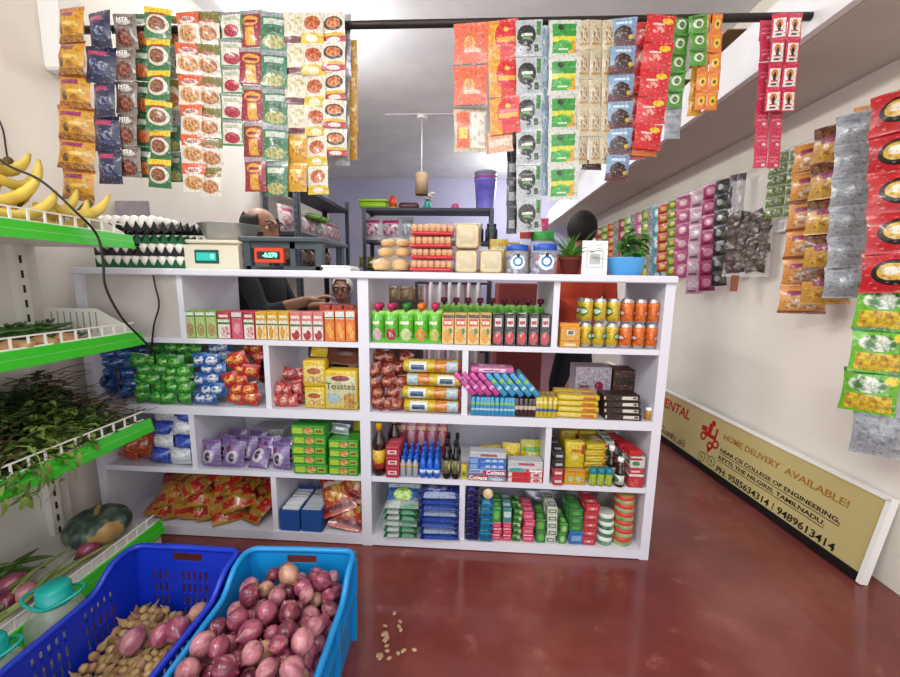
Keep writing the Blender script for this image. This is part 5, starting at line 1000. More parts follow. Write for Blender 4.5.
for i, c in enumerate(('e0c040', 'd8b83a', 'c88a4a')):
    put('biscuit_bag', 'golden biscuit bag between bread and jars, %s' % ('yellow striped', 'pale yellow', 'brown')[i], 'bag', pouch('biscuit_bag', .075, .14 - .01 * i, .05, [pm('bbag%d' % i, c, [('e', .5, .4, .36, .2, ('c89a4a', 'e8d8a0', 6)), ('r', .1, .7, .9, .8, 'efe6c0')])], i, 6, 7), (gx(499 + i * 12, 245, .19), .2 + .012 * i, ZT), 0)
# payment sign (scan code left out), plants
xa, xb = gx(582.5, 265, .04), gx(608.5, 265, .04); H = gz(594, 240, .04) - ZT
t = thing('payment_sign', 'white counter standee card with a dark square outline', 'sign', ((xa + xb) / 2, .05, ZT), (-.08, .0, .02)); W = xb - xa
link('card', rbox('card', (W, .005, H), .002, [WHITE]), t)
mb = MB()
for c, d in (((0, -.0032, H * .70), (W * .62, .001, .0018)), ((0, -.0032, H * .22), (W * .62, .001, .0018)), ((-W * .31, -.0032, H * .46), (.0018, .001, H * .48)), ((W * .31, -.0032, H * .46), (.0018, .001, H * .48))): mb.box(c, d)
link('print_frame', mb.mesh('print_frame', mat('grey_ink', '8a8f92')), t)
link('print_square', B('print_square', mat('pale_grey_print', 'b9bcbd'), ((0, -.0031, H * .46), (W * .42, .0008, H * .30))), t)
link('stand_leg', B('stand_leg', WHITE, ((0, .028, H * .3), (W * .5, .004, H * .6))), t)
LEAF = [mat('leaf_a', '3f7a2a', '5f9a3a', 30, .45), mat('leaf_b', '2c5f22', '4a8030', 30, .5)]
def leaf_mesh(L, W, m, curl=.3, n=4):
    mb = MB(); vs = []; fs = []
    for i in range(n + 1):
        t_ = i / n; ww = W * math.sin(PI * min(.999, .08 + .92 * t_)) ** .8 * (1 if i < n else .02); z = -curl * L * t_ * t_
        for s_ in (-1, 0, 1): vs.append((s_ * ww / 2, L * t_, z + (abs(s_)) * W * .12))
    for i in range(n):
        for s_ in range(2): a = i * 3 + s_; fs.append((a, a + 1, a + 4, a + 3))
    mb.add(vs, fs, 0, None, True); return mb.mesh('leaf', m, fix=False)
t = thing('potted_fern', 'feathery green plant in a terracotta red pot on the counter', 'plant', (gx(573, 265, .07), .11, ZT)); mb = MB(); mb.lathe([(.030, 0), (.042, .055), (.046, .055), (.046, .066), (.038, .066), (.034, .05), (0, .05)], 18); link('pot', mb.mesh('pot', mat('terracotta', '7a2a22', rough=.6)), t)
rnd = random.Random(8); lm = leaf_mesh(.13, .012, LEAF[0], .55, 6)
for k in range(46): link('frond', lm, t, (rnd.uniform(-.02, .02), rnd.uniform(-.02, .02), .05), (rnd.uniform(.5, 1.35), 0, rnd.uniform(0, 6.3)))
y = .06; xa, xb = gx(610, 265, y), gx(650, 265, y); R = (xb - xa) / 2; Hb = gz(630, 257, y) - ZT
t = thing('planter_bowl', 'sky blue oval planter with leafy stems', 'plant', ((xa + xb) / 2, y + R * .6, ZT)); mb = MB(); mb.lathe([(R * .74, 0), (R * .8, .004), (R, Hb * .94), (R * 1.02, Hb), (R * .96, Hb), (R * .9, Hb * .8), (0, Hb * .8)], 26, sx=1, sy=.6); link('bowl', mb.mesh('bowl', mat('sky_blue', '4a9ad8', rough=.35, coat=.2)), t)
lm = leaf_mesh(.045, .03, LEAF[0], .4); lm2 = leaf_mesh(.04, .028, LEAF[1], .5)
for k in range(7):
    a = rnd.uniform(-.9, .9); x_ = a * R * .7; hgt = rnd.uniform(.05, .12); mb = MB(); top = (x_ + rnd.uniform(-.02, .02), rnd.uniform(-.02, .02), Hb * .7 + hgt); mb.tube([(x_, 0, Hb * .7), ((x_ + top[0]) / 2 + .004, 0, Hb * .7 + hgt * .5), top], .0014, 5); link('stem', mb.mesh('stem', LEAF[1]), t)
    for q in range(6): f_ = .4 + .6 * q / 5; link('leaf', lm if q % 2 else lm2, t, (x_ + (top[0] - x_) * f_, top[1] * f_, Hb * .7 + hgt * f_), (rnd.uniform(-.5, .5), rnd.uniform(-.4, .4), rnd.uniform(0, 6.3)))
# cables over the egg trays
def cable(label, pts, r=.0035):
    P_ = [Vector(p) for p in pts]; out = []
    for i in range(len(P_) - 1):
        p0, p1, p2, p3 = P_[max(i - 1, 0)], P_[i], P_[i + 1], P_[min(i + 2, len(P_) - 1)]
        for s_ in range(6):
            u = s_ / 6; out.append(.5 * ((2 * p1) + (p2 - p0) * u + (2 * p0 - 5 * p1 + 4 * p2 - p3) * u * u + (3 * p1 - p0 - 3 * p2 + p3) * u ** 3))
    out.append(P_[-1]); mb = MB(); mb.tube(out, r, 8); return solo('power_cable', label, 'cable', mb.mesh('power_cable', BLACK))
cable('long black cable drooping across the banana shelf to the counter', [PX(-30, 120, -1.14), PX(0, 160, -.93), PX(40, 180, -.84), PX(75, 211, -.765), PX(97, 235, -.758), PX(103, 262, -.756), PX(106, 288, -.756), PX(122, 318, -.752), PX(141, 338, -.748), (-.80, -.03, .78), (-.86, .03, .70)])
cable('thin black cable hanging down the counter front below the egg trays', [PY(152, 269, -.006), PY(155, 285, -.014), PY(159, 305, -.014), PY(154, 325, -.014), PY(151, 350, .01), PY(148, 365, .05)], .003)
cable('short loop of thin black wire on the left wall above the bananas', [PX(-5, 112, LX + .01), PX(3, 130, LX + .01), PX(7, 155, LX + .01), PX(11, 165, LX + .01), PX(2, 160, LX + .01)], .0025)
# ------------------------------------------------------------------ bananas and vegetables on the gondola
def gpy(px, py, z): return PZ(px, py, z)
BAN = mat('banana_skin', 'd0b040', 'e2c95c', 18, .5); BTIP = mat('banana_tip', '3a2a14', rough=.7)
def banana_mesh(L=.17, R=.018, bend=.5):
    pts = []; rs = []
    for i in range(9):
        t_ = i / 8; a = (t_ - .5) * bend * 2.2; pts.append((0, L * .9 * math.sin(a) / (bend * 1.1) * .55 + 0, L * .45 * (1 - math.cos(a)) * 1.2)); rs.append(R * (.5, .82, .98, 1, 1, 1, .92, .7, .3)[i])
    mb = MB(); mb.tube(pts, rs, 6); return mb.mesh('banana', [BAN, BTIP])
bme = banana_mesh(.25, .0155, .8)
def bunch(label, loc, n, rz, seed):
    rnd = random.Random(seed); t = thing('banana_bunch', label, 'bananas', loc, (0, 0, rz), 'banana bunches on the top shelf')
    for i in range(n):
        a = (i - (n - 1) / 2) * .22; r2 = i % 2
        link('banana', bme, t, (.034 * (i - (n - 1) / 2), rnd.uniform(-.01, .01) + .01, .028 + .036 * r2 + rnd.uniform(0, .008)), (rnd.uniform(.2, .5), rnd.uniform(-.2, .2), -a * .6))
    mb = MB(); mb.tube([(0, .07, .07), (0, .10, .10), (.005, .12, .12)], [.016, .012, .011], 7); link('stalk', mb.mesh('stalk', mat('banana_stalk', '6a5a24', rough=.7)), t)
z0 = GZ[0] + .036
bunch('yellow banana bunch by the egg trays end of the top shelf', (-.90, -.20, z0), 4, .3, 1)
bunch('yellow banana bunch behind the wire fence under the drooping cable', (-.895, -.40, z0), 5, .2, 2)
bunch('yellow banana bunch against the left wall', (-1.07, -.29, z0 + .0), 4, 0, 3)
bunch('yellow banana bunch lying on top of the others', (-.98, -.32, z0 + .10), 5, .6, 4)
# green chillies
CH = [mat('chilli_a', '2f5a1c', '4a7a2a', 20, .35), mat('chilli_b', '24451a', '3a6424', 20, .35)]
def chilli(m, L=.085, R=.006):
    mb = MB(); pts = [(L * (i / 6 - .5), .006 * math.sin(i * .9), .004 * math.cos(i)) for i in range(7)]; mb.tube(pts, [R * .6, R, R, R * .95, R * .8, R * .5, R * .15], 5); mb.tube([(-L * .5, 0, 0), (-L * .5 - .016, .003, .004)], .0016, 4); return mb.mesh('chilli', m)
chm = [chilli(CH[0]), chilli(CH[1], .07), chilli(CH[0], .095)]
rnd = random.Random(5); zz = GZ[1] + .0225
def layered(name, label, cat, group, meshes, x0, x1, y0, y1, z, L, R, layers, seed):
    """a loose heap of pods laid in crossing layers"""
    r_ = random.Random(seed); k = 0
    for lv in range(layers):
        ang = r_.uniform(.3, 1.2) if lv % 2 else r_.uniform(1.5, 2.4); sh = .045 * lv * .5; ca, sa = math.cos(ang), math.sin(ang)
        cx, cy = (x0 + x1) / 2, (y0 + y1) / 2; n = 20
        for i in range(-n, n + 1):
            for q in range(-7, 8):
                u, v = q * L * 1.22 + (i % 2) * L * .5, i * R * 3.0; x, y = cx + u * ca - v * sa, cy + u * sa + v * ca
                if x0 + L * .4 + sh < x < x1 - L * .4 - sh * .6 and y0 + L * .3 + sh < y < y1 - L * .4 - sh * .5 and r_.random() < .86:
                    put(name, label, cat, meshes[k % len(meshes)], (x, y, z + R * 1.25 + lv * R * 2.5), group=group, rest=False, rot=(0, 0, ang + r_.uniform(-.07, .07))); k += 1
layered('green_chilli', 'slim green chilli pod in the heap on the second shelf', 'chilli', 'green chillies on the second shelf', chm, -1.13, -.86, -.62, -.11, zz, .09, .0062, 5, 3)
GIN = mat('ginger_skin', 'a8764a', 'c49a70', 25, .7)
def lump(seed, s, m, nm):
    mb = MB(); rnd_ = random.Random(seed)
    bm = bmesh.new(); bmesh.ops.create_icosphere(bm, subdivisions=2, radius=1)
    for v in bm.verts: v.co *= 1 + .35 * noise.noise(v.co * 1.4 + Vector((seed, 0, 0)))
    for v in bm.verts: v.co = Vector((v.co.x * s[0], v.co.y * s[1], v.co.z * s[2]))
    for f in bm.faces: f.smooth = True
    me = bpy.data.meshes.new(nm); bm.to_mesh(me); bm.free(); me.materials.append(m); return me
gm = [lump(i, (.03, .045, .02), GIN, 'ginger_root') for i in range(3)]
for k in range(6): put('ginger_root', 'pinkish brown ginger root in front of the green chillies', 'ginger', gm[k % 3], (-.836 - .0 * (k % 3), -.31 - k * .062, zz + .024), rnd.uniform(0, 6), 'ginger roots on the second shelf')
# leafy bunches
LG = [mat('herb_a', '42602a', '5f7a34', 14, .55), mat('herb_b', '2c4420', '46602c', 14, .6), mat('herb_c', '6f8a3c', '8aa04c', 14, .5)]
STM = mat('herb_stem', '3a2c1c', '6a5232', 20, .7)
def herb_bunch(label, loc, L, Wd, Hh, nl, seed, rz=0, pal=(0, 1, 2), stemend=1):
    rnd_ = random.Random(seed); t = thing('leaf_bunch', label, 'leafy greens', loc, (0, 0, rz), 'leafy bunches on the third shelf')
    for q in pal:
        mb = MB()
        for k in range(nl // len(pal)):
            u = rnd_.uniform(-.5, .5); v = rnd_.uniform(-.5, .5); hz = Hh * (1 - (2 * v) ** 2 * .75) * (.8 + .25 * noise.noise(Vector((u * 4 + seed, v * 4, 0)))); base = Vector((u * L, v * Wd, hz * rnd_.uniform(.55, 1.05)))
            Rm = Matrix.Rotation(rnd_.uniform(0, 6.3), 3, 'Z') @ Matrix.Rotation(rnd_.uniform(-.7, .5), 3, 'X'); l_, w_ = rnd_.uniform(.028, .05), rnd_.uniform(.014, .024)
            vs = [base + Rm @ Vector(p) for p in ((0, 0, 0), (w_ / 2, l_ * .45, .004), (0, l_, -.006), (-w_ / 2, l_ * .45, .004), (0, l_ * .5, -.002))]
            mb.add(vs, [(0, 1, 4), (1, 2, 4), (2, 3, 4), (3, 0, 4)], 0, None, True)
        o = link('leaves', mb.mesh('leaves', LG[q], fix=False), t); o['kind'] = 'stuff'
    mb = MB()
    for k in range(90):
        x_ = stemend * L * rnd_.uniform(.05, .5); y_ = rnd_.uniform(-.45, .45) * Wd; z_ = rnd_.uniform(.01, Hh * .95); pts = [(x_, y_, z_)]
        for q in range(3): pts.append((pts[-1][0] + stemend * rnd_.uniform(.02, .05), pts[-1][1] + rnd_.uniform(-.02, .02), max(.006, pts[-1][2] + rnd_.uniform(-.02, .012))))
        mb.tube(pts, [.002, .0018, .0015, .001], 4)
    o = link('stems', mb.mesh('stems', STM), t); o['kind'] = 'stuff'
    return t
z3 = GZ[2] + .0235
R90 = PI / 2
herb_bunch('dark stemmed herb bunch with its bare stems towards the counter', (-.955, -.235, z3), .17, .30, .12, 420, 1, R90, (1, 0), 1)
herb_bunch('broad green leaf bunch in the middle of the third shelf', (-.98, -.42, z3), .34, .30, .16, 1500, 2, R90, (0, 2, 1), -1)
herb_bunch('pale green leaf bunch spilling towards the shelf fence', (-.865, -.43, z3), .32, .15, .11, 900, 3, R90, (2, 0), -1)
herb_bunch('dark green leaf bunch against the shelf back panel', (-1.08, -.31, z3), .36, .12, .22, 900, 4, R90, (1,), 1)
t = thing('leaf_sprig', 'pale curry leaf sprig hanging over the green price strip', 'leafy greens', (-.775, -.49, z3 + .06)); rnd = random.Random(3); lm = leaf_mesh(.042, .014, LG[2], .6)
for k in range(30): link('leaf', lm, t, (.012 + rnd.uniform(0, .03), rnd.uniform(-.09, .09), -.02 - rnd.uniform(0, .075)), (rnd.uniform(-2.2, -.9), rnd.uniform(-.6, .6), rnd.uniform(-2.4, -.6)))
mb = MB(); mb.tube([(-.06, 0, .03), (0, 0, .03), (.022, 0, 0), (.026, .01, -.09)], .002, 5); link('stem', mb.mesh('stem', LG[2]), t)
# bottom shelf: pumpkin, okra, spring onions, onions
z4 = GZ[3] + .0235
def pumpkin():
    c = Vector((-.94, -.19, z4)); t = thing('pumpkin', 'dark green ribbed pumpkin with an orange patch on the bottom shelf', 'pumpkin', c, (0, 0, .4)); mb = MB(); n = 48; prof = []; R, H = .098, .12
    vs = []; k = 14
    for j in range(k + 1):
        ph = PI * j / k; r = R * math.sin(ph) ** .8 if 0 < j < k else 0; zc = H * (.5 - .5 * math.cos(ph)); dip = -.02 * math.exp(-(r / (R * .35)) ** 2) if j > k / 2 else 0
        for i in range(n): a = 2 * PI * i / n; q = 1 - .10 * abs(math.cos(a * 5.5)) ** 8; vs.append((r * q * math.cos(a), r * q * math.sin(a), zc + dip))
    fs = [(j * n + i, j * n + (i + 1) % n, (j + 1) * n + (i + 1) % n, (j + 1) * n + i) for j in range(k) for i in range(n)]
    mb.add(vs, fs, 0, None, True)
    m, nt, b = _bsdf('pumpkin_skin', .4, 0); tc = nt.nodes.new('ShaderNodeTexCoord'); n1 = _noise(nt, tc.outputs['Object'], 22, 4); r1 = _ramp(nt, n1.outputs['Fac'], [(.35, '24332c'), (.52, '3c5044'), (.68, '74846c')])
    vm = nt.nodes.new('ShaderNodeVectorMath'); vm.operation = 'DISTANCE'; nt.links.new(tc.outputs['Object'], vm.inputs[0]); vm.inputs[1].default_value = (.06, -.09, .035)
    n2 = _noise(nt, tc.outputs['Object'], 14, 2); ad = nt.nodes.new('ShaderNodeMath'); ad.operation = 'MULTIPLY_ADD'; nt.links.new(n2.outputs['Fac'], ad.inputs[0]); ad.inputs[1].default_value = .07; nt.links.new(vm.outputs['Value'], ad.inputs[2])
    lt = nt.nodes.new('ShaderNodeMath'); lt.operation = 'LESS_THAN'; nt.links.new(ad.outputs[0], lt.inputs[0]); lt.inputs[1].default_value = .098; mx = nt.nodes.new('ShaderNodeMix'); mx.data_type = 'RGBA'; nt.links.new(lt.outputs[0], mx.inputs[0]); nt.links.new(r1.outputs['Color'], mx.inputs[6]); mx.inputs[7].default_value = lin('a88450'); nt.links.new(mx.outputs[2], b.inputs['Base Color'])
    link('flesh', mb.mesh('flesh', m), t); mb = MB(); mb.tube([(0, 0, H - .03), (.002, 0, H), (.012, .004, H + .018)], [.013, .009, .007], 7); link('stem', mb.mesh('stem', mat('pumpkin_stem', '7a6a44', rough=.8)), t)
pumpkin()
OK_ = mat('okra', '35521f', '5a7a30', 18, .5)
def pod(L, R, m, nm):
    mb = MB(); mb.tube([(L * (i / 5 - .5), .008 * math.sin(i * .8), 0) for i in range(6)], [R * .5, R, R, R * .85, R * .6, R * .15], 6); return mb.mesh(nm, m)
pods = [pod(.12, .009, OK_, 'okra_pod'), pod(.10, .008, OK_, 'okra_pod')]
rnd = random.Random(12)
layered('okra_pod', 'ribbed green okra pod in the heap on the bottom shelf', 'okra', 'okra pods on the bottom shelf', pods, -1.15, -.90, -.62, -.27, z4 + .0005, .125, .0095, 4, 8)
SK = mat('spring_onion', '6a8a3a', 'b0b878', 12, .5)
def stalk(L, seed):
    mb = MB(); rnd_ = random.Random(seed); y_ = 0; pts = []
    for i in range(6): pts.append((L * (i / 5 - .5), y_, 0)); y_ += rnd_.uniform(-.012, .012)
    mb.tube(pts, [.007, .006, .0055, .005, .004, .002], 6); return mb.mesh('stalk', SK)
sm = [stalk(.24, i) for i in range(4)]
for k in range(14): put('spring_onion', 'long pale green spring onion stalk lying towards the fence', 'spring onion', sm[k % 4], (rnd.uniform(-.93, -.835), -.33 - k * .018, z4 + .008 + .0145 * (k % 3)), group='spring onion stalks', rot=(0, 0, 1.25 + rnd.uniform(-.1, .1) + .25 * (k % 3)))
# onions (shared meshes)
def onion_meshes(base):
    out = []
    for i, (c1, c2) in enumerate(base):
        m, nt, b = _bsdf('onion_skin_%s' % c1, .3, 0, .25); tc = nt.nodes.new('ShaderNodeTexCoord'); mp = nt.nodes.new('ShaderNodeMapping'); mp.inputs['Scale'].default_value = (26, 26, 5); nt.links.new(tc.outputs['Object'], mp.inputs[0])
        n = _noise(nt, mp.outputs[0], 1.6, 4, .6); r = _ramp(nt, n.outputs['Fac'], [(.3, c1), (.58, c2), (.72, 'c9a090')]); nt.links.new(r.outputs['Color'], b.inputs['Base Color']); _bump(nt, b, mp.outputs[0], 3, .15, .002)
        mb = MB(); ph = i * .3; prof = [(0, -.030), (.006, -.0305), (.018, -.026), (.027, -.012), (.0295, .002), (.026, .016), (.016, .027), (.008, .033), (.005, .037), (.003, .040), (.001, .042)]
        mb.lathe(prof, 14); me = mb.mesh('bulb', m)
        for v in me.vertices: v.co *= 1 + .06 * noise.noise(v.co * 40 + Vector((i, 0, 0))); 
        out.append(me)
    return out
ONI = onion_meshes([('4a1228', '9c4660'), ('601a36', 'ac5872'), ('7a3448', 'bc7c84'), ('400e22', '80324a'), ('84523f', 'c0947c')])
mb = MB(); [mb.tube([(0, 0, -.029), (.006 * math.cos(a), .006 * math.sin(a), -.033), (.009 * math.cos(a), .009 * math.sin(a), -.035)], .0007, 3) for a in (0, 1.3, 2.5, 3.8, 5)]; ROOTS = mb.mesh('root_tuft', mat('onion_root', 'b89a70', rough=.8))
def onion(label, loc, s, rot, k, group):
    t = thing('onion', label, 'onion', loc, rot, group); t.scale = (s, s, s * random.uniform(.88, 1.02)); link('bulb', ONI[k % 5], t); link('root_tuft', ROOTS, t); return t
for i, (px_, py_) in enumerate(((88, 549), (10, 583), (25, 592), (5, 600))):
    p = PZ(px_, py_, z4 + .03); onion('purple onion lying on the bottom shelf' + (' by the pumpkin' if i == 0 else ' beside the okra'), (max(min(p.x, -.83), -1.1), p.y, z4 + .027), 1.0, (rnd.uniform(1, 2), 0, rnd.uniform(0, 6)), i, 'onions on the bottom shelf')

# ------------------------------------------------------------------ crates
def crate(name, label, loc, rz, W, D, H, Hs, m, seed):
    """slatted plastic crate: high ends, lower sides with a swept rim, real openings"""
    t = thing(name, label, 'crate', loc, (0, 0, rz)); th = .006
    def rimz(y):           # rim height along the side
        e = D / 2 - abs(y); return H if e < .06 else Hs + (H - Hs) * (.5 + .5 * math.cos(PI * min(1, (e - .06) / .09)))
    tap = .93
    def wall(nm, pos, L, axis, sgn, slots, hole=None, rim=None):
        # grid of quads with openings left out, then thickened
        us = [-L / 2]; k = 0; n = int(L / .0088)
        us = [-L / 2 + L * i / n for i in range(n + 1)]; zs = [0, .022, .05, .060, .088, .098, .126, .136, .164, .174, .205, .215, .235, .26, H]
        zs = sorted(set([z for z in zs if z <= H]))
        bm = bmesh.new(); V = {}
        def vert(i, j):
            if (i, j) not in V:
                u = us[i]; zr = (rimz(u) if rim else H) ; z = min(zs[j], zr) if zs[j] < H else zr
                sc_ = tap + (1 - tap) * z / H; off = sgn * pos * sc_
                V[(i, j)] = bm.verts.new((u * sc_, off, z) if axis == 0 else (off, u * sc_, z))
            return V[(i, j)]
        for j in range(len(zs) - 1):
            za, zb = zs[j], zs[j + 1]
            for i in range(n):
                ua, ub = us[i], us[i + 1]; uc = (ua + ub) / 2; zc = (za + zb) / 2
                if rim and za >= min(rimz(ua), rimz(ub)) - .002: continue
                is_slot = slots and (.022 <= zc <= .207) and (zb - za) > .02 and abs(uc) < L / 2 - .05 and (i % 2 == 0) and (i % 14) not in (0, 12, 13) and not (rim and zb > rimz(uc) - .012)
                is_hole = hole and abs(uc) < hole and .235 < zc < .26
                if is_slot or is_hole: continue
                try: bm.faces.new((vert(i, j), vert(i + 1, j), vert(i + 1, j + 1), vert(i, j + 1)))
                except ValueError: pass
        bmesh.ops.remove_doubles(bm, verts=bm.verts, dist=1e-5)
        bmesh.ops.recalc_face_normals(bm, faces=bm.faces)
        bmesh.ops.solidify(bm, geom=bm.faces[:], thickness=th * .7)
        me = bpy.data.meshes.new(nm); bm.to_mesh(me); bm.free(); me.materials.append(m); return link(nm, me, t)
    for s_ in (-1, 1): wall('side_wall', W / 2, D, 1, s_, True, None, True); wall('end_wall', D / 2, W, 0, s_, True, .048)
    link('crate_floor', B('crate_floor', m, ((0, 0, .006), (W * tap, D * tap, .010))), t)
    # rolled rim following the swept edge
    pts = []; rc = .035
    def add_side(sx, ys):
        for y in ys: pts.append((sx * W / 2 * 1.0, y, rimz(y)))
    ny = 24; ys = [-D / 2 + rc + (D - 2 * rc) * i / ny for i in range(ny + 1)]
    add_side(1, ys)
    for q in range(1, 5): a = PI / 2 * q / 5; pts.append((W / 2 - rc + rc * math.cos(a), D / 2 - rc + rc * math.sin(a), H))
    pts.append((0, D / 2, H))
    for q in range(1, 5): a = PI / 2 + PI / 2 * q / 5; pts.append((-W / 2 + rc + rc * math.cos(a), D / 2 - rc + rc * math.sin(a), H))
    add_side(-1, ys[::-1])
    for q in range(1, 5): a = PI + PI / 2 * q / 5; pts.append((-W / 2 + rc + rc * math.cos(a), -D / 2 + rc + rc * math.sin(a), H))
    pts.append((0, -D / 2, H))
    for q in range(1, 5): a = 1.5 * PI + PI / 2 * q / 5; pts.append((W / 2 - rc + rc * math.cos(a), -D / 2 + rc + rc * math.sin(a), H))
    mb = MB(); mb.tube(pts, .0085, 8, 0, True); link('rim', mb.mesh('rim', m), t)
    # outer ribs and corner posts
    for sx in (-1, 1):
        for y in (-D * .46, -D * .16, D * .16, D * .46):
            zt = rimz(y) - .01; mb = MB(); mb.add([(sx * W / 2 * tap, y - .006, .0), (sx * (W / 2 * tap + .016), y - .006, .0), (sx * (W / 2 + .010), y - .006, zt), (sx * W / 2, y - .006, zt), (sx * W / 2 * tap, y + .006, .0), (sx * (W / 2 * tap + .016), y + .006, .0), (sx * (W / 2 + .010), y + .006, zt), (sx * W / 2, y + .006, zt)], [(0, 1, 2, 3), (7, 6, 5, 4), (0, 4, 5, 1), (1, 5, 6, 2), (2, 6, 7, 3), (3, 7, 4, 0)]); link('rib', mb.mesh('rib', m), t)
        mb = MB(); zb_ = Hs - .055; sc_ = tap + (1 - tap) * zb_ / H; mb.box((sx * (W / 2 * sc_ + .006), 0, zb_), (.012, D * .94, .012)); link('side_ledge', mb.mesh('side_ledge', m), t)
    return t, rimz
CB = mat('crate_light_blue', '0f8ad0', rough=.4, coat=.1); CD = mat('crate_royal_blue', '0f30b8', rough=.4, coat=.1)
c1_, rz1 = crate('vegetable_crate', 'light blue plastic crate heaped with purple onions', (-.074, -.672, 0), math.radians(2.2), .318, .56, .275, .225, CB, 1)
c2_, rz2 = crate('vegetable_crate', 'royal blue plastic crate partly filled with small shallots', (-.424, -.690, 0), math.radians(0), .325, .56, .275, .225, CD, 2)
def fill_crate(cr, W, D, levels, pitch, fn, seed):
    rnd_ = random.Random(seed); cz, sn = math.cos(cr.rotation_euler.z), math.sin(cr.rotation_euler.z); k = 0
    for lv, z in enumerate(levels):
        off = pitch / 2 * (lv % 2); sc_ = .93 + .07 * z / .275
        xs = -W / 2 * sc_ + pitch * .62 + off * .8
        while xs < W / 2 * sc_ - pitch * .5:
            ys = -D / 2 * sc_ + pitch * .62 + off * .6
            while ys < D / 2 * sc_ - pitch * .55:
                x, y = xs + rnd_.uniform(-.1, .1) * pitch, ys + rnd_.uniform(-.1, .1) * pitch
                fn(cr.location.x + x * cz - y * sn, cr.location.y + x * sn + y * cz, z + rnd_.uniform(-.006, .006), k, rnd_, x, y); k += 1; ys += pitch
            xs += pitch * .95
def pile(cr, W, D, n, z0, rlo, rhi, seed, steps=70):
    """loose heap of balls settled inside the crate"""
    r_ = random.Random(seed); P_ = []; nx = 6
    for k in range(n): P_.append([r_.uniform(-W / 2 + .03, W / 2 - .03), r_.uniform(-D / 2 + .03, D / 2 - .03), z0 + .045 * (k // 66) + r_.uniform(0, .02), r_.uniform(rlo, rhi)])
    for it in range(steps):
        for p in P_: p[2] -= .0025
        for a in range(n):
            A = P_[a]
            for b in range(a + 1, n):
                Bq = P_[b]; dx = A[0] - Bq[0]
                if abs(dx) > .064: continue
                dy = A[1] - Bq[1]
                if abs(dy) > .064: continue
                dz = A[2] - Bq[2]; d = math.sqrt(dx * dx + dy * dy + dz * dz) + 1e-6; m_ = A[3] + Bq[3] - d
                if m_ > 0: m_ *= .5 / d; A[0] += dx * m_; A[1] += dy * m_; A[2] += dz * m_; Bq[0] -= dx * m_; Bq[1] -= dy * m_; Bq[2] -= dz * m_
        for p in P_:
            p[0] = max(-W / 2 + p[3], min(W / 2 - p[3], p[0])); p[1] = max(-D / 2 + p[3], min(D / 2 - p[3], p[1])); p[2] = max(z0, p[2])
    cz, sn = math.cos(cr.rotation_euler.z), math.sin(cr.rotation_euler.z)
    return [(cr.location.x + x * cz - y * sn, cr.location.y + x * sn + y * cz, z, r) for x, y, z, r in P_]
rr_ = random.Random(9)
for (x, y, z, r) in pile(c1_, .285, .50, 280, .125, .0195, .0295, 3):
    onion('purple red onion heaped in the light blue crate', (x, y, z), r / .0335, (rr_.uniform(0, PI), rr_.uniform(0, PI), rr_.uniform(0, 6.3)), rr_.choice((0, 1, 2, 3, 1, 2, 0, 3, 4)), 'onions in the light blue crate')
SHM = mat('shallot_skin', '8a6a42', 'b89a68', 30, .6)
mb = MB(); mb.lathe([(0, -.013), (.007, -.011), (.0115, -.003), (.011, .004), (.006, .013), (.0025, .019), (.0018, .026), (.0005, .030)], 9); SHB = mb.mesh('shallot_bulb', SHM)
mb = MB(); mb.lathe([(0, -.015), (.008, -.011), (.012, -.002), (.010, .006), (.004, .016), (.002, .024), (.0005, .028)], 9); SHB2 = mb.mesh('shallot_bulb', mat('shallot_skin_b', '6e4a34', 'a8805a', 30, .6))
def f_sh(x, y, z, k, r_, lx, ly):
    put('shallot', 'small dry brown shallot in the royal blue crate', 'shallot', (SHB, SHB2)[k % 3 == 0], (x, y, z + .014 * math.sin(lx * 20) * math.cos(ly * 14)), group='shallots in the royal blue crate', rest=False, rot=(r_.uniform(0, 3), r_.uniform(0, 3), r_.uniform(0, 6.3)))
fill_crate(c2_, .285, .53, (.10,), .022, f_sh, 7)
for (px_, py_, s_) in ((199, 612, .95), (161, 634, .92), (132, 640, 1.0), (176, 628, 1.05)):
    p = PZ(px_, py_, .14); onion('purple onion resting on the shallots in the royal blue crate', (min(p.x, -.31), p.y, .135), s_, (rnd.uniform(.2, 1), rnd.uniform(0, 2), rnd.uniform(0, 6)), int(px_), 'onions on the shallots')
# plastic bottles with teal caps between crate and shelf
TEAL = mat('teal_plastic', '12a59a', rough=.35)
def cajar(label, x, y, R, H, strap):
    t = thing('plastic_jar', label, 'jar', (x, y, 0), (0, 0, .3)); mb = MB(); mb.lathe([(R * .9, 0), (R, .012), (R, H * .66), (R * .96, H * .74), (R * .72, H * .87), (R * .52, H * .91), (R * .50, H * .95), (0, H * .95)], 26); link('jar_body', mb.mesh('jar_body', mat('cloudy_jar', 'cfd2cc', rough=.12, alpha=.38, coat=.6)), t)
    mb = MB(); mb.lathe([(R * .60, H * .90), (R * .62, H * .91), (R * .62, H * .925), (R * .56, H * .93), (R * .55, H * 1.06), (R * .48, H * 1.09), (0, H * 1.09)], 24); link('cap', mb.mesh('cap', TEAL), t)
    mb = MB(); mb.tube([(R * 1.0 * math.cos(a), R * .62 * math.sin(a), H * .92 + strap * (.0 + .02 * abs(math.cos(a)))) for a in [2 * PI * i / 24 for i in range(24)]], .004, 6, 0, True); link('handle_loop', mb.mesh('handle_loop', TEAL), t)
cajar('cloudy plastic jar with a teal cap between crate and vegetable shelf', -.682, -.558, .064, .242, 1)
cajar('cloudy plastic jar with a teal loop beside the royal blue crate front', -.685, -.700, .060, .226, 1)
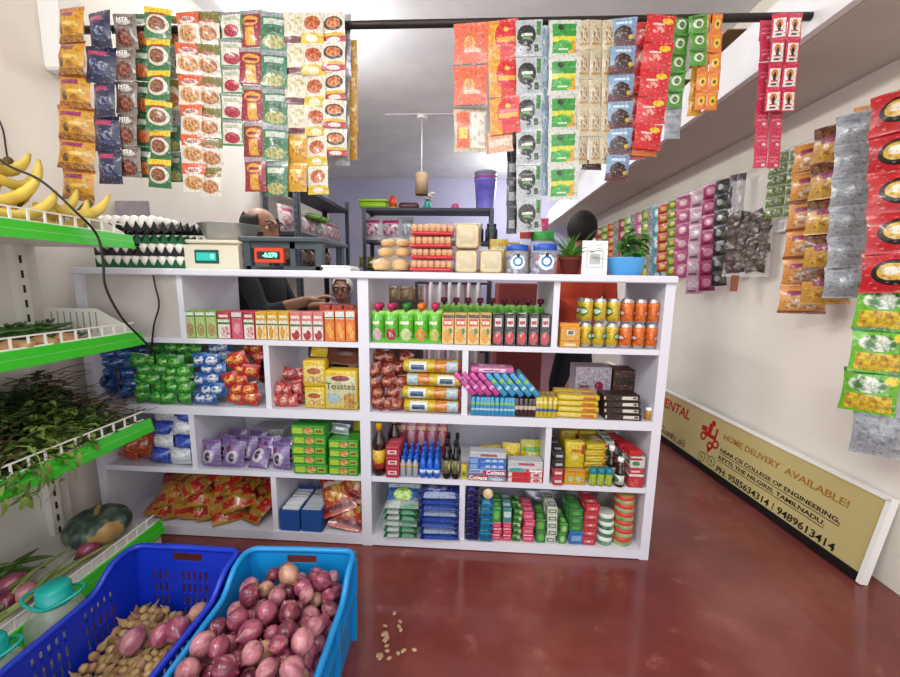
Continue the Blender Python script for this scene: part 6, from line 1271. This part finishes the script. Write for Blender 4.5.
# husks on the floor beside the crate
hm = [lump(20 + i, (.008, .006, .002), mat('onion_husk', 'c9a888', 'a87a5c', 60, .7), 'onion_husk') for i in range(2)]
for k in range(26):
    p = PZ(352 + rnd.gauss(0, 6), 642 + rnd.gauss(0, 14), 0); put('onion_husk', 'dry onion skin flake on the red floor beside the crate', 'onion skin', hm[k % 2], (.15 + abs(rnd.gauss(0, .03)), p.y, .0025), rnd.uniform(0, 6), 'onion skin flakes on the floor')
# ------------------------------------------------------------------ store room behind the counter
def rack(label, x0, x1, y0, y1, zs, H):
    t = thing('steel_rack', label, 'rack', ((x0 + x1) / 2, (y0 + y1) / 2, 0)); W, D = x1 - x0, y1 - y0
    for sx in (-1, 1):
        for sy in (-1, 1):
            mb = MB(); mb.box((sx * (W / 2 - .002), sy * (D / 2 - .02), H / 2), (.004, .04, H)); mb.box((sx * (W / 2 - .02), sy * (D / 2 - .002), H / 2), (.04, .004, H)); po = link('post', mb.mesh('post', mat('slotted_steel', '4a505c', rough=.45, metal=.3)), t)
            mb = MB(); k = .1
            while k < H: mb.box((sx * (W / 2 + .0004), sy * (D / 2 - .02), k), (.001, .01, .022)); mb.box((sx * (W / 2 - .02), sy * (D / 2 + .0004), k), (.01, .001, .022)); k += .05
            link('slot_row', mb.mesh('slot_row', BLACK), po)['kind'] = 'stuff'
    for z in zs: link('shelf', B('shelf', mat('rack_shelf', '2c3038', rough=.5, metal=.3), ((0, 0, z - .015), (W - .008, D - .008, .03))), t)
    return t
rack('dark slotted steel rack along the left wall of the store room', -1.17, -.90, 1.50, 2.70, (.25, .70, 1.16, 1.42, 1.78), 1.86)
rack('dark steel rack standing across the back of the store room', -.80, .62, 2.85, 3.20, (.3, .8, 1.20, 1.50, 1.84), 1.84)
rnd = random.Random(31)
def bag(label, loc, w_, h_, t_, c1, c2, rz=0, group=None, rx=-.1):
    return put('goods_bag', label, 'bag', pouch('goods_bag', w_, h_, t_, [pm('goods_%s_%s' % (c1, c2), c1, [('e', .5, .4, .36, .26, (c2, c1, 5)), ('r', .1, .7, .9, .85, c2)], rough=.25, bump=.5, coat=.5)], int(w_ * 1000) % 5, 7, 8, wr=.2), loc, rot=(rx, 0, rz), group=group)
for i in range(6):
    y = 1.56 + i * .14
    bag('clear pink and white goods bag on the left rack, upper shelf', (-1.02, y, 1.422), .16, .20, .10, ('d8c8cc', 'cdbfc6', 'c8d0cc')[i % 3], ('b8607c', '7aa07a', 'd89aa8')[i % 3], 1.3, 'goods bags on the left rack')
    if i > 3: continue
for i in range(3):
    t = thing('green_gourd', 'long green vegetable lying among bags on the left rack', 'vegetable', (-.95, 1.9 + i * .1, 1.45 + .14), (0, 0, 1.2), 'green vegetables on the left rack'); mb = MB(); mb.tube([(-.08, 0, 0), (-.04, .005, .0), (.04, .005, 0), (.09, 0, .01)], [.012, .026, .026, .012], 8); link('gourd_body', mb.mesh('gourd_body', mat('gourd', '4a7a24', '6a9a34', 12, .5)), t); mb = MB(); mb.tube([(.09, 0, .01), (.115, 0, .016)], .006, 6); link('stalk', mb.mesh('stalk', LG[1]), t)
for i in range(5): bag('brown sack on the lower shelf of the left rack', (-1.03, 1.58 + i * .19, 1.162), .17, .20, .12, '5a4434', '7a5e44', 1.4, 'brown sacks on the left rack')
for i in range(3): bag('pale goods bag near the inner end of the left rack', (-1.03, 2.48 + i * .08, 1.422 + .0), .16, .22, .1, 'c8bcc0', 'b86a80', 1.2, 'goods bags on the left rack')
# back rack goods, measured on the plane of the rack front
YB = 2.92
def bx_(px_, py_): return PY(px_, py_, YB)
g = mat('lime_plastic', '8ab81c', rough=.35)
a, b = bx_(358, 212), bx_(386, 212); W = b.x - a.x; t = thing('food_container', 'flat lime green container on the back rack', 'container', ((a.x + b.x) / 2, YB + .1, 1.84)); link('tub', rbox('tub', (W, .16, .085), .035, [g], 3), t); link('lid', rbox('lid', (W * 1.02, .165, .025), .01, [mat('lime_lid', 'a4cc34', rough=.35)], 2), t, (0, 0, .08))
a = bx_(391.5, 212); t = thing('table_lamp', 'small red and yellow lantern on the back rack', 'lantern', (a.x, YB + .08, 1.84)); mb = MB(); mb.lathe([(.05, 0), (.055, .02), (.045, .03), (0, .03)], 14); link('base', mb.mesh('base', mat('lamp_gold', 'c8982a', rough=.4)), t); mb = MB(); mb.lathe([(.044, .03), (.046, .09), (.036, .13), (.02, .15), (0, .15)], 14); link('shade', mb.mesh('shade', mat('lamp_red', 'c8241c', 'e0702a', 9, .3)), t)
a, b = bx_(398, 212), bx_(418, 212); solo('cloth_roll', 'dark maroon rounded box on the back rack', 'box', rbox('cloth_roll', (b.x - a.x, .12, .075), .03, [mat('maroon', '4a1620', rough=.4)], 3), ((a.x + b.x) / 2, YB + .08, 1.84))
a = bx_(424, 212); t = thing('flower_vase', 'teal vase with pale artificial flowers on the back rack', 'vase', (a.x + .03, YB + .08, 1.84)); mb = MB(); mb.lathe([(.03, 0), (.05, .03), (.035, .07), (.045, .09), (.03, .088), (0, .06)], 14); link('vase', mb.mesh('vase', mat('teal_vase', '2a9a8a', rough=.3)), t)
for k in range(9):
    an = k * .7; mb = MB(); mb.lathe([(0, 0), (.02, .008), (.032, .022), (.02, .028), (0, .02)], 9); link('flower', mb.mesh('flower', mat('flower_%d' % (k % 3), ('b49ab8', 'd8d0b0', 'e0e0e4')[k % 3], rough=.6)), t, (.07 * math.cos(an) * (k % 3 + 1) / 3, .04 * math.sin(an), .10 + .03 * (k % 3)), (.3, .2, 0))
a, b = bx_(474, 212), bx_(496, 212); R = (b.x - a.x) / 2; t = thing('bucket_stack', 'nest of violet plastic buckets with metal handles on the back rack', 'bucket', ((a.x + b.x) / 2, YB + R * .8, 1.84))
PB = mat('violet_plastic', '5a52b0', '7c78c8', 6, .3)
for k in range(3): mb = MB(); mb.lathe([(R * .76, .0 + k * .04), (R * .80, .02 + k * .04), (R * (1.0 - .01 * k), .30 + k * .04), (R * 1.05, .305 + k * .04), (R * 1.05, .32 + k * .04), (R * .95, .32 + k * .04), (R * .72, .03 + k * .04), (0, .03 + k * .04)], 20); link('bucket', mb.mesh('bucket', [PB, mat('pink_plastic', '9c5a94', rough=.35), mat('grey_plastic', '7c8a94', rough=.35)][k]), t)
mb = MB(); mb.tube([(R * 1.05 * math.cos(q), -.02, .33 + R * .5 * math.sin(q)) for q in [PI * i / 14 for i in range(15)]], .004, 6); link('handle', mb.mesh('handle', SILVER), t)
mb = MB(); mb.lathe([(0, 0), (.05, .0), (.07, .04), (.06, .09), (.02, .11), (0, .11)], 12); solo('pink_ornament', 'small pink ornament on the back rack', 'ornament', mb.mesh('pink_ornament', mat('pink_orn', 'c8487c', rough=.4)), (bx_(455, 212).x, YB + .1, 1.84), scale=(.7, .7, .7))
a, b = bx_(360, 242), bx_(398, 242)
for i in range(2): bag('white and magenta rice bag on the middle of the back rack', ((a.x + b.x) / 2 - .1 + i * .22, YB + .06, 1.502), .24, .26, .11, 'd8d4d8', 'b8307c', 0, 'rice bags on the back rack')
bag('silver foil bag leaning on the rice bags', (bx_(406, 242).x, YB + .05, 1.502), .16, .26, .06, 'b8bcc4', '8a8e98', .2)
for i in range(3): bottle('oil_can', 'dark bottle on the middle shelf of the back rack', bx_(481 + i * 7, 240).x, YB + .08, 1.50, .2, .03, BLACK, BLACK, None, 'dark bottles on the back rack')
for i in range(4): bag('olive yellow packet on the lower shelf of the back rack', (bx_(362 + i * 8, 265).x, YB + .05 + .02 * i, 1.202), .1, .12, .05, 'a89a3a', '6a7a2a', 0, 'olive packets on the back rack')
for i in range(6): bag('tan packet on the shelf seen through the counter opening', (bx_(392 + i * 12, 295).x, YB + .06, .802), .13, .2, .06, 'b08a5c', '8a6a44', 0, 'tan packets on the back rack')
# hanging lamp
p = PZ(422, 116, CZ); zc = PY(423, 195, p.y).z; zt = PY(423, 173, p.y).z; Rl = .062
t = thing('pendant_lamp', 'tan cylindrical pendant shade hanging from the ceiling', 'lamp', (p.x, p.y, CZ)); mb = MB(); mb.lathe([(.05, -.03), (.05, -.002), (0, -.002)], 16); link('ceiling_rose', mb.mesh('ceiling_rose', WHITE), t)
mb = MB(); mb.tube([(0, 0, -.02), (0, 0, zt - CZ)], .004, 6); link('cord', mb.mesh('cord', WIRE), t)
mb = MB(); mb.lathe([(Rl, zc - CZ), (Rl * 1.02, zt - CZ - .01), (Rl * .9, zt - CZ), (0, zt - CZ)], 20); link('shade', mb.mesh('shade', mat('tan_shade', '8a7358', '9c8466', 40, .8)), t)
a, b = PZ(385, 114, CZ), PZ(455, 114, CZ); solo('conduit', 'thin white conduit across the store room ceiling', 'conduit', B('conduit', WHITEP, (((0, 0, 0)), (b.x - a.x, .008, .006))), ((a.x + b.x) / 2, a.y, CZ - .003))
# cloth hanging behind the counter opening
def cloth(label, x0, x1, y, z0, z1):
    mb = MB(); n, k = 60, 6; vs = []; fs = []; mi = []
    for j in range(k + 1):
        for i in range(n + 1): u = i / n; vs.append((x0 + (x1 - x0) * u, y + .02 * math.sin(u * 38) * (1 - .3 * j / k), z0 + (z1 - z0) * j / k))
    for j in range(k):
        for i in range(n): fs.append((j * (n + 1) + i, j * (n + 1) + i + 1, (j + 1) * (n + 1) + i + 1, (j + 1) * (n + 1) + i)); mi.append(1 if i % 20 in (2, 3, 4) else 0)
    mb.add(vs, fs, mi, None, True); me = mb.mesh('cloth', [mat('white_cotton', 'cfccd0', rough=.9), mat('pink_stripe', 'a87c94', rough=.9)], fix=False)
    t = thing('hanging_cloth', label, 'cloth', (0, 0, 0)); o = link('cloth', me, t); sm_ = o.modifiers.new('thick', 'SOLIDIFY'); sm_.thickness = .003
    mb = MB(); mb.tube([(x0 - .05, y, z1 - .004), (x1 + .05, y, z1 - .004)], .008, 8); link('rail', mb.mesh('rail', DKMET), t)
    for xx in (x0 - .05, x1 + .05): link('stand', B('stand', DKMET, ((xx, y, z1 / 2), (.02, .02, z1)), ((xx, y, .01), (.03, .3, .02))), t)
cloth('white cotton cloth with pink stripes hanging behind the counter', PY(424, 300, 1.2).x, PY(481, 300, 1.2).x, 1.2, .25, 1.06)
for i in range(9):
    k = ('cherry', 'pear', 'lime')[i % 3]; x = gx(444 + i * 12, 310, .19); t = thing('juice_pouch', 'green juice pouch with maroon cap behind the drink cartons', 'pouch', (x, .19, ZS1), (0, 0, random.uniform(-.1, .1)), 'green pouches behind the cartons')
    link('pouch_body', pouch('pouch_body', .05, .14, .04, [MATS['spout_' + k]], i, 6, 8, crimp=.05, wr=.05), t); mb = MB(); mb.lathe([(.006, .136), (.006, .146), (.013, .147), (.014, .162), (.010, .167), (0, .167)], 14); link('spout_cap', mb.mesh('spout_cap', mat('cap_maroon', '6a1a34', rough=.35)), t)
for nm, (pa, pb, pyt, yy, c) in {'brown cardboard carton on the floor behind the counter shelves': (498, 545, 283, .75, '7a3030'), 'dark carton stacked beside the back rack': (372, 424, 300, 2.4, '3a3230')}.items():
    a, b = PY(pa, 300, yy), PY(pb, 300, yy); put('storage_carton', nm, 'carton', rbox('storage_carton', (b.x - a.x, .3, max(.3, PY(pa, pyt, yy).z)), .005, [mat('carton_' + c, c, rough=.8)]), ((a.x + b.x) / 2, yy + .15, 0))
for i, (yy, w_, h_) in enumerate(((.62, .30, .20), (1.0, .34, .17), (1.45, .32, .24), (2.0, .4, .22))):
    t = thing('cardboard_box', 'brown cardboard box stored on the loft, %s' % ('closest to the rod', 'beside the box by the rod', 'third along the loft', 'deepest on the loft')[i], 'box', (LFX + .2, yy, LFZ + .04), (0, 0, .05 * (i % 2)), 'boxes on the loft'); link('box_body', rbox('box_body', (.30, w_, h_), .003, [mat('cardboard', '8a6e50', '9c8060', 6, .8)]), t); link('flap', B('flap', mat('cardboard', '8a6e50'), ((-.19, 0, h_ + .012), (.10, w_, .004))), t)

# ------------------------------------------------------------------ people
def remesh(segs, voxel, smooth=3):
    mb = MB()
    for s_ in segs:
        if s_[0] == 'e':
            _, c, r, rot = s_; Rm = Matrix.Rotation(rot[2], 3, 'Z') @ Matrix.Rotation(rot[1], 3, 'Y') @ Matrix.Rotation(rot[0], 3, 'X'); vs = []; fs = []; n, k = 20, 12
            for j in range(k + 1):
                ph = PI * j / k
                for i in range(n): a_ = 2 * PI * i / n; rr = max(math.sin(ph), .001); vs.append(Vector(c) + Rm @ Vector((r[0] * rr * math.cos(a_), r[1] * rr * math.sin(a_), -r[2] * math.cos(ph))))
            fs = [(j * n + i, j * n + (i + 1) % n, (j + 1) * n + (i + 1) % n, (j + 1) * n + i) for j in range(k) for i in range(n)] + [tuple(range(n))[::-1], tuple(k * n + i for i in range(n))]
            mb.add(vs, fs)
        else:
            _, p0, p1, ra, rb = s_; p0, p1 = Vector(p0), Vector(p1); d = (p1 - p0); L = d.length; d.normalize(); pts = []; rs = []
            for q in (-1, -.87, -.5, 0): pts.append(p0 + d * ra * q); rs.append(max(ra * math.sqrt(max(0, 1 - q * q)), .0015))
            for q in (.25, .5, .75): pts.append(p0 + d * L * q); rs.append(ra + (rb - ra) * q)
            for q in (0, .5, .87, 1): pts.append(p1 + d * rb * q); rs.append(max(rb * math.sqrt(max(0, 1 - q * q)), .0015))
            mb.tube(pts, rs, 12)
    me = mb.mesh('tmp', []); o = bpy.data.objects.new('tmp_body', me); COL.objects.link(o)
    r_ = o.modifiers.new('r', 'REMESH'); r_.mode = 'VOXEL'; r_.voxel_size = voxel; sm_ = o.modifiers.new('s', 'SMOOTH'); sm_.iterations = smooth; sm_.factor = .5
    dg = bpy.context.evaluated_depsgraph_get(); out = bpy.data.meshes.new_from_object(o.evaluated_get(dg)); bpy.data.objects.remove(o)
    return out
def hand(p, d, side, s=1.0):
    """palm and five bent fingers leaving the wrist p in direction d"""
    d = Vector(d).normalized(); u = Vector((0, 0, 1)); l = d.cross(u).normalized(); u = l.cross(d); p = Vector(p); o = [('e', p + d * .045 * s, (.042 * s, .042 * s, .018 * s), (0, 0, math.atan2(d.y, d.x)))]
    for k, (f_, L) in enumerate(((-.030, .060), (-.011, .072), (.010, .068), (.029, .054))):
        b_ = p + d * .078 * s + l * f_ * s; m1 = b_ + d * L * .55 * s - u * .006 * s; m2 = m1 + d * L * .35 * s - u * L * .45 * s; o += [('c', b_, m1, .0095 * s, .0088 * s), ('c', m1, m2, .0088 * s, .007 * s)]
    b_ = p + d * .03 * s + l * .036 * s * side; m1 = b_ + d * .03 * s + l * .028 * s * side - u * .01; o += [('c', b_, m1, .012 * s, .010 * s), ('c', m1, m1 + d * .03 * s + l * .004 * side - u * .012, .010 * s, .008 * s)]
    return o
def head_segs(c, yaw, s=1.0):
    Rm = Matrix.Rotation(yaw, 3, 'Z'); c = Vector(c)
    f = lambda x, y, z: c + Rm @ Vector((x * s, y * s, z * s))       # local: face towards -y
    r = lambda a: (0, 0, yaw)
    o = [('e', f(0, .012, .022), (.074 * s, .094 * s, .088 * s), (0, 0, yaw)), ('e', f(0, -.020, -.05), (.056 * s, .068 * s, .066 * s), (0, 0, yaw)), ('e', f(0, -.055, -.098), (.028 * s, .024 * s, .020 * s), (0, 0, yaw)),
         ('c', f(0, -.084, .016), f(0, -.106, -.030), .008 * s, .013 * s), ('e', f(0, -.104, -.034), (.019 * s, .012 * s, .010 * s), (0, 0, yaw)), ('e', f(0, -.086, .026), (.05 * s, .012 * s, .010 * s), (0, 0, yaw)), ('e', f(0, -.088, -.068), (.026 * s, .012 * s, .009 * s), (0, 0, yaw)),
         ('e', f(.076, .012, -.014), (.010 * s, .018 * s, .032 * s), (0, 0, yaw)), ('e', f(-.076, .012, -.014), (.010 * s, .018 * s, .032 * s), (0, 0, yaw))]
    return o, f
def person(label, base, facing, pose, shirt, trousers, skin, hair, hairstyle, headc, head_yaw, glasses=False):
    """pose: dict of joints (world offsets from base); body is one continuous mesh"""
    t = thing('person', label, 'person', base); J = {k: Vector(v) for k, v in pose.items()}
    hs, f = head_segs(headc, head_yaw); segs = list(hs)
    segs += [('c', J['neck'], Vector(headc) + Vector((0, .0, -.03)), .054, .052), ('e', J['chest'], (.155, .105, .17), (0, 0, facing)), ('e', (J['chest'] + J['hip']) / 2, (.14, .10, .17), (0, 0, facing)), ('e', J['hip'], (.15, .11, .12), (0, 0, facing)), ('c', J['sl'], J['sr'], .062, .062), ('c', J['neck'] - Vector((0, 0, .03)), J['chest'], .06, .09)]
    for sd in 'lr':
        segs += [('c', J['s' + sd], J['e' + sd], .052, .042), ('c', J['e' + sd], J['w' + sd], .041, .027), ('c', J['hip'] + (J['k' + sd] - J['hip']) * .12, J['k' + sd], .085, .056), ('c', J['k' + sd], J['a' + sd], .054, .036), ('c', J['a' + sd], J['t' + sd], .038, .030)]
        d = J['w' + sd] - J['e' + sd]; segs += hand(J['w' + sd], d, 1 if sd == 'l' else -1)
    me = remesh(segs, .0095, 4)
    for m_ in (skin, shirt, trousers, BLACK): me.materials.append(m_)
    wl_, wr_ = J['wl'], J['wr']; hipz = J['hip'].z; hc = Vector(headc)
    for p_ in me.polygons:
        c = p_.center; p_.use_smooth = True; mi = 1
        if c.z > J['neck'].z + .01 or (c - hc).length < .13: mi = 0
        elif min((c - wl_).length, (c - wr_).length) < .02 or any((c - J['w' + s_]).dot((J['w' + s_] - J['e' + s_]).normalized()) > -.10 and (c - J['w' + s_]).length < .2 and (c - (J['w' + s_] + (J['w' + s_] - J['e' + s_]).normalized() * .06)).length < .17 for s_ in 'lr'): mi = 0
        elif c.z < hipz - .06 or (min((c - J['kl']).length, (c - J['kr']).length) < .3 and c.z < hipz + .05): mi = 2
        if min((c - J['al']).length, (c - J['ar']).length) < .07 or min((c - J['tl']).length, (c - J['tr']).length) < .09: mi = 3
        p_.material_index = mi
    link('body', me, t)
    # hair shell
    mb = MB(); n, k = 28, 14; vs = []; keep = {}
    for j in range(k + 1):
        ph = PI * j / k
        for i in range(n):
            a_ = 2 * PI * i / n; l = Vector((.081 * math.sin(ph) * math.cos(a_), .101 * math.sin(ph) * math.sin(a_) + .012, .094 * math.cos(ph) + .024)); l *= 1 + .03 * noise.noise(l * 40); vs.append(f(*l)); keep[j * n + i] = l
    fs = []
    for j in range(k):
        for i in range(n):
            q = (j * n + i, (j + 1) * n + i, (j + 1) * n + (i + 1) % n, j * n + (i + 1) % n); l = sum((keep[x_] for x_ in q), Vector()) / 4
            ok = (l.y > -.055 + .5 * max(0, .05 - l.z) and l.z > -.055) or (l.z > .085)
            if hairstyle == 'bald': ok = l.y > -.05 and -.055 < l.z < .065 + .2 * max(0, l.y) and not (abs(l.x) > .062 and l.z < .012 and l.y < .04)
            if ok: fs.append(q)
    mb.add(vs, fs, 0, None, True); hm_ = link('hair', mb.mesh('hair', hair), t); sd_ = hm_.modifiers.new('t', 'SOLIDIFY'); sd_.thickness = .008; sd_.offset = 1
    EW = mat('eye_white', 'd8d2c8', rough=.3)
    for sx in (-1, 1):
        mb = MB(); mb.lathe([(0, -.011), (.008, -.008), (.0115, 0), (.008, .008), (0, .011)], 10); e_ = link('eye', mb.mesh('eye', EW), t, f(sx * .031, -.0755, .006)); mb = MB(); mb.lathe([(0, -.006), (.005, -.003), (.006, 0), (.005, .003), (0, .006)], 8); link('pupil', mb.mesh('pupil', BLACK), e_, Matrix.Rotation(head_yaw, 3, 'Z') @ Vector((0, -.009, 0)))
        mb = MB(); mb.tube([f(sx * .014, -.099, .030), f(sx * .034, -.097, .036), f(sx * .052, -.086, .030)], .0045, 6); link('eyebrow', mb.mesh('eyebrow', hair), t)
    mb = MB(); mb.tube([f(-.022, -.097, -.068), f(0, -.103, -.066), f(.022, -.097, -.068)], .004, 6); link('mouth', mb.mesh('mouth', mat('lip', '7a4038', rough=.5)), t)
    if glasses:
        gt = None; mb = MB()
        for sx in (-1, 1): mb.tube([f(sx * .033 + .022 * math.cos(q), -.108, .006 + .017 * math.sin(q)) for q in [2 * PI * i / 16 for i in range(16)]], .0016, 6, 0, True); mb.tube([f(sx * .055, -.106, .010), f(sx * .080, -.06, .010), f(sx * .082, .01, .004)], .0016, 6)
        mb.tube([f(-.011, -.108, .010), f(.011, -.108, .010)], .0016, 6); link('glasses', mb.mesh('glasses', mat('glasses_wire', '4a4038', rough=.3, metal=.6)), t)
    return t
def stool(label, x, y, h):
    t = thing('stool', label, 'stool', (x, y, 0)); mb = MB(); mb.lathe([(.15, h - .03), (.165, h - .025), (.165, h - .008), (.15, h), (0, h)], 20); link('seat', mb.mesh('seat', mat('stool_red', '6a1f1c', rough=.5)), t)
    for k in range(4): a_ = PI / 4 + k * PI / 2; mb = MB(); mb.tube([(.12 * math.cos(a_), .12 * math.sin(a_), h - .02), (.17 * math.cos(a_), .17 * math.sin(a_), 0)], .013, 8); link('leg', mb.mesh('leg', DKMET), t)
SK1 = mat('skin_a', '94664e', 'a4755a', 12, .5); SK2 = mat('skin_b', '7c5242', '8c6250', 12, .55)
WHAIR = mat('white_hair', 'c4c2bc', 'a8a6a2', 60, .7); BHAIR = mat('black_hair', '070606', '141110', 70, .75, bump=.6, bscale=90)
# shop keeper behind the scales, seated on a high stool and turned to the right
hc = PY(262, 230, .60); bx0 = hc.x - .03
B0 = Vector((bx0, .62, 0)); L_ = lambda x, y, z: (x, y, z)
stool('high stool under the shop keeper behind the scales', bx0, .66, .56)
person('balding person with glasses and dark vest seated behind the platform scale', B0, 1.1,
       dict(neck=(.0, .0, hc.z - .14), chest=(-.02, .01, hc.z - .33), hip=(-.02, .04, .68), sl=(-.0, -.15, hc.z - .21), sr=(-.02, .17, hc.z - .21), el=(.10, -.19, hc.z - .42), er=(.06, .24, hc.z - .44), wl=(.28, -.10, hc.z - .36), wr=(.29, .12, hc.z - .40), kl=(.36, -.10, .62), kr=(.36, .16, .62), al=(.34, -.10, .10), ar=(.34, .16, .10), tl=(.46, -.10, .04), tr=(.46, .16, .04)),
       mat('dark_vest', '17181c', '24262c', 9, .8), mat('grey_trousers', '2c2c30', rough=.9), SK1, mat('dark_hair', '1c1614', rough=.6), 'bald', hc - B0, 1.22, True)
# elderly person further back
hc = PY(342, 290, 1.75); B0 = Vector((hc.x, 1.80, 0)); stool('stool under the white haired person in the store room', hc.x, 1.85, .40)
person('white haired person in a pale shirt seated in the store room', B0, 0,
       dict(neck=(0, .02, hc.z - .14), chest=(0, .05, hc.z - .33), hip=(0, .06, .52), sl=(.16, .03, hc.z - .20), sr=(-.15, .03, hc.z - .20), el=(.20, -.08, hc.z - .42), er=(-.17, -.14, hc.z - .26), wl=(.08, -.24, hc.z - .40), wr=(-.17, -.36, hc.z - .12), kl=(.14, -.36, .47), kr=(-.12, -.36, .47), al=(.14, -.32, .10), ar=(-.12, -.32, .10), tl=(.14, -.42, .04), tr=(-.12, -.42, .04)),
       mat('pale_shirt', 'b8aeb0', 'c8c2c2', 8, .85), mat('dhoti', 'a8a4a0', rough=.9), SK2, WHAIR, 'full', hc - B0, .15)
# person with dark hair, back turned, by the right wall
hc = PY(582, 232, 1.05); B0 = Vector((hc.x, 1.05, 0))
person('dark haired person in a red orange shirt standing with back turned', B0, PI,
       dict(neck=(0, -.01, hc.z - .14), chest=(0, -.0, hc.z - .33), hip=(0, 0, .78), sl=(.17, 0, hc.z - .20), sr=(-.17, 0, hc.z - .20), el=(.22, .03, hc.z - .47), er=(-.22, .03, hc.z - .47), wl=(.16, .20, hc.z - .55), wr=(-.16, .20, hc.z - .55), kl=(.09, .03, .42), kr=(-.09, .03, .42), al=(.09, 0, .08), ar=(-.09, 0, .08), tl=(.10, .12, .04), tr=(-.10, .12, .04)),
       mat('red_shirt', 'a8341c', 'b8442a', 8, .85), mat('navy_trousers', '20242e', rough=.9), SK2, BHAIR, 'full', hc - B0, PI - .3)
